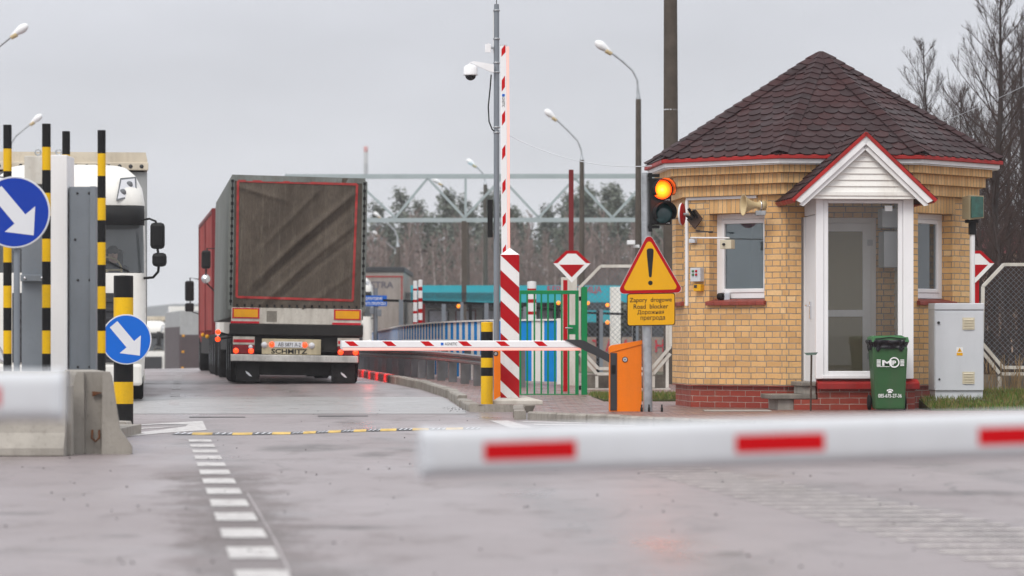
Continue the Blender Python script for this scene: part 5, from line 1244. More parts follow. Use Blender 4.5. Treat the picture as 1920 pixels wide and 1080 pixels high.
w = MB(); w.prism([(xe(1794.5), Ye-.019, ze(660)), (xe(1803.5), Ye-.019, ze(660)), (xe(1799), Ye-.019, ze(651.8))], (0, .0006, 0)); w.box(xe(1793.3), xe(1804.7), Ye-.0188, Ye-.0182, ze(666.7), ze(661.3)); w.build('yellow_mark', M['signyellow'], lb_)
w = MB(); w.prism([(xe(1798.5), Ye-.0198, ze(659)), (xe(1799.6), Ye-.0198, ze(659)), (xe(1799.3), Ye-.0198, ze(655)), (xe(1798.8), Ye-.0198, ze(655))], (0, .0004, 0)); w.build('mark', M['blackletter'], lb_)
w = MB(); w.box(xe(1738), xe(1852), Ye-.10, Ye+.5, .02, .222); tag(w.build('plinth_slab', M['concrete'], bevel=.01), 'mossy concrete slab under the grey electrical cabinet', 'slab')
# --- floodlight on a white post
Yf = 45.7; rt = root('floodlight', (X_(1823, Yf), Yf, .15), 'floodlight with green glass on a white post behind the grey cabinet', 'floodlight')
w = MB(); w.tube([(X_(1823, Yf), Yf, .15), (X_(1823, Yf), Yf, Z_(440, Yf))], 5*Yf/F, 14); w.build('post', M['white'], rt)
w = MB(); w.box(X_(1816.5, Yf), X_(1829.5, Yf), Yf-.05, Yf+.05, Z_(440, Yf), Z_(418, Yf)); w.box(X_(1810, Yf), X_(1834, Yf), Yf-.06, Yf+.06, Z_(418, Yf), Z_(412, Yf)); w.build('bracket', M['black'], rt, bevel=.006)
w = MB(); w.add([P(1803.5, 410, Yf), P(1818, 412.5, Yf-.16), P(1818, 366, Yf-.16), P(1804, 369, Yf), P(1845, 409, Yf+.02), P(1845, 367, Yf+.02), P(1832, 408, Yf+.22), P(1832, 369, Yf+.22)], [(0, 1, 2, 3), (1, 4, 5, 2), (4, 6, 7, 5), (6, 0, 3, 7), (3, 2, 5, 7), (0, 6, 4, 1)])
hb = w.build('housing', mat('beige_lamp_housing', (.33, .28, .18), .6, var=.15, dirt=.3), rt, bevel=.006)
w = MB(); w.add([P(1820.5, 408.5, Yf-.158), P(1842.5, 406.5, Yf+.0), P(1842.5, 369, Yf+.0), P(1820.5, 368, Yf-.158)], [(0, 1, 2, 3)]); gl_ = w.build('glass', mat('green_lamp_glass', (.012, .085, .06), .15, var=.5, vs=12, spec=.7), hb); so = gl_.modifiers.new('solid', 'SOLIDIFY'); so.thickness = .012; so.offset = 1
# manhole cover, pavement kerb strip in the paving
mh = MB(); c = Vector((X_(1382, 43.2), 43.25, .102)); mh.box(c.x-.42, c.x+.42, c.y-.28, c.y+.28, .1, .112); tag(mh.build('manhole_cover', M['concrete'], bevel=.004), 'flat concrete manhole cover set in the paving before the booth', 'manhole cover')
# ================================================================ LORRIES
M['lampgrey'] = mat('grey_lamp_lens', (.16, .17, .18), .15, var=.2)
def cab(rt, body, wipers=True, full=True):
    """front at local y=0 facing -y, width 2.5"""
    lv = [(.30, .10, 1.17, .20), (.45, .0, 1.22, .22), (.95, .0, 1.245, .22), (1.30, .02, 1.25, .22), (1.95, .05, 1.25, .22), (2.04, .07, 1.25, .22), (2.45, .16, 1.245, .22), (2.86, .26, 1.235, .24),
          (3.00, .28, 1.23, .26), (3.13, .22, 1.235, .30), (3.40, .30, 1.19, .38), (3.62, .48, 1.08, .42), (3.76, .80, .93, .40), (3.815, 1.3, .80, .38)]
    NA, NF = 6, 8
    def ringpts(z, yf, hw, r_, off=0.0):
        D = 2.3; p_ = [(-hw, D), (-hw, yf+r_+.3)]
        for i in range(NA+1): a = R(180+90*i/NA); p_.append((-hw+r_+r_*cos(a), yf+r_+r_*sin(a)))
        for i in range(1, NF): x = -hw+r_+(2*hw-2*r_)*i/NF; p_.append((x, yf-.06*sin(pi*i/NF)))
        for i in range(NA+1): a = R(270+90*i/NA); p_.append((hw-r_+r_*cos(a), yf+r_+r_*sin(a)))
        p_ += [(hw, yf+r_+.3), (hw, D)]
        return [Vector((x, y-off, z)) for x, y in p_]
    rings = [ringpts(*l) for l in lv]; n = len(rings[0])
    c0, c1 = 2+2, n-3-2                        # windscreen columns
    def strip(mb, i0, i1, j0, j1, off=0.0, skip=None, rg=None):
        rg = rg or rings
        vs = [q+Vector((0, -off, 0)) for rr in rg[i0:i1+1] for q in rr[j0:j1+1]]; k = j1-j0+1
        fs = [(i*k+j, i*k+j+1, (i+1)*k+j+1, (i+1)*k+j) for i in range(i1-i0) for j in range(j1-j0) if not (skip and skip(i+i0, j+j0))]
        mb.add(vs, fs, 0, True)
    w = MB(); strip(w, 0, len(lv)-1, 0, n-1, skip=lambda i, j: 5 <= i < 7 and (c0 <= j < c1 or j in (0, n-2)))
    w.add(rings[-1], [tuple(range(n))]); w.add([(-1.25, 2.3, .3), (1.25, 2.3, .3), (.8, 2.3, 3.8), (-.8, 2.3, 3.8)], [(0, 1, 2, 3)])
    bd = w.build('cab_body', body, rt, local=True)
    w = MB(); strip(w, 5, 7, c0, c1); w.build('windscreen', M['truckglass'], bd, local=True)
    for j_ in (0, n-2): w = MB(); strip(w, 5, 7, j_, j_+1); w.build('side_window', M['truckglass'], bd, local=True)
    w = MB()
    vz = [(2.80, .10, 1.235, .26), (2.92, .06, 1.235, .28), (3.06, .10, 1.235, .30), (3.12, .20, 1.235, .30)]
    vr = [ringpts(*l) for l in vz]; strip(w, 0, 3, 3, n-4, rg=vr)
    w.build('sun_visor', M['black'], bd, local=True)
    w = MB(); w.box(-.85, .85, -.075, .05, .62, 1.72); 
    for i in range(7): w.box(-.82, .82, -.10, -.074, .70+i*.145, .76+i*.145)
    w.build('grille', M['darkgrey'], bd, local=True, bevel=.01)
    w = MB(); w.box(-1.19, 1.19, -.07, .1, .25, .60); w.build('bumper', body, bd, local=True, bevel=.05)
    w = MB(); w.box(-1.05, 1.05, .0, .3, .16, .26); w.build('underrun', M['black'], bd, local=True)
    for sg in (-1, 1):
        w = MB(); w.lathe([(0, 0), (.10, .0), (.115, -.02)], (0, 0, 0), (0, -1, 0), 6)
        w = MB(); poly = [(.96, .62), (1.17, .66), (1.22, .82), (1.20, 1.0), (1.10, .96), (.98, .78)]
        w.prism([(sg*x, -.05 if x < 1.1 else .0, z) for x, z in (poly if sg < 0 else poly[::-1])], (0, .12, 0)); hl = w.build('headlight', M['chrome'], bd, local=True, bevel=.012)
        rim_ = [(.775, 3.19), (1.03, 3.25), (1.105, 3.35), (1.095, 3.59), (.84, 3.56)]; yr_ = lambda z, x: .168+(z-3.2)*.42+(x-.8)*.62
        w = MB(); w.prism([(sg*x, yr_(z, x), z) for x, z in (rim_ if sg < 0 else rim_[::-1])], (0, .35, 0)); w.build('spotlight_rim', M['lampgrey'], bd, local=True, bevel=.012)
        w = MB(); p_ = [(.80, 3.22), (1.02, 3.28), (1.08, 3.36), (1.07, 3.56), (.86, 3.53)]
        yy = lambda z, x: .16+(z-3.2)*.42+(x-.8)*.62
        w.prism([(sg*x, yy(z, x), z) for x, z in (p_ if sg < 0 else p_[::-1])], (0, .35, 0)); sp = w.build('spotlight', M['signgrey'], bd, local=True, bevel=.015)
        for x, z in ((.88, 3.33), (.985, 3.46)):
            w = MB(); w.lathe([(0, .02), (.04, .012), (.055, 0)], (sg*x, yy(z, x)-.004, z), (0, -1, -.3), 14); w.build('lamp', M['lampgrey'], sp, local=True)
        w = MB(); w.tube([(sg*1.18, .12, 2.88), (sg*1.30, .0, 2.90), (sg*1.40, -.02, 2.86), (sg*1.42, -.02, 2.80)], .018, 6)
        w.tube([(sg*1.43, -.0, 2.42), (sg*1.44, 0, 2.36)], .02, 6); w.tube([(sg*1.45, 0, 2.16), (sg*1.44, 0, 2.06), (sg*1.36, .05, 1.97), (sg*1.22, .15, 1.96)], .022, 6); ar = w.build('mirror_arm', M['black'], rt, local=True)
        w = MB(); w.box(sg*1.43-.115, sg*1.43+.115, -.07, .09, 2.42, 2.84); w.build('mirror', M['black'], ar, local=True, bevel=.06)
        w = MB(); w.box(sg*1.46-.115, sg*1.46+.115, -.07, .09, 2.14, 2.36); w.build('mirror', M['black'], ar, local=True, bevel=.06)
    if wipers:
        w = MB(); w.tube([(.35, -.02, 2.02), (.62, .03, 2.24), (.98, .06, 2.06)], .012, 5); w.tube([(-.5, -.02, 2.02), (-.1, .05, 2.24), (.2, .03, 2.08)], .012, 5); w.build('wiper', M['black'], bd, local=True)
    w = MB(); w.box(-1.18, 1.18, .35, .62, 1.6, 2.06); w.build('dashboard', M['darkgrey'], rt, local=True, bevel=.04)
    w = MB(); w.box(-1.2, 1.2, 2.1, 2.2, .6, 2.9); w.build('rear_lining', M['cab_grey'], rt, local=True)
    w = MB()
    for i in range(25):
        pass
    th = R(28); ctr = Vector((.62, .80, 2.10)); ux = Vector((1, 0, 0)); uy = Vector((0, sin(th), cos(th)))
    w.tube([ctr+ux*.24*cos(a*pi/16)+uy*.24*sin(a*pi/16) for a in range(33)], .016, 6, cap=False); w.tube([ctr-ux*.23, ctr+ux*.23], .02, 5); w.tube([ctr, ctr+Vector((0, -.25, -.35))], .03, 6)
    w.build('steering_wheel', M['hornbeige'], rt, local=True)
    for sx in (-.62, .62):
        w = MB(); w.box(sx-.27, sx+.27, 1.30, 1.42, 1.5, 2.45); w.box(sx-.27, sx+.27, .95, 1.40, 1.40, 1.55); w.build('seat', M['darkgrey'], rt, local=True, bevel=.05)
def wheel(rt, x, y, r_=.5, w_=.30, rim='rim'):
    w = MB(); h = w_/2
    w.lathe([(r_*.55, -h), (r_*.9, -h), (r_, -h*.75), (r_, h*.75), (r_*.9, h), (r_*.55, h)], (x, y, r_), (1, 0, 0), 28); t = w.build('wheel', M['rubber'], rt, local=True)
    w = MB(); w.lathe([(0, -h*.5), (r_*.3, -h*.6), (r_*.5, -h*.8), (r_*.56, -h), (r_*.56, h), (r_*.5, h*.8), (r_*.3, h*.6), (0, h*.5)], (x, y, r_), (1, 0, 0), 20); w.build('rim', M['steel'], t, local=True)
M['truckwhite'] = mat('white_lorry_paint', (.76, .745, .70), .28, var=.02, dirt=.10, dcol=(.3, .26, .2), coat=.3)
M['creamtarp'] = mat('cream_tarpaulin', (.60, .53, .42), .6, var=.08, dirt=.35, dcol=(.2, .15, .1))
M['greyside'] = mat('grey_trailer_side', (.36, .37, .37), .55, var=.08, dirt=.3)
yaw = R(6.3)
def on_road(x, y): return (x, y, G(y, x))
# --- white lorry facing the camera
wx = X_(272, 54)-1.24
rt = root('white_lorry', on_road(wx, 54), 'white articulated lorry facing the camera behind the striped cage, cream edged trailer', 'lorry', 'lorries waiting at the border', rz=yaw)
cab(rt, M['truckwhite'])
w = MB(); w.box(-1.275, 1.275, 2.75, 15.6, 1.15, 3.78); tr = w.build('trailer', M['greyside'], rt, local=True, bevel=.02)
w = MB(); w.prism([(-1.28, 2.70, 3.80), (1.28, 2.70, 3.80), (1.28, 2.70, 3.97), (1.25, 2.70, 4.10), (-1.25, 2.70, 4.10), (-1.28, 2.70, 3.97)], (0, 12.9, 0)); w.build('roof_tarpaulin', M['creamtarp'], tr, local=True, bevel=.02)
w = MB(); w.box(-1.295, 1.295, 2.66, 2.70, 3.80, 3.93); w.build('tarpaulin_rim', M['creamtarp'], tr, local=True, bevel=.012)
w = MB()
for i in range(14): w.lathe([(0, .012), (.03, .010), (.035, 0)], (-1.17+i*.181, 2.66, 3.865), (0, -1, 0), 10)
w.build('eyelets', M['darkgrey'], tr, local=True)
for y in (1.35, 9.9, 11.2, 12.5):
    for sx in (-1.06, 1.06): wheel(rt, sx, y)
w = MB(); w.box(-1.1, 1.1, 2.35, 14, .6, 1.1); w.build('chassis', M['black'], rt, local=True)
white_lorry = rt
# --- driver behind the windscreen
def person_seated(name, origin, rz, label, scale=1.0):
    rt = root(name, origin, label, 'person', rz=rz)
    pts = [(0, 0, 0), (0, .02, .22), (0, .0, .42), (0, -.02, .53), (0, -.03, .60), (0, -.045, .70), (0, -.04, .79),
           (-.19, 0, .47), (-.27, -.16, .26), (-.20, -.38, .30), (.19, 0, .47), (.27, -.16, .26), (.20, -.38, .30),
           (-.1, -.2, -.02), (-.13, -.46, 0), (-.13, -.52, -.4), (.1, -.2, -.02), (.13, -.46, 0), (.13, -.52, -.4)]
    ed = [(0, 1), (1, 2), (2, 3), (3, 4), (4, 5), (5, 6), (2, 7), (7, 8), (8, 9), (2, 10), (10, 11), (11, 12), (0, 13), (13, 14), (14, 15), (0, 16), (16, 17), (17, 18)]
    rad = [.15, .16, .16, .07, .065, .09, .075, .075, .055, .04, .075, .055, .04, .09, .075, .05, .09, .075, .05]
    me = bpy.data.meshes.new('body'); me.from_pydata(pts, ed, []); o = bpy.data.objects.new('body', me); COL.objects.link(o); o.parent = rt
    o.modifiers.new('skin', 'SKIN'); sk = me.skin_vertices[0].data
    for i, r_ in enumerate(rad): sk[i].radius = (r_, r_*(.8 if i in (1, 2) else 1))
    sk[0].use_root = True; o.modifiers.new('sub', 'SUBSURF').render_levels = 2
    sk_ = mat('skin', (.52, .30, .22), .5, var=.06); ms, ts, bs_ = newmat('sleeves_and_skin')
    oz = nd(ts, 'ShaderNodeSeparateXYZ', {0: nd(ts, 'ShaderNodeTexCoord').outputs['Object']})
    up_ = rng(ts, oz.outputs[2], .555, .565, 0, 1); hn = nd(ts, 'ShaderNodeMath', {0: rng(ts, oz.outputs[1], -.33, -.32, 1, 0), 1: rng(ts, oz.outputs[2], .18, .19, 0, 1)}, operation='MULTIPLY').outputs[0]
    ts.links.new(mixc(ts, nd(ts, 'ShaderNodeMath', {0: up_, 1: hn}, operation='MAXIMUM').outputs[0], (.03, .035, .05), (.52, .30, .22)), bs_.inputs['Base Color']); bs_.inputs['Roughness'].default_value = .6
    me.materials.append(ms)
    w = MB(); w.lathe([(.155, .02), (.19, .2), (.205, .40), (.16, .50), (.09, .545), (.075, .55)], (0, .0, 0), n=20); w.build('jacket', mat('dark_jacket', (.03, .035, .05), .8, var=.2), rt, local=True)
    w = MB(); w.lathe([(.0, .105), (.05, .095), (.085, .06), (.102, .0), (.098, -.03)], (0, -.028, .745), n=20); w.build('hair', mat('dark_hair', (.03, .02, .015), .6, var=.2), rt, local=True)
    w = MB()
    for sx in (-.033, .033): w.lathe([(0, .008), (.009, .004), (.011, 0)], (sx, -.122, .715), (0, -1, 0), 8)
    w.build('eye', M['black'], rt, local=True)
    w = MB(); w.lathe([(0, .028), (.010, .02), (.018, 0)], (0, -.12, .685), (0, -1, -.2), 8); w.build('nose', sk_, rt, local=True)
    w = MB(); w.box(-.03, .03, -.123, -.112, .648, .656); w.build('mouth', mat('lips', (.35, .12, .1), .5), rt, local=True)
    return rt
Mw = world_of(white_lorry); p_ = Mw @ Vector((.72, 1.22, 1.66))
person_seated('person', p_, yaw, 'driver in a dark jacket seated behind the white lorry windscreen')
# --- copies of the white lorry
c = copy_tree(white_lorry); c.location = on_road(X_(316, 200)-1.24, 200); c['label'] = 'white lorry far down the road, its cab front small between the parked lorries'
def copy_some(src, skip):
    c = src.copy(); COL.objects.link(c)
    for k_ in kids(src):
        if k_.name.split('.')[0] in skip: continue
        copy_tree(k_, c)
    return c
for k_ in kids(white_lorry): pass
c = copy_some(white_lorry, ('trailer',)); c.location = (X_(697, 138)-1.16, 138, .12); c.rotation_euler = (0, 0, 0); c.scale = (.93, .93, .93); c['label'] = 'white lorry cab peeping out between the grey trailer and the blue sign'
# --- grey tarpaulin lorry driving away
def tarp(name, c1, c2, dark, s=1.0):
    m, t, b = newmat(name)
    oc = nd(t, 'ShaderNodeTexCoord').outputs['Object']
    c = mixc(t, rng(t, noise(t, .9, 6, oc, (1, 1, .5)), .35, .65, 0, 1), c1, c2)
    c = mixc(t, rng(t, noise(t, 5, 6, oc, (1.6, 1, .12), .7), .5, .72, 0, .55), c, (.155, .13, .10))
    c = mixc(t, rng(t, noise(t, 2.2, 6, oc, (1, 1, 1), .7), .5, .72, 0, .6), c, dark)
    c = mixc(t, rng(t, noise(t, 40, 3, oc, (1.6, 1, .25), .7), .42, .68, 0, .5), c, dark)
    c = mixc(t, rng(t, noise(t, 7, 6, oc, (2.2, 1, .08), .75), .58, .75, 0, .5), c, (.22, .19, .16))
    t.links.new(c, b.inputs['Base Color']); t.links.new(rng(t, noise(t, 3, 4, oc), .3, .7, .75, .92), b.inputs['Roughness']); b.inputs['Specular IOR Level'].default_value = .2
    bump(t, b, noise(t, 6, 5, oc, (1, 1, .4)), .35, .02); return m
M['tarp_rear'] = tarp('grey_brown_tarpaulin', (.074, .058, .045), (.118, .095, .075), (.034, .026, .02))
M['tarp_side'] = tarp('grey_green_tarpaulin', (.16, .175, .165), (.22, .235, .22), (.09, .09, .08))
M['tarp_red'] = tarp('red_tarpaulin', (.30, .03, .025), (.42, .055, .045), (.14, .025, .02))
M['dirtywhite'] = mat('dirty_white_panel', (.56, .53, .47), .5, var=.08, dirt=.55, dcol=(.16, .12, .085))
M['underframe'] = mat('black_underframe', (.014, .013, .012), .7, var=.3, dirt=.3, dcol=(.04, .035, .03))
gx = (X_(425, 66)+X_(683, 66))/2-.0; sc_ = 66/F
rt = root('grey_lorry', (gx, 66, G(66)), 'lorry with a creased grey brown tarpaulin rear and lit tail lights, driving away', 'lorry', 'lorries waiting at the border', rz=yaw, ry=R(.9))
cx0 = 554.0
def L(px, py): return ((px-cx0)*sc_, (722-py-(px-cx0)*-.0155*0)*sc_)
HWt, ZT_, ZB_ = 1.29, 4.0, 1.46
def folds(x, z):
    d = 0
    t = (x+1.29)/2.58; v = (z-1.46)/2.54
    for a, b_, amp, wd_ in ((.95, .045, .085, .030), (.93, -.035, -.055, .028), (.88, -.15, .05, .028), (.84, -.215, -.035, .025), (1.15, .20, .03, .03), (.70, -.36, .03, .03), (1.45, .48, .018, .03)):
        # fold line falling from the upper right corner to the lower left
        e = v-(a*t+b_*1.0-.02)+.018*sin(t*5+a*9)
        d += amp*math.exp(-(e/wd_)**2)*smooth(t*2.0)*smooth((1.04-t)*6)*smooth((1.0-v)*6+.05)*(.6+.4*sin(t*3+.6))
    d += .016*sin(x*2.2+z*1.4)*sin(z*1.7)+.004*sin(x*11-z*7)+.003*sin(x*23+z*5+2*sin(z*4))
    d += .03*math.exp(-((v-(.93-.25*t))/.02)**2)*smooth((.5-t)*5)
    return d
def rear(u, v):
    x = -HWt+2*HWt*u; z = ZB_+(ZT_-ZB_)*v
    edge = smooth(u*9)*smooth((1-u)*9)
    return (x*(1+.0), -folds(x, z)*edge-.02, z-.02*sin(pi*u))
w = MB(); w.grid(rear, 90, 80); tp_ = w.build('rear_tarpaulin', M['tarp_rear'], rt, local=True)
# red tape frame following the cloth
def tape(p0, p1, wd_):
    mb = []; n = 60; p0, p1 = Vector(p0), Vector(p1); d = (p1-p0).normalized(); s = Vector((-d.y, d.x))*wd_/2; out = MB()
    vs = []
    for i in range(n+1):
        q = p0.lerp(p1, i/n)
        for k_ in (-1, 1):
            r_ = q+s*k_; u = (r_.x+HWt)/(2*HWt); v = (r_.y-ZB_)/(ZT_-ZB_); y = rear(u, v)[1]; vs.append((r_.x, y-.012, r_.y))
    out.add(vs, [(2*i, 2*i+1, 2*i+3, 2*i+2) for i in range(n)], 0, True); return out
def LL(px, py): a = L(px, py); return (a[0], a[1]+a[0]*.0157)
tl, tr_, br, bl_ = (-1.17, 3.90), (1.13, 3.88), (1.08, 1.63), (-1.16, 1.66)
M['redtape'] = mat('faded_red_tape', (.36, .03, .028), .55, var=.25, vs=9, dirt=.45, dcol=(.09, .06, .05))
w = MB()
for a, b_ in ((tl, tr_), (tr_, br), (br, bl_), (bl_, tl)):
    q = tape(a, b_, .045); w.add(q.v, q.f, 0, True)
w.build('red_tape', M['redtape'], tp_, local=True)
w = MB(); w.box(-HWt-.01, HWt+.01, .16, 12.9, 1.25, 3.93); w.prism([(-HWt-.01, -.03, 3.9), (HWt+.01, -.03, 3.9), (HWt, -.03, 4.0), (-HWt, -.03, 4.02)], (0, 12.9, 0)); side = w.build('side_tarpaulin', M['tarp_side'], rt, local=True, bevel=.02)
for sg in (-1, 1):
    w = MB(); w.box(sg*HWt-.04-(.02 if sg > 0 else 0), sg*HWt+.04+(.02 if sg < 0 else 0), -.045, .01, 1.40, 3.94); fl_ = w.build('corner_flap', M['tarp_side'], rt, local=True, bevel=.02)
    w = MB()
    for i in range(17):
        z = 1.55+i*.145; w.box(sg*(HWt-.015)-.025, sg*(HWt-.015)+.025, -.060, -.046, z, z+.055)
    w.tube([(sg*(HWt-.015), -.05, 1.5), (sg*(HWt-.015), -.055, 3.9)], .010, 5); w.build('lacing', M['black'], fl_, local=True)
w = MB()
for i in range(17): x = -1.15+i*.144; w.box(x-.02, x+.02, -.075, -.055, 1.475, 1.525)
w.build('foot_lacing', M['black'], tp_, local=True)  # lacing loops along the foot of the rear tarpaulin
w = MB(); w.box(-HWt+.03, HWt-.03, -.05, .02, 1.15, 1.46); pn = w.build('rear_panel', M['dirtywhite'], rt, local=True, bevel=.01)
w = MB(); w.box(-.58, -.38, -.053, -.048, 1.19, 1.40); w.build('worn_patch', mat('worn_bare_patch', (.22, .20, .17), .7, var=.3, vs=9, dirt=.4), pn, local=True)
for sg in (-1, 1):
    xa, xb = sorted((sg*.72, sg*1.24))
    w = MB(); w.box(xa, xb, -.062, -.051, 1.25, 1.45); rp_ = w.build('marker_plate', M['reflred'], pn, local=True)
    w = MB(); w.box(xa+.03, xb-.03, -.066, -.0625, 1.275, 1.425); w.build('amber_field', M['reflamber'], rp_, local=True)
    w = MB(); w.box(xa-.03, xb, -.060, -.051, 1.155, 1.195); w.build('red_strip', M['reflred'], pn, local=True)
w = MB(); w.box(-HWt, HWt, -.06, .1, .93, 1.15); w.box(-1.2, 1.2, .05, 12, .62, .93); w.build('chassis_beam', M['underframe'], rt, local=True, bevel=.02)
w = MB(); w.box(-1.24, 1.24, .25, .5, .40, .95); w.box(-1.16, 1.16, .32, .36, .16, .46); w.box(-.6, .6, .4, 2.6, .22, .6); w.build('underframe', M['underframe'], rt, local=True)
w = MB(); w.box(-.66, .48, -.03, .0, .565, .865); pb_ = w.build('plate_board', mat('cream_plate_board', (.52, .45, .30), .55, var=.1, dirt=.5), rt, local=True, bevel=.008)
w = MB(); w.box(-.42, .12, -.045, -.032, .70, .815); np_ = w.build('number_plate', M['signgrey'], pb_, local=True, bevel=.004)
w = MB(); w.text('АВ 5871 А-2', (-.13, -.047, .757), .44, .075, bold=.012); w.build('lettering', M['blackletter'], np_, local=True)
w = MB(); w.text('SCHMITZ', (-.13, -.033, .625), .70, .095, bold=.03); w.build('lettering', M['blackletter'], pb_, local=True)
for x in (-.615, .30):
    w = MB(); w.lathe([(0, .03), (.055, .02), (.06, 0)], (x, -.03, .745), (0, -1, 0), 18); w.build('white_lamp', M['signgrey'], pb_, local=True)
for x in (-.47, .165):
    w = MB(); w.lathe([(0, .03), (.042, .02), (.05, 0)], (x, -.035, .755), (0, -1, 0), 16); w.build('lit_lamp', M['tail'], pb_, local=True)
for sg in (-1, 1):
    xa, xb = sorted((sg*.80, sg*1.22))
    w = MB(); w.box(xa, xb, -.06, .05, .565, .735); lc = w.build('lamp_cluster', M['tailoff'], rt, local=True, bevel=.012)
    w = MB(); w.box(xa, xb, -.03, .0, .745, .90); pl_ = w.build('striped_plate', M['dirtywhite'], rt, local=True)
    w = MB(); w.box(xa+.01, xb-.01, -.034, -.0305, .785, .845); w.build('red_strip', M['reflred'], pl_, local=True)
    for x in (xa+.06, xb-.07):
        w = MB(); w.lathe([(0, .022), (.040, .016), (.052, 0)], (x, -.06, .625), (0, -1, 0), 16); w.build('lit_lamp', M['tail'], lc, local=True)
    w = MB(); w.lathe([(0, .02), (.035, .014), (.042, 0)], (xa+.10 if sg > 0 else xb-.08, -.06, .70), (0, -1, 0), 14); w.build('reverse_lamp', M['signgrey'], lc, local=True)
w = MB(); w.box(-1.26, 1.20, -.10, .04, .425, .555); w.build('bumper_bar', mat('scuffed_alloy_bumper', (.58, .57, .54), .4, metal=.3, var=.15, vs=5, dirt=.5), rt, local=True, bevel=.012)
for sg in (-1, 1):
    w = MB(); w.box(sg*.92-.23, sg*.92+.23, .02, .05, .03, .42); mf = w.build('mudflap', M['rubber'], rt, local=True, bevel=.006)
    w = MB(); w.prism([(sg*.92-.05, .017, .24), (sg*.92+.02, .017, .20), (sg*.92+.08, .017, .13), (sg*.92+.03, .017, .14), (sg*.92-.03, .017, .19)], (0, .002, 0)); w.build('flap_mark', M['signgrey'], mf, local=True)
for y in (.9, 2.2, 3.5, 10.6, 14.3):
    for sg in (-1, 1): wheel(rt, sg*1.07, y, .49, .34)
for z, y in ((.98, .35), (.84, .5)):
    w = MB(); w.tube([(-1.18, y, .9), (-1.50, y, z)], .02, 6); ar = w.build('side_lamp_arm', M['black'], rt, local=True)
    w = MB(); w.lathe([(0, .03), (.045, .02), (.05, 0)], (-1.50, y-.03, z), (0, -1, 0), 14); w.build('lit_lamp', M['tail'], ar, local=True)
gd = bpy.data.lights.new('tail_glow', 'POINT'); gd.energy = 5; gd.specular_factor = .12; gd.color = (1, .03, .01); gd.shadow_soft_size = .06
go = bpy.data.objects.new('tail_glow', gd); COL.objects.link(go); go.parent = rt; go.location = (1.40, -.10, .52)
for y in (2.6, 5.6, 8.6, 11.6):  # added lamps and red spots, there only to redden the kerb
    w = MB(); w.lathe([(0, .03), (.04, .02), (.05, 0)], (1.31, y, .95), (1, 0, 0), 12); w.build('added_side_lamp', M['tail'], rt, local=True)
    gd = bpy.data.lights.new('added_kerb_glow', 'SPOT'); gd.energy = 60; gd.spot_size = R(75); gd.spot_blend = .6; gd.color = (1, .05, .012); gd.shadow_soft_size = .05; gd.specular_factor = .3
    go = bpy.data.objects.new('added_kerb_glow', gd); COL.objects.link(go); go.parent = rt; go.location = (1.40, y, .75); go.rotation_euler = (0, R(-38), 0)
# its tractor, mostly hidden
w = MB(); w.box(-1.2, 1.2, 13.4, 15.6, .8, 3.3); tc_ = w.build('tractor_cab', M['truckwhite'], rt, local=True, bevel=.15)
for sg in (-1, 1):
    w = MB(); w.tube([(sg*1.15, 15.0, 3.0), (sg*1.44, 14.9, 3.0), (sg*1.46, 14.9, 2.2), (sg*1.15, 15.0, 1.9)], .02, 6); ar = w.build('mirror_arm', M['black'], rt, local=True)
    w = MB(); w.box(sg*1.46-.11, sg*1.46+.11, 14.82, 14.95, 2.52, 2.95); w.build('mirror', M['black'], ar, local=True, bevel=.05)
    w = MB(); w.lathe([(0, .06), (.08, .04), (.11, 0), (.09, -.06), (0, -.08)], (sg*1.46, 14.86, 2.28), (0, -1, 0), 14); w.build('mirror', M['chrome'], ar, local=True)
# --- red lorry in front of it
rx = X_(397, 84)+1.30
rt = root('red_lorry', on_road(rx, 84), 'red lorry ahead of the grey tarpaulin one, only its red side showing', 'lorry', 'lorries waiting at the border', rz=R(6.8))
w = MB(); w.box(-1.28, 1.28, 0, 11.5, 1.1, 4.0); bx = w.build('trailer', M['tarp_red'], rt, local=True, bevel=.02)
w = MB(); w.box(-1.30, 1.30, -.02, .12, 1.0, 4.1); w.box(-1.31, -1.27, 5.6, 5.75, 1.0, 4.0); w.box(-1.31, -1.27, 11.3, 11.5, 1.0, 4.05); w.box(-1.31, 1.31, 0, 11.5, 3.98, 4.08); w.build('trailer_frame', M['darkred'], rt, local=True, bevel=.02)
w = MB(); w.box(-1.2, 1.2, 0, 14, .5, 1.0); w.build('chassis', M['underframe'], rt, local=True)
w = MB(); w.box(-1.22, 1.22, 12.2, 14.3, .7, 3.6); w.build('tractor_cab', M['tarp_red'], rt, local=True, bevel=.15)
for sg in (-1, 1):
    w = MB(); w.tube([(sg*1.2, 14.0, 2.6), (sg*1.48, 13.95, 2.65), (sg*1.48, 13.95, 1.7), (sg*1.2, 14.0, 1.6)], .02, 6); ar = w.build('mirror_arm', M['black'], rt, local=True)
    w = MB(); w.box(sg*1.5-.13, sg*1.5+.13, 13.86, 14.0, 1.98, 2.56); w.build('mirror', M['black'], ar, local=True, bevel=.05)
    w = MB(); w.box(sg*1.5-.13, sg*1.5+.13, 13.86, 14.0, 1.68, 1.93); w.build('mirror', M['black'], ar, local=True, bevel=.05)
    for y in (1.2, 2.5, 3.8, 13.2): wheel(rt, sg*1.07, y, .49, .34)
for y, z in ((-.03, .66), (4.2, .95), (8.2, 1.0)):
    w = MB(); w.lathe([(0, .03), (.05, .02), (.055, 0)], (-1.28 if y > 0 else -1.12, y-.05, z), (0, -1, 0), 12); w.build('lit_lamp' if y < 0 else 'side_marker', M['tail'] if y < 0 else M['reflamber'], rt, local=True)
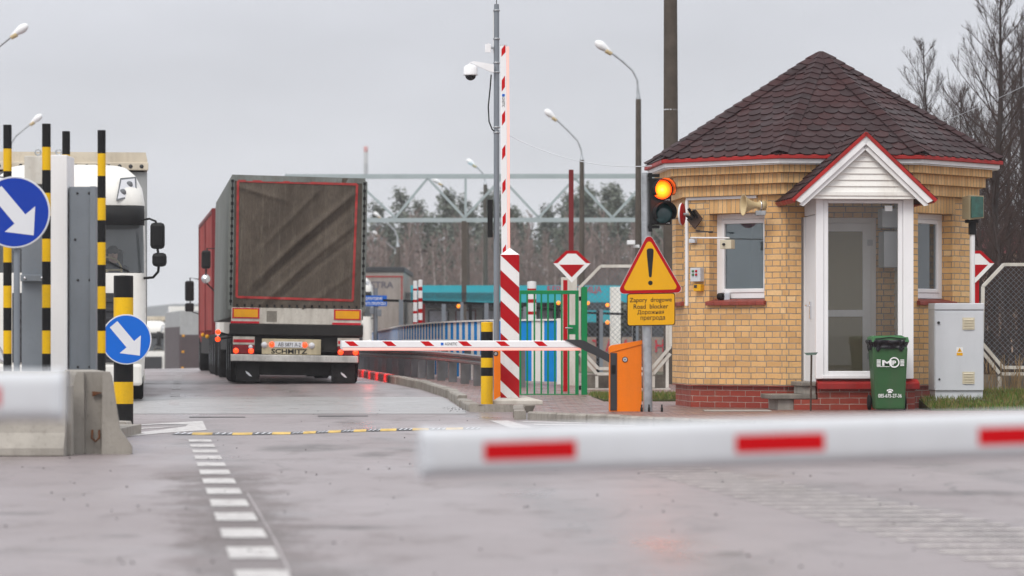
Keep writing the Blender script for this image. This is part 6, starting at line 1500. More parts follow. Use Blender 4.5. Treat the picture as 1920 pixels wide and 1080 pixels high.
# --- grey trailer far off on the road
rt = root('distant_grey_lorry', on_road(X_(337, 170)+1.28, 170), 'dull grey lorry far ahead with orange side markers and a white roof spoiler', 'lorry', 'lorries waiting at the border', rz=R(9))
M['brownside'] = mat('brown_grey_trailer', (.075, .055, .058), .6, var=.15, dirt=.3)
w = MB(); w.box(-1.28, 1.28, 0, 13, 1.1, 3.8); bx = w.build('trailer', M['greyside'], rt, local=True, bevel=.03)
w = MB(); w.box(-1.285, 1.285, -.012, .03, .5, 2.6); w.box(-1.295, -1.281, .0, 13, .4, 3.0); w.build('side_curtain', M['brownside'], bx, local=True)
for i in range(3):
    w = MB(); w.box(-1.2+i*.02, -1.08+i*.02, -.03, -.013, .9+i*.8, 1.0+i*.8); w.build('side_marker', M['reflamber'], bx, local=True)
w = MB(); w.prism([(-1.05, 13.2, 3.2), (1.05, 13.2, 3.2), (1.0, 13.2, 4.15), (-1.0, 13.2, 4.15)], (0, 1.6, 0)); w.build('roof_spoiler', M['truckwhite'], rt, local=True, bevel=.12)
w = MB(); w.box(-1.22, 1.22, 13.2, 15.2, .7, 3.3); w.build('tractor_cab', M['truckwhite'], rt, local=True, bevel=.12)
for sg in (-1, 1):
    w = MB(); w.box(sg*1.5-.12, sg*1.5+.12, 14.8, 14.95, 2.0, 2.8); w.build('mirror', M['black'], rt, local=True, bevel=.04)
    for y in (1.2, 2.5, 14.2): wheel(rt, sg*1.05, y, .49, .34)
# --- trailer with faded lettering beyond the fence
YA = 150; rt = root('trailer_lorry', (X_(758, YA)-1.30, YA, G(YA)), 'dirty pale trailer with dark faded lettering and a red rim, beyond the striped fence', 'lorry', 'lorries waiting at the border')
M['palecurtain'] = tarp('pale_dirty_curtain', (.30, .26, .235), (.38, .33, .30), (.2, .165, .145))
w = MB(); w.box(-1.28, 1.28, 0, 13, 1.1, 3.9); bx = w.build('trailer', M['palecurtain'], rt, local=True, bevel=.02)
w = MB(); w.box(-1.34, 1.32, -.06, 13, 3.90, 4.12); w.build('roof_edge', M['darkgrey'], bx, local=True, bevel=.02)
w = MB(); w.box(-1.24, 1.24, -.02, -.001, 3.66, 3.72); w.box(1.16, 1.22, -.02, -.001, 1.2, 3.66); w.build('red_rim', M['redtape'], bx, local=True)
w = MB(); w.text('ASSTRA', (.08, -.012, 3.33), 1.5, .30, bold=.02); w.build('lettering', mat('faded_dark_lettering', (.11, .10, .12), .7), bx, local=True)
w = MB(); w.box(-1.2, 1.2, .1, 13, .5, 1.1); w.build('chassis', M['underframe'], rt, local=True)
for sg in (-1, 1):
    for y in (1.2, 2.5, 3.8): wheel(rt, sg*1.05, y, .49, .34)
# ================================================================ BACKGROUND
# --- guardrails along the kerb
GL = [(-.40, 58.2), (-1.0, 61.6), (-1.75, 66), (-2.74, 74), (-3.75, 84), (-5.25, 103), (-7.6, 128)]
def path_len(pts): return sum((Vector(b)-Vector(a)).length for a, b in zip(pts, pts[1:]))
def path_at(pts, s):
    for a, b in zip(pts, pts[1:]):
        a, b = Vector(a), Vector(b); l = (b-a).length
        if s <= l: return a.lerp(b, s/l), (b-a).normalized()
        s -= l
    return Vector(pts[-1]), (Vector(pts[-1])-Vector(pts[-2])).normalized()
def guardrail(pts, z0, z1, post_w, step, label, m):
    rt = root('guardrail', (pts[0][0], pts[0][1], .1), label, 'guardrail', 'guardrails beside the lane')
    h = z1-z0; pr = [(0, 0), (-.045, .10), (-.045, .30), (0, .44), (0, .56), (-.045, .70), (-.045, .90), (0, 1)]
    L_ = path_len(pts); w = MB(); n = int(L_/1.0); vs = []
    for i in range(n+1):
        q, d = path_at(pts, L_*i/n); s = Vector((d.y, -d.x)); zb = G(q.y)+.1
        for o, t in pr: vs.append((q.x+s.x*o*-1*-1, q.y+s.y*o, zb+z0+h*t))
    k = len(pr); w.add(vs, [(i*k+j, i*k+j+1, (i+1)*k+j+1, (i+1)*k+j) for i in range(n) for j in range(k-1)], 0, False)
    o = w.build('rail', m, rt); sm = o.modifiers.new('solid', 'SOLIDIFY'); sm.thickness = .006
    for i in range(int(L_/step)+1):
        q, d = path_at(pts, .12+i*step); s = Vector((d.y, -d.x)); q = q+s*.07; zb = G(q.y)+.09; u = d
        a = math.atan2(d.y, d.x); Mx = Matrix.Translation((q.x, q.y, zb)) @ Matrix.Rotation(a, 4, 'Z')
        w = MB(); w.box(-.03, .03, -post_w/2, post_w/2, 0, z1-.02, 0, Mx); w.build('post', m, rt)
guardrail(GL, .37, .55, .15, 1.42, 'low steel guardrail with broad posts along the kerb, in front of the striped fence', M['railsteel'])
guardrail([(.12, 58.6), (-.45, 61.6), (-1.28, 66.4), (-2.3, 72)], .58, .76, .12, 2.8, 'second darker guardrail just behind the low one', M['railsteel'])
# --- blue and white corrugated fence
BF = [(.80, 61.0), (-.36, 62.4), (-1.36, 68), (-2.50, 78), (-4.12, 100.3)]
def FT(y): return 1.37-.09*smooth((y-67)/33)
rt = root('striped_fence', (BF[0][0], BF[0][1], .1), 'blue and white striped corrugated fence behind the guardrails and the green gate', 'fence')
wb, ww = MB(), MB(); s = 0; i = 0; Lb = path_len(BF)
M['fblue'] = mat('fence_blue', (.008, .25, .68), .8, var=.1, dirt=.1, spec=.05); M['fwhite'] = mat('fence_white', (.82, .81, .78), .85, var=.05, dirt=.12, spec=.05)
while s < Lb-.3:
    a, d0_ = path_at(BF, s); wd_ = .35
    b, d1_ = path_at(BF, s+wd_); mi = i % 2; off = 0
    sd_ = Vector((d0_.y, -d0_.x)); z0a, z0b = G(a.y)+.14, G(b.y)+.14; zt = FT(a.y)-.01
    A, B_ = a+sd_*off, b+sd_*off; th = sd_*.01
    (wb if mi == 0 else ww).add([(A.x, A.y, z0a), (B_.x, B_.y, z0b), (B_.x, B_.y, zt), (A.x, A.y, zt), (A.x+th.x, A.y+th.y, z0a), (B_.x+th.x, B_.y+th.y, z0b), (B_.x+th.x, B_.y+th.y, zt), (A.x+th.x, A.y+th.y, zt)],
        [(0, 1, 2, 3), (7, 6, 5, 4), (0, 3, 7, 4), (1, 5, 6, 2), (3, 2, 6, 7)])
    s += wd_; i += 1
wb.f += [[q+len(wb.v) for q in f] for f in ww.f]; wb.v += ww.v; wb.m += [1]*len(ww.m); wb.s += ww.s
wb.build('corrugated_panel', [M['fblue'], M['fwhite']], rt)
w = MB(); n = 60; pp_ = [path_at(BF, Lb*i/n)[0] for i in range(n+1)]
for a, b in zip(pp_, pp_[1:]): w.bar((a.x, a.y, FT(a.y)+.005), (b.x, b.y, FT(b.y)+.005), .06, .03)
w.build('top_rail', M['fwhite'], rt)
w = MB(); w.box(BF[0][0]-.0, BF[0][0]+.07, BF[0][1]-.05, BF[0][1]+.02, .1, 1.40); w.build('end_post', M['fwhite'], rt)
# --- wire fence with posts and barbed coil
Y8 = 80.0; x8 = lambda px: X_(px, Y8); z8 = lambda py: Z_(py, Y8)
rt = root('wire_fence', (x8(900), Y8, .2), 'dark railed fence with grey and dark red posts and a barbed coil on top', 'fence')
pl8 = [(718, 563), (930, 570), (1090, 586), (1250, 592)]
w = MB()
for a, b in zip(pl8, pl8[1:]): w.bar((x8(a[0]), Y8, z8(a[1])), (x8(b[0]), Y8, z8(b[1])), .04, .055)
w.build('top_rail', M['black'], rt)
for px, py, wd_, m in ((752, 562, 8, 'greysteel'), (793, 570, 8, 'darkred'), (832, 570, 8, 'greysteel'), (866, 566, 6, 'greysteel'), (882, 571, 6, 'black'), (912, 568, 8, 'greysteel'), (985, 575, 8, 'greysteel'), (1040, 580, 7, 'black'), (1121, 582, 6, 'black'), (1127, 580, 7, 'greysteel'), (1189, 588, 6, 'black'), (1194, 586, 6, 'greysteel'), (1204, 560, 11, 'concrete_pole')):
    w = MB(); w.box(x8(px-wd_/2), x8(px+wd_/2), Y8-.05, Y8+.05, .2, z8(py)); w.build('post', M[m], rt)
w = MB(); pts = []
for i in range(900): 
    t = i/899; px = 760+165*t; a = i*2*pi/13; pts.append((x8(px), Y8+.12*sin(a), z8(557)+.115*cos(a)))
w.tube(pts, .006, 3, cap=False); w.build('barbed_coil', M['darkgrey'], rt)
w = MB()
xa, xb = x8(760), x8(1245); zt0 = z8(572)
chain(w, [(xa, .5), (xb, .5), (xb, z8(592)), (x8(1090), z8(588)), (x8(930), z8(572)), (xa, z8(566))], Y8+.06, .16, .003); w.build('wire_mesh', M['greysteel'], rt)
# --- red and white marker poles
def banded(name, px, Y, wpx, rows, zbot, label, grp):
    r_ = wpx*Y/F/2; rt = root(name, (X_(px, Y), Y, zbot), label, 'marker pole', grp); w = MB()
    zs = [Z_(q, Y) for q in rows]+[zbot]
    for i, (a, b) in enumerate(zip(zs, zs[1:])): w.lathe([(r_, b), (r_, a)], (X_(px, Y), Y, 0), n=14, mi=i % 2)
    w.lathe([(r_, zs[0]), (0, zs[0]+.01)], (X_(px, Y), Y, 0), n=14); w.build('pole', [M['white'], M['red']], rt)
banded('marker_pole', 778.5, 78, 8, [527, 541, 545, 562, 567, 583, 588, 604, 609], .25, 'red and white banded pole, the one further from the concrete column', 'red and white banded poles')
banded('marker_pole', 788, 77.5, 8, [525, 538, 545, 559, 566, 579, 587, 600, 606], .25, 'red and white banded pole, the taller of the pair behind the striped fence', 'red and white banded poles')
banded('marker_pole', 997, 75, 17, [528, 541, 546, 561, 568, 584, 590, 606, 612], .25, 'thick red and white banded pole seen through the green gate', 'red and white banded poles')
# --- blue sign with two lines of lettering
Yv = 92; rt = root('blue_direction_sign', (X_(700, Yv), Yv, .25), 'small blue sign with two lines of white lettering on a pale post', 'road sign')
w = MB(); w.tube([(X_(704, Yv), Yv+.06, .25), (X_(704, Yv), Yv+.06, Z_(540, Yv))], .06, 10); w.build('post', M['greysteel'], rt)
w = MB(); w.box(X_(673.5, Yv), X_(725.5, Yv), Yv-.02, Yv, Z_(574, Yv), Z_(554, Yv)); bb_ = w.build('board', M['blue2'], rt)
w = MB(); w.text('ТЕРРИТОРИЯ', P(699.5, 560, Yv-.022), 34*Yv/F, 5.6*Yv/F, bold=.02); w.text('ПУНКТА ПРОПУСКА', P(699.5, 569, Yv-.022), 48*Yv/F, 5.6*Yv/F, bold=.02); w.build('lettering', M['lettering'], bb_)
for px, py in ((697, 582), (711, 586)):
    w = MB(); w.box(X_(px-4, Yv), X_(px+4, Yv), Yv-.05, Yv+.08, Z_(py+7, Yv), Z_(py-6, Yv)); w.build('box', M['greysteel'], rt, bevel=.01)
# --- street lamps
def lamp(head, arm, join, pw_, Y, label, low=False):
    """head: photo pixel of the lamp head; arm: pixels of the arm down to join, where the concrete pole begins"""
    rt = root('street_lamp', (X_(join[0], Y), Y, G(Y)+.05), label, 'street lamp', 'street lamps along the road')
    w = MB(); r_ = pw_*Y/F/2
    w.tube([(X_(join[0], Y), Y, G(Y)+.0), (X_(join[0], Y), Y, Z_(join[1], Y))], [r_*1.45, r_], 12); w.build('pole', M['concrete_pole'], rt)
    w = MB(); pts = [P(q[0], q[1], Y) for q in arm]+[P(join[0], join[1], Y)]
    sm_ = []
    for a, b in zip(pts, pts[1:]): sm_ += [a.lerp(b, t/3) for t in range(3)]
    sm_.append(pts[-1]); ra = max(.028, r_*.36)
    w.tube(sm_, [ra]*(len(sm_)-2)+[ra*1.5, r_*.9], 8); w.build('arm', M['steel'], rt)
    a = P(arm[0][0], arm[0][1], Y); h = P(head[0], head[1], Y); d = (h-a); d.normalize(); c = h-d*.02
    w = MB(); w.lathe([(0, -.30), (.05, -.29), (.065, -.18), (.09, -.1), (.115, .0), (.118, .07), (.09, .17), (.045, .22), (0, .235)], c, d, 16); hd = w.build('lamp_head', M['white_clean'], rt)
    w = MB(); w.lathe([(.05, -.31), (.06, -.29), (.07, -.18), (.08, -.13), (.0, -.12)], c+Vector((0, 0, -.035)), d, 12); w.build('gear_case', M['hornbeige'], hd)
    return rt
lamp((1128, 86), [(1141, 95), (1165, 113), (1186, 132), (1195, 150)], (1197, 186), 10, 92, 'street lamp with the highest white head, its concrete pole beside the booth roof')
lamp((1030, 213), [(1043, 224), (1065, 245), (1083, 264), (1090, 282)], (1091, 300), 8.5, 119, 'street lamp second highest, behind the red steel post and the diamond board')
lamp((882, 304), [(889, 309), (898, 317), (906, 326), (909, 334)], (910, 346), 7, 152, 'street lamp just left of the camera mast above the steel gantry')
lamp((818, 339), [(826, 344), (846, 360), (862, 374), (873, 384)], (876, 396), 7, 165, 'street lamp whose head hangs under the top chord of the gantry')
lamp((706, 402), [(714, 408), (728, 420), (740, 432), (745, 444)], (746, 463), 8.5, 208, 'upper of two street lamps above the trailer roof')
lamp((703, 437), [(711, 443), (724, 455), (736, 464), (741, 468)], (742, 476), 6, 245, 'lower of two street lamps above the trailer roof')
lamp((763, 480), [(768, 483), (778, 490), (785, 496), (787, 500)], (788, 510), 5, 316, 'faint small street lamp in front of the pale birches')
lamp((40, 55), [(27, 64), (5, 82), (-22, 104), (-34, 124)], (-37, 160), 9, 89, 'street lamp with its pale head cut off by the left frame edge above the cage')
lamp((70, 222), [(60, 230), (44, 243), (30, 255), (20, 270)], (17, 292), 7, 122, 'street lamp just above the striped tubes of the cage')
# --- concrete pole behind the booth, dark red post
Yk = 61; w = MB(); w.tube([(X_(1259, Yk), Yk, 0), (X_(1257, Yk), Yk, 7.5), (X_(1256.5, Yk), Yk, 8.6)], [.148, .118, .11], 20)
rt = root('utility_pole', (X_(1259, Yk), Yk, 0), 'tall dark concrete utility pole rising behind the booth roof', 'utility pole'); w.build('pole', M['concrete_pole'], rt)
w = MB(); w.lathe([(.122, 0), (.128, 0), (.128, .02), (.122, .02)], (X_(1257.5, Yk), Yk, Z_(207, Yk)), n=16); w.build('clamp_band', M['cab_grey'], rt)
Yk = 66; w = MB(); w.box(X_(1066.5, Yk), X_(1075.5, Yk), Yk, Yk+.1, .1, Z_(318, Yk)); tag(w.build('steel_post', M['darkred'], bevel=.004), 'tall dark red steel post rising behind the diamond board', 'post')
# small box camera on the concrete pole
w = MB(); c = P(1183, 455, 79); w.box(c.x-.09, c.x+.09, c.y-.2, c.y+.1, c.z-.05, c.z+.05); w.box(c.x+.05, c.x+.2, c.y, c.y+.05, c.z-.12, c.z-.05); tag(w.build('bullet_camera', M['white_clean'], bevel=.01), 'small white camera by the concrete pole near the warning triangle', 'security camera')
# --- steel gantry
Yy = 128; rt = root('steel_gantry', (X_(870, Yy), Yy, G(Yy)), 'long pale steel lattice gantry spanning behind the lorries and the lamp poles', 'gantry')
w = MB(); zg1 = lambda px: Z_(330+ (0 if px > 700 else (700-px)*.005), Yy); zt, zb = Z_(330, Yy), Z_(412, Yy)
w.bar(P(534, 331, Yy), P(1420, 330, Yy), .15, .17); w.build('top_chord', M['gantry'], rt)
w = MB(); w.bar(P(600, 413, Yy), P(1420, 412, Yy), .15, .16); w.build('bottom_chord', M['gantry'], rt)
w = MB(); top = [662, 802, 941, 1078, 1216, 1354]; bot = [601, 741, 871, 1010, 1148, 1286, 1420]
for i, t in enumerate(top):
    for b in (bot[i], bot[i+1]): w.bar(P(t, 334, Yy), P(b, 408, Yy), .09, .13, 0, (0, 1, 0))
for px in (601, 873, 1148+0): 
    if px != 1148: w.bar(P(px, 334, Yy), P(px, 408, Yy), .09, .17, 0, (0, 1, 0))
w.bar(P(534, 331, Yy), P(601, 413, Yy), .09, .13, 0, (0, 1, 0)); w.build('lattice', M['gantry'], rt)
for px in (601, 870, 1400):
    w = MB(); w.box(X_(px-4.5, Yy), X_(px+4.5, Yy), Yy-.09, Yy+.09, G(Yy), zb-.05); w.build('column', M['concrete_pole'], rt)
# --- teal customs building
Yd = 142; rt = root('customs_building', (X_(1000, Yd), Yd, G(Yd)), 'low customs building with a teal fascia and red lettering behind the fences', 'building')
M['bwall'] = mat('pale_building_wall', (.42, .42, .44), .7, var=.08, dirt=.2); M['bdark'] = mat('dark_soffit', (.05, .05, .055), .7)
w = MB(); w.box(X_(770, Yd), X_(1480, Yd), Yd, Yd+14, Z_(567, Yd), Z_(535, Yd)); w.build('fascia', M['teal'], rt)
w = MB(); w.box(X_(775, Yd), X_(1475, Yd), Yd+.3, Yd+13.5, Z_(576, Yd), Z_(567.3, Yd)); w.build('soffit', M['bdark'], rt)
w = MB(); w.box(X_(790, Yd), X_(1470, Yd), Yd+2.2, Yd+13, G(Yd), Z_(574, Yd)); w.build('wall', M['bwall'], rt)
for i, px in enumerate(range(800, 1090, 52)):
    w = MB(); w.box(X_(px, Yd), X_(px+40, Yd), Yd+2.15, Yd+2.198, Z_(606, Yd), Z_(580, Yd)); f_ = w.build('window', M['darkred'] if i % 2 else M['bdark'], rt)
    w = MB(); w.box(X_(px+3, Yd), X_(px+37, Yd), Yd+2.12, Yd+2.148, Z_(604, Yd), Z_(582, Yd)); w.build('pane', mat('pale_blind_pane', (.50, .50, .60), .25, var=.12), f_)
w = MB(); w.box(X_(1085, Yd-6), X_(1185, Yd-6), Yd-6, Yd, Z_(604, Yd-6), Z_(582, Yd-6)); w.build('porch_fascia', M['teal'], rt)
w = MB(); w.box(X_(1090, Yd), X_(1270, Yd), Yd-.4, Yd+2.1, G(Yd), Z_(568, Yd)); w.build('dark_passage', M['bdark'], rt)
w = MB(); w.text('БЕРЕСТОВИЦА', P(1077, 544, Yd-.03), 101*Yd/F, 15*Yd/F, bold=.01); w.build('lettering', M['redletter'], rt)
for px, py, y in ((860, 574, Yd-.2), (1047, 568, Yd-.2), (1102, 568, Yd-.6), (1139, 572, Yd-.6), (1139, 604.5, Yd-6.2)):
    w = MB(); w.lathe([(0, .09), (.06, .07), (.08, 0), (.06, -.07), (0, -.09)], P(px, py, y), (0, -1, 0), 14); w.build('amber_lamp', M['amber'], rt)
w = MB(); w.box(X_(1144, 86), X_(1164, 86), 86, 86.25, .2, Z_(538, 86)); tag(w.build('white_pillar', M['siding'], bevel=.01), 'broad white pillar seen through the mesh panel by the warning sign', 'pillar')
w = MB(); w.box(X_(1186, 84), X_(1196, 84), 84, 84.2, .2, Z_(575, 84)); tag(w.build('white_pillar', M['siding'], bevel=.01), 'slim white pillar just behind the yellow text plate', 'pillar')
# red letters standing on a low wall
Yz = 96; rt = root('letter_wall', (X_(1180, Yz), Yz, .2), 'low beige wall carrying large red letters, behind the mesh panel', 'sign')
w = MB(); w.box(X_(1088, Yz), X_(1320, Yz), Yz, Yz+.3, .15, Z_(632, Yz)); w.build('wall', mat('beige_plaster', (.34, .27, .22), .8, var=.1, dirt=.25), rt)
for ch, px in (('Т', 1119), ('А', 1143), ('М', 1167), ('О', 1190), ('Ж', 1213), ('Н', 1237), ('Я', 1260)):
    w = MB(); w.text(ch, P(px, 648.5, Yz-.03), 17*Yz/F, 23*Yz/F, bold=.02); w.build('letter', M['redletter'], rt)
# --- dark pallet-like board stack and grass beyond the gate are part of the yard
# --- house at the far right
Yh = 135; rt = root('house', (X_(1960, Yh), Yh, .1), 'peach walled house with a faded red roof behind the bare bushes', 'house')
w = MB(); hx0, hx1 = X_(1872, Yh), X_(2080, Yh); w.box(hx0, hx1, Yh, Yh+8, .1, Z_(470, Yh)); w.build('wall', mat('peach_plaster', (.52, .36, .27), .8, var=.08), rt)
w = MB(); w.prism([(hx0-.3, Yh-.4, Z_(474, Yh)), (hx0-.3, Yh+8.4, Z_(474, Yh)), (hx0-.3, Yh+4, Z_(425, Yh))], (hx1-hx0+.6, 0, 0)); w.build('roof', mat('faded_red_roof', (.34, .06, .075), .6, var=.12), rt)
for px in (1895, 1935, 1975):
    w = MB(); w.box(X_(px, Yh), X_(px+20, Yh), Yh-.03, Yh+.02, Z_(545, Yh), Z_(500, Yh)); w.build('window', M['darkglass'], rt)
# --- masts far off
Ym2 = 800; rt = root('radio_mast', (X_(686, Ym2), Ym2, 0), 'distant red and white radio mast half lost in the mist', 'mast')
w = MB()
for sx, sy in ((-.5, -.5), (.5, -.5), (.5, .5), (-.5, .5)): w.tube([(X_(686, Ym2)+sx, Ym2+sy, 0), (X_(686, Ym2)+sx*.6, Ym2+sy*.6, Z_(296, Ym2))], .06, 4)
for i in range(46): z = i; w.bar((X_(686, Ym2)-.5, Ym2-.5, z), (X_(686, Ym2)+.5, Ym2-.5, z+1), .05, .05)
w.build('lattice', mat('mast_lattice', (.42, .43, .45), .8), rt)
w = MB(); w.lathe([(.5, Z_(306, Ym2)), (.5, Z_(285, Ym2))], (X_(686, Ym2), Ym2, 0), n=12, mi=1); w.lathe([(.5, Z_(285, Ym2)), (.5, Z_(275, Ym2)), (0, Z_(274, Ym2))], (X_(686, Ym2), Ym2, 0), n=12, mi=0); w.lathe([(.5, Z_(326, Ym2)), (.5, Z_(306, Ym2))], (X_(686, Ym2), Ym2, 0), n=12, mi=2)
w.build('antenna', [mat('faded_mast_red', (.5, .22, .22), .8), mat('mast_white', (.55, .55, .56), .8), mat('mast_grey', (.42, .43, .45), .8)], rt)

# ================================================================ TREES
M['bark_dark'] = mat('dark_wet_bark', (.045, .034, .032), .9, var=.3, vs=6, dirt=.2)
M['bark_birch'] = mat('pale_birch_bark', (.44, .39, .37), .8, var=.3, vs=4, dirt=.45, dcol=(.06, .05, .05))
M['bark_pine'] = mat('pine_bark', (.13, .075, .05), .9, var=.3, vs=4)
M['twig'] = mat('brown_twigs', (.06, .038, .033), .9, var=.25, vs=3)
M['twig_red'] = mat('reddish_twigs', (.25, .19, .172), .9, var=.25, vs=1.5)
M['needle'] = [mat('needles_dark', (.085, .10, .08), .8, var=.35, vs=1.2), mat('needles_mid', (.12, .138, .105), .8, var=.35, vs=1.2), mat('needles_light', (.17, .185, .145), .8, var=.3, vs=1.2)]  # needles and reddish twigs paled, the wood's haze put into their colour
def bare_tree(rt, h, seed, n_br=46, spread=.34, trunk_r=.12, start=.18, steep=52, sub=8, subsub=4, m=None, mt=None, tw=.010, droop=0.0, local=True, stems=1):
    rd = random.Random(seed); tr, cr_ = MB(), MB()
    for st_ in range(stems):
        b0 = Vector((rd.uniform(-.4, .4)*(stems > 1), rd.uniform(-.4, .4)*(stems > 1), 0)); lean = Vector((rd.uniform(-.10, .10), rd.uniform(-.10, .10), 0))*(2.2 if stems > 1 else .5)
        hh = h*(1 if st_ == 0 else rd.uniform(.6, .95)); n = 14
        ld = [b0+Vector((sin(i*.7+seed)*.02*h*.2, cos(i*.9+seed)*.02*h*.2, 0))+lean*hh*(i/n)+Vector((0, 0, hh*i/n)) for i in range(n+1)]
        tr.tube(ld, [trunk_r*(1-i/n)**.85+.008 for i in range(n+1)], 7)
        nb = n_br if stems == 1 else n_br//stems
        for b in range(nb):
            t = start+(1-start)*(b+.5)/nb*.98; fi = t*n; i = min(int(fi), n-1); p0 = ld[i].lerp(ld[i+1], fi-i)
            az = b*2.39996+rd.uniform(-.4, .4); el = R(steep+rd.uniform(-14, 12))
            L_ = hh*spread*(1-t)**.75*(.55+.45*min(1, (t-start+.12)*5))*rd.uniform(.7, 1.15)+.25
            d = Vector((cos(az)*cos(el), sin(az)*cos(el), sin(el))); pts = [p0]; k = 5
            for s in range(k):
                d = (d+Vector((rd.uniform(-.10, .10), rd.uniform(-.10, .10), .10-droop*s*.12))).normalized(); pts.append(pts[-1]+d*L_/k)
            r0 = max(tw*1.3, trunk_r*(1-t)*.36)
            cr_.tube(pts, [r0*(1-s/k)+tw*.6 for s in range(k+1)], 4, cap=False)
            for s in range(sub):
                u = .22+.75*(s+rd.random())/sub; fi = u*k; i = min(int(fi), k-1); q = pts[i].lerp(pts[i+1], fi-i)
                base = (pts[i+1]-pts[i]).normalized(); ax = Vector((rd.uniform(-1, 1), rd.uniform(-1, 1), rd.uniform(-.3, .9))).normalized()
                dd = (base*.9+ax*.55+Vector((0, 0, .12-droop*.3))).normalized(); l2 = L_*(.42*(1-u)+.16)*rd.uniform(.7, 1.2)
                q1 = q+dd*l2*.5; q2 = q1+(dd+Vector((0, 0, .25-droop))).normalized()*l2*.5
                cr_.tube([q, q1, q2], [tw, tw*.8, tw*.45], 3, cap=False)
                for v in range(subsub):
                    f = rd.uniform(.25, 1); a = q.lerp(q1, f*2) if f < .5 else q1.lerp(q2, f*2-1)
                    e_ = (dd+Vector((rd.uniform(-.6, .6), rd.uniform(-.6, .6), rd.uniform(0, .6)-droop))).normalized()*l2*rd.uniform(.25, .55)
                    cr_.tube([a, a+e_], [tw*.55, tw*.35], 3, cap=False)
    tr.build('trunk', mt or M['bark_dark'], rt, local=local); cr_.build('crown', m or M['twig'], rt, local=local)
near = [(1857, -22, 75, 1, 66, .30, .13, 'tall bare tree with one straight dark trunk behind the booth, highest of its row'),
        (1758, 86, 84, 2, 40, .30, .07, 'slender bare tree with a thin stem just beyond the booth roof'),
        (1925, 60, 82, 3, 50, .34, .11, 'bare tree cut by the picture edge beyond the mesh panel'),
        (1803, 175, 92, 4, 44, .40, .08, 'bushy bare tree between the slender stem and the tallest trunk'),
        (1884, 130, 97, 5, 46, .42, .09, 'spreading bare tree close behind the tallest trunk'),
        (1826, 215, 88, 6, 44, .42, .07, 'lower bare tree with dense twigs beside the booth eave'),
        (1722, 205, 99, 7, 36, .40, .06, 'faint low bare tree whose tips show over the booth roof'),
        (1975, 20, 90, 8, 50, .36, .11, 'bare tree standing outside the picture edge, its twigs reaching in')]
for px, py, Y, sd_, nb, sp, tr_, lab in near:
    rt = root('bare_tree', (X_(px, Y), Y, .05), lab, 'tree', 'bare trees behind the booth'); bare_tree(rt, Z_(py, Y), sd_, int(nb*1.1), sp*1.15, tr_, steep=46, sub=12, subsub=7, tw=.0048)
# bare thickets by the fence
for i, (px, py, Y, lab) in enumerate(((1845, 395, 66, 'tangled bare thicket right beside the floodlight post'), (1885, 380, 70, 'tangled bare thicket with leaning stems behind the mesh panel'), (1930, 400, 64, 'tangled bare thicket at the picture edge'), (1868, 330, 78, 'taller dark thicket under the tallest bare tree'), (1915, 300, 80, 'taller dark thicket before the peach house'))):
    rt = root('bare_bush', (X_(px, Y), Y, .08), lab, 'bush', 'bare thickets by the fence'); bare_tree(rt, Z_(py, Y), 30+i, 60, .5, .04, .06, 50, 7, 4, tw=.0062, stems=6)
def grass_tuft(px, Y, n, seed):
    rd = random.Random(seed); w = MB()
    for i in range(n):
        b = Vector((rd.gauss(0, .14), rd.gauss(0, .1), 0)); h = rd.uniform(.25, .62); l = Vector((rd.uniform(-.16, .16), rd.uniform(-.1, .1), h))
        w.tube([b, b+l*.5+Vector((0, 0, h*.05)), b+l], [.004, .0035, .007 if rd.random() < .4 else .002], 3, cap=False)
    o = w.build('dry_grass_tuft', M['grassdry']); o.location = (X_(px, Y), Y, .18); return o
M['grassdry'] = mat('dry_reed', (.30, .20, .10), .8, var=.3)
tag(grass_tuft(1898, 53.2, 60, 1), 'tuft of dry tan grass at the foot of the mesh panel', 'grass tuft')
tag(grass_tuft(1852, 53.2, 30, 2), 'thin tuft of dry grass right behind the grey cabinet', 'grass tuft')
# dark round evergreen by the white pillar
def clumps(mb, c, rr, n, size, rd, nm=3):
    for i in range(n):
        v = Vector((rd.gauss(0, 1), rd.gauss(0, 1), rd.gauss(0, 1))).normalized()*rd.random()**.45
        p_ = c+Vector((v.x*rr[0], v.y*rr[1], v.z*rr[2])); s = size*rd.uniform(.5, 1.2)
        a = Vector((rd.uniform(-1, 1), rd.uniform(-1, 1), rd.uniform(-.5, .5))).normalized(); b = a.cross(Vector((rd.uniform(-1, 1), rd.uniform(-1, 1), rd.uniform(-1, 1)))).normalized()
        mb.add([p_-a*s, p_+b*s*.6, p_+a*s, p_-b*s*.5], [(0, 1, 2), (0, 2, 3)], rd.randrange(nm))
rd = random.Random(5); rt = root('evergreen_bush', (X_(1164, 90), 90, .2), 'small dark evergreen bush next to the white pillar', 'bush')
w = MB(); clumps(w, Vector((0, 0, 1.45)), (.22, .22, .42), 500, .09, rd); w.build('crown', M['needle'], rt, local=True)
w = MB(); w.tube([(0, 0, 0), (0, 0, 1.5)], [.04, .02], 6); w.build('trunk', M['bark_dark'], rt, local=True)
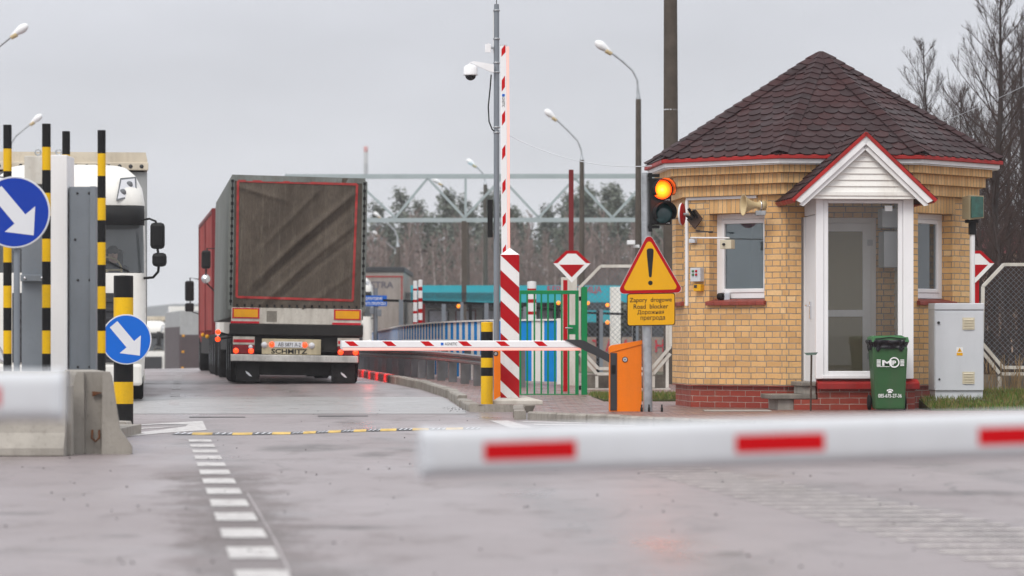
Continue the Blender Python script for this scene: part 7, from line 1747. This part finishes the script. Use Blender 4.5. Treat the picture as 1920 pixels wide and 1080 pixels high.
# --- forest behind the border post
def pine(rt, h, seed, crown_from=.38, wid=.17):
    rd = random.Random(seed); tr, cr_ = MB(), MB()
    tr.tube([(0, 0, 0), (rd.uniform(-.15, .15), 0, h*.5), (rd.uniform(-.2, .2), 0, h*.98)], [.16, .11, .02], 6)
    n = 64
    for i in range(n):
        t = crown_from+(1-crown_from)*(i+.5)/n; w_ = h*wid*(1-((t-crown_from)/(1-crown_from))**1.6)*rd.uniform(.55, 1.2)+.25; az = i*2.4+rd.uniform(-.4, .4)
        L_ = w_*rd.uniform(.35, 1); c = Vector((cos(az)*L_, sin(az)*L_, h*t+rd.uniform(-.2, .25)))
        tr.tube([(0, 0, h*t-.3), c], [.03, .012], 3, cap=False)
        clumps(cr_, c, (.75, .75, .5), 52, .16, rd)
    clumps(cr_, Vector((0, 0, h*.97)), (.22, .22, .55), 40, .18, rd)
    tr.build('trunk', M['bark_pine'], rt, local=True); cr_.build('crown', M['needle'], rt, local=True)
protos = []
for i in range(4):
    rt = root('pine_tree', (0, 0, 0), 'dark green pine in the misty wood beyond the checkpoint', 'tree', 'pines of the misty wood'); pine(rt, 14.0, 50+i, (.18, .30, .24, .12)[i], (.19, .16, .22, .17)[i]); protos.append(rt)
bp = []
for i in range(4):
    rt = root('birch_tree', (0, 0, 0), 'bare pale stemmed birch with reddish twigs before the misty pines', 'tree', 'birches at the edge of the wood')
    bare_tree(rt, 10.5, 70+i, 40, .32, .10, .16, 58, 6, 4, M['twig_red'], M['bark_birch'], tw=.020, droop=.25); bp.append(rt)
rd = random.Random(11); used = [0]*8
def place(protos, k, x, y, z, s, rz, off):
    o = protos[k] if not used[k+off] else copy_tree(protos[k]); used[k+off] = 1
    o.location = (x, y, z); o.rotation_euler = (0, 0, rz); o.scale = (s*rd.uniform(.9, 1.15), s*rd.uniform(.9, 1.15), s)
prof = [(560, 395), (680, 392), (720, 385), (760, 372), (800, 368), (850, 360), (900, 366), (950, 378), (1000, 392), (1040, 380), (1080, 362), (1130, 348), (1180, 356), (1250, 372), (1400, 360), (1700, 360), (1850, 330), (2100, 330)]
def ptop(px):
    for (a, p), (b, q) in zip(prof, prof[1:]):
        if px <= b: return p+(q-p)*max(0, (px-a)/(b-a))
    return prof[-1][1]
for row, (Y, step) in enumerate(((260, 1.7), (274, 1.9), (292, 1.9))):
    x = X_(575, Y)
    while x < X_(1330, Y):
        px = CX+x*F/Y; zt = Z_(ptop(px)+rd.uniform(-10, 38)+(0 if row else 22), Y)
        place(protos, rd.randrange(4), x+rd.uniform(-.6, .6), Y+rd.uniform(-4, 4), 0, max(.5, zt/14.0), rd.uniform(0, 6.3), 0); x += step*rd.uniform(.7, 1.3)
Y = 215; x = X_(1800, Y)
while x < X_(2010, Y):
    place(protos, rd.randrange(4), x, Y+rd.uniform(-6, 6), 0, Z_(rd.uniform(400, 490), Y)/14.0, rd.uniform(0, 6.3), 0); x += 1.3
for Y, step in ((224, 1.6), (234, 1.5), (246, 1.6)):
    x = X_(590, Y)
    while x < X_(1330, Y):
        px = CX+x*F/Y; zt = Z_(418+rd.uniform(-30, 45), Y)
        place(bp, rd.randrange(4), x+rd.uniform(-.5, .5), Y+rd.uniform(-4, 4), 0, zt/10.5, rd.uniform(0, 6.3), 4); x += step*rd.uniform(.7, 1.3)
# undergrowth that closes the foot of the wood
w = MB()
for i in range(5200): 
    y = rd.uniform(236, 300); x = rd.uniform(X_(560, y), X_(1360, y)); clumps(w, Vector((x, y, abs(rd.gauss(0, 2.4))+.1)), (.8, .8, .6), 5, .26, rd)
tag(w.build('undergrowth', [M['twig_red'], M['twig'], M['needle'][0]]), kind='stuff')
# ================================================================ AIR
def haze():
    m = bpy.data.materials.new('damp_air'); m.use_nodes = True; t = m.node_tree; t.nodes.clear()
    o = t.nodes.new('ShaderNodeOutputMaterial'); v = t.nodes.new('ShaderNodeVolumePrincipled')
    v.inputs['Color'].default_value = (.93, .945, .97, 1); v.inputs['Density'].default_value = .00034; v.inputs['Anisotropy'].default_value = .2
    t.links.new(v.outputs[0], o.inputs['Volume'])
    w = MB(); w.box(-660, 660, -65, 1110, -4.5, 52); h = w.build('haze', m); h['kind'] = 'stuff'
haze()
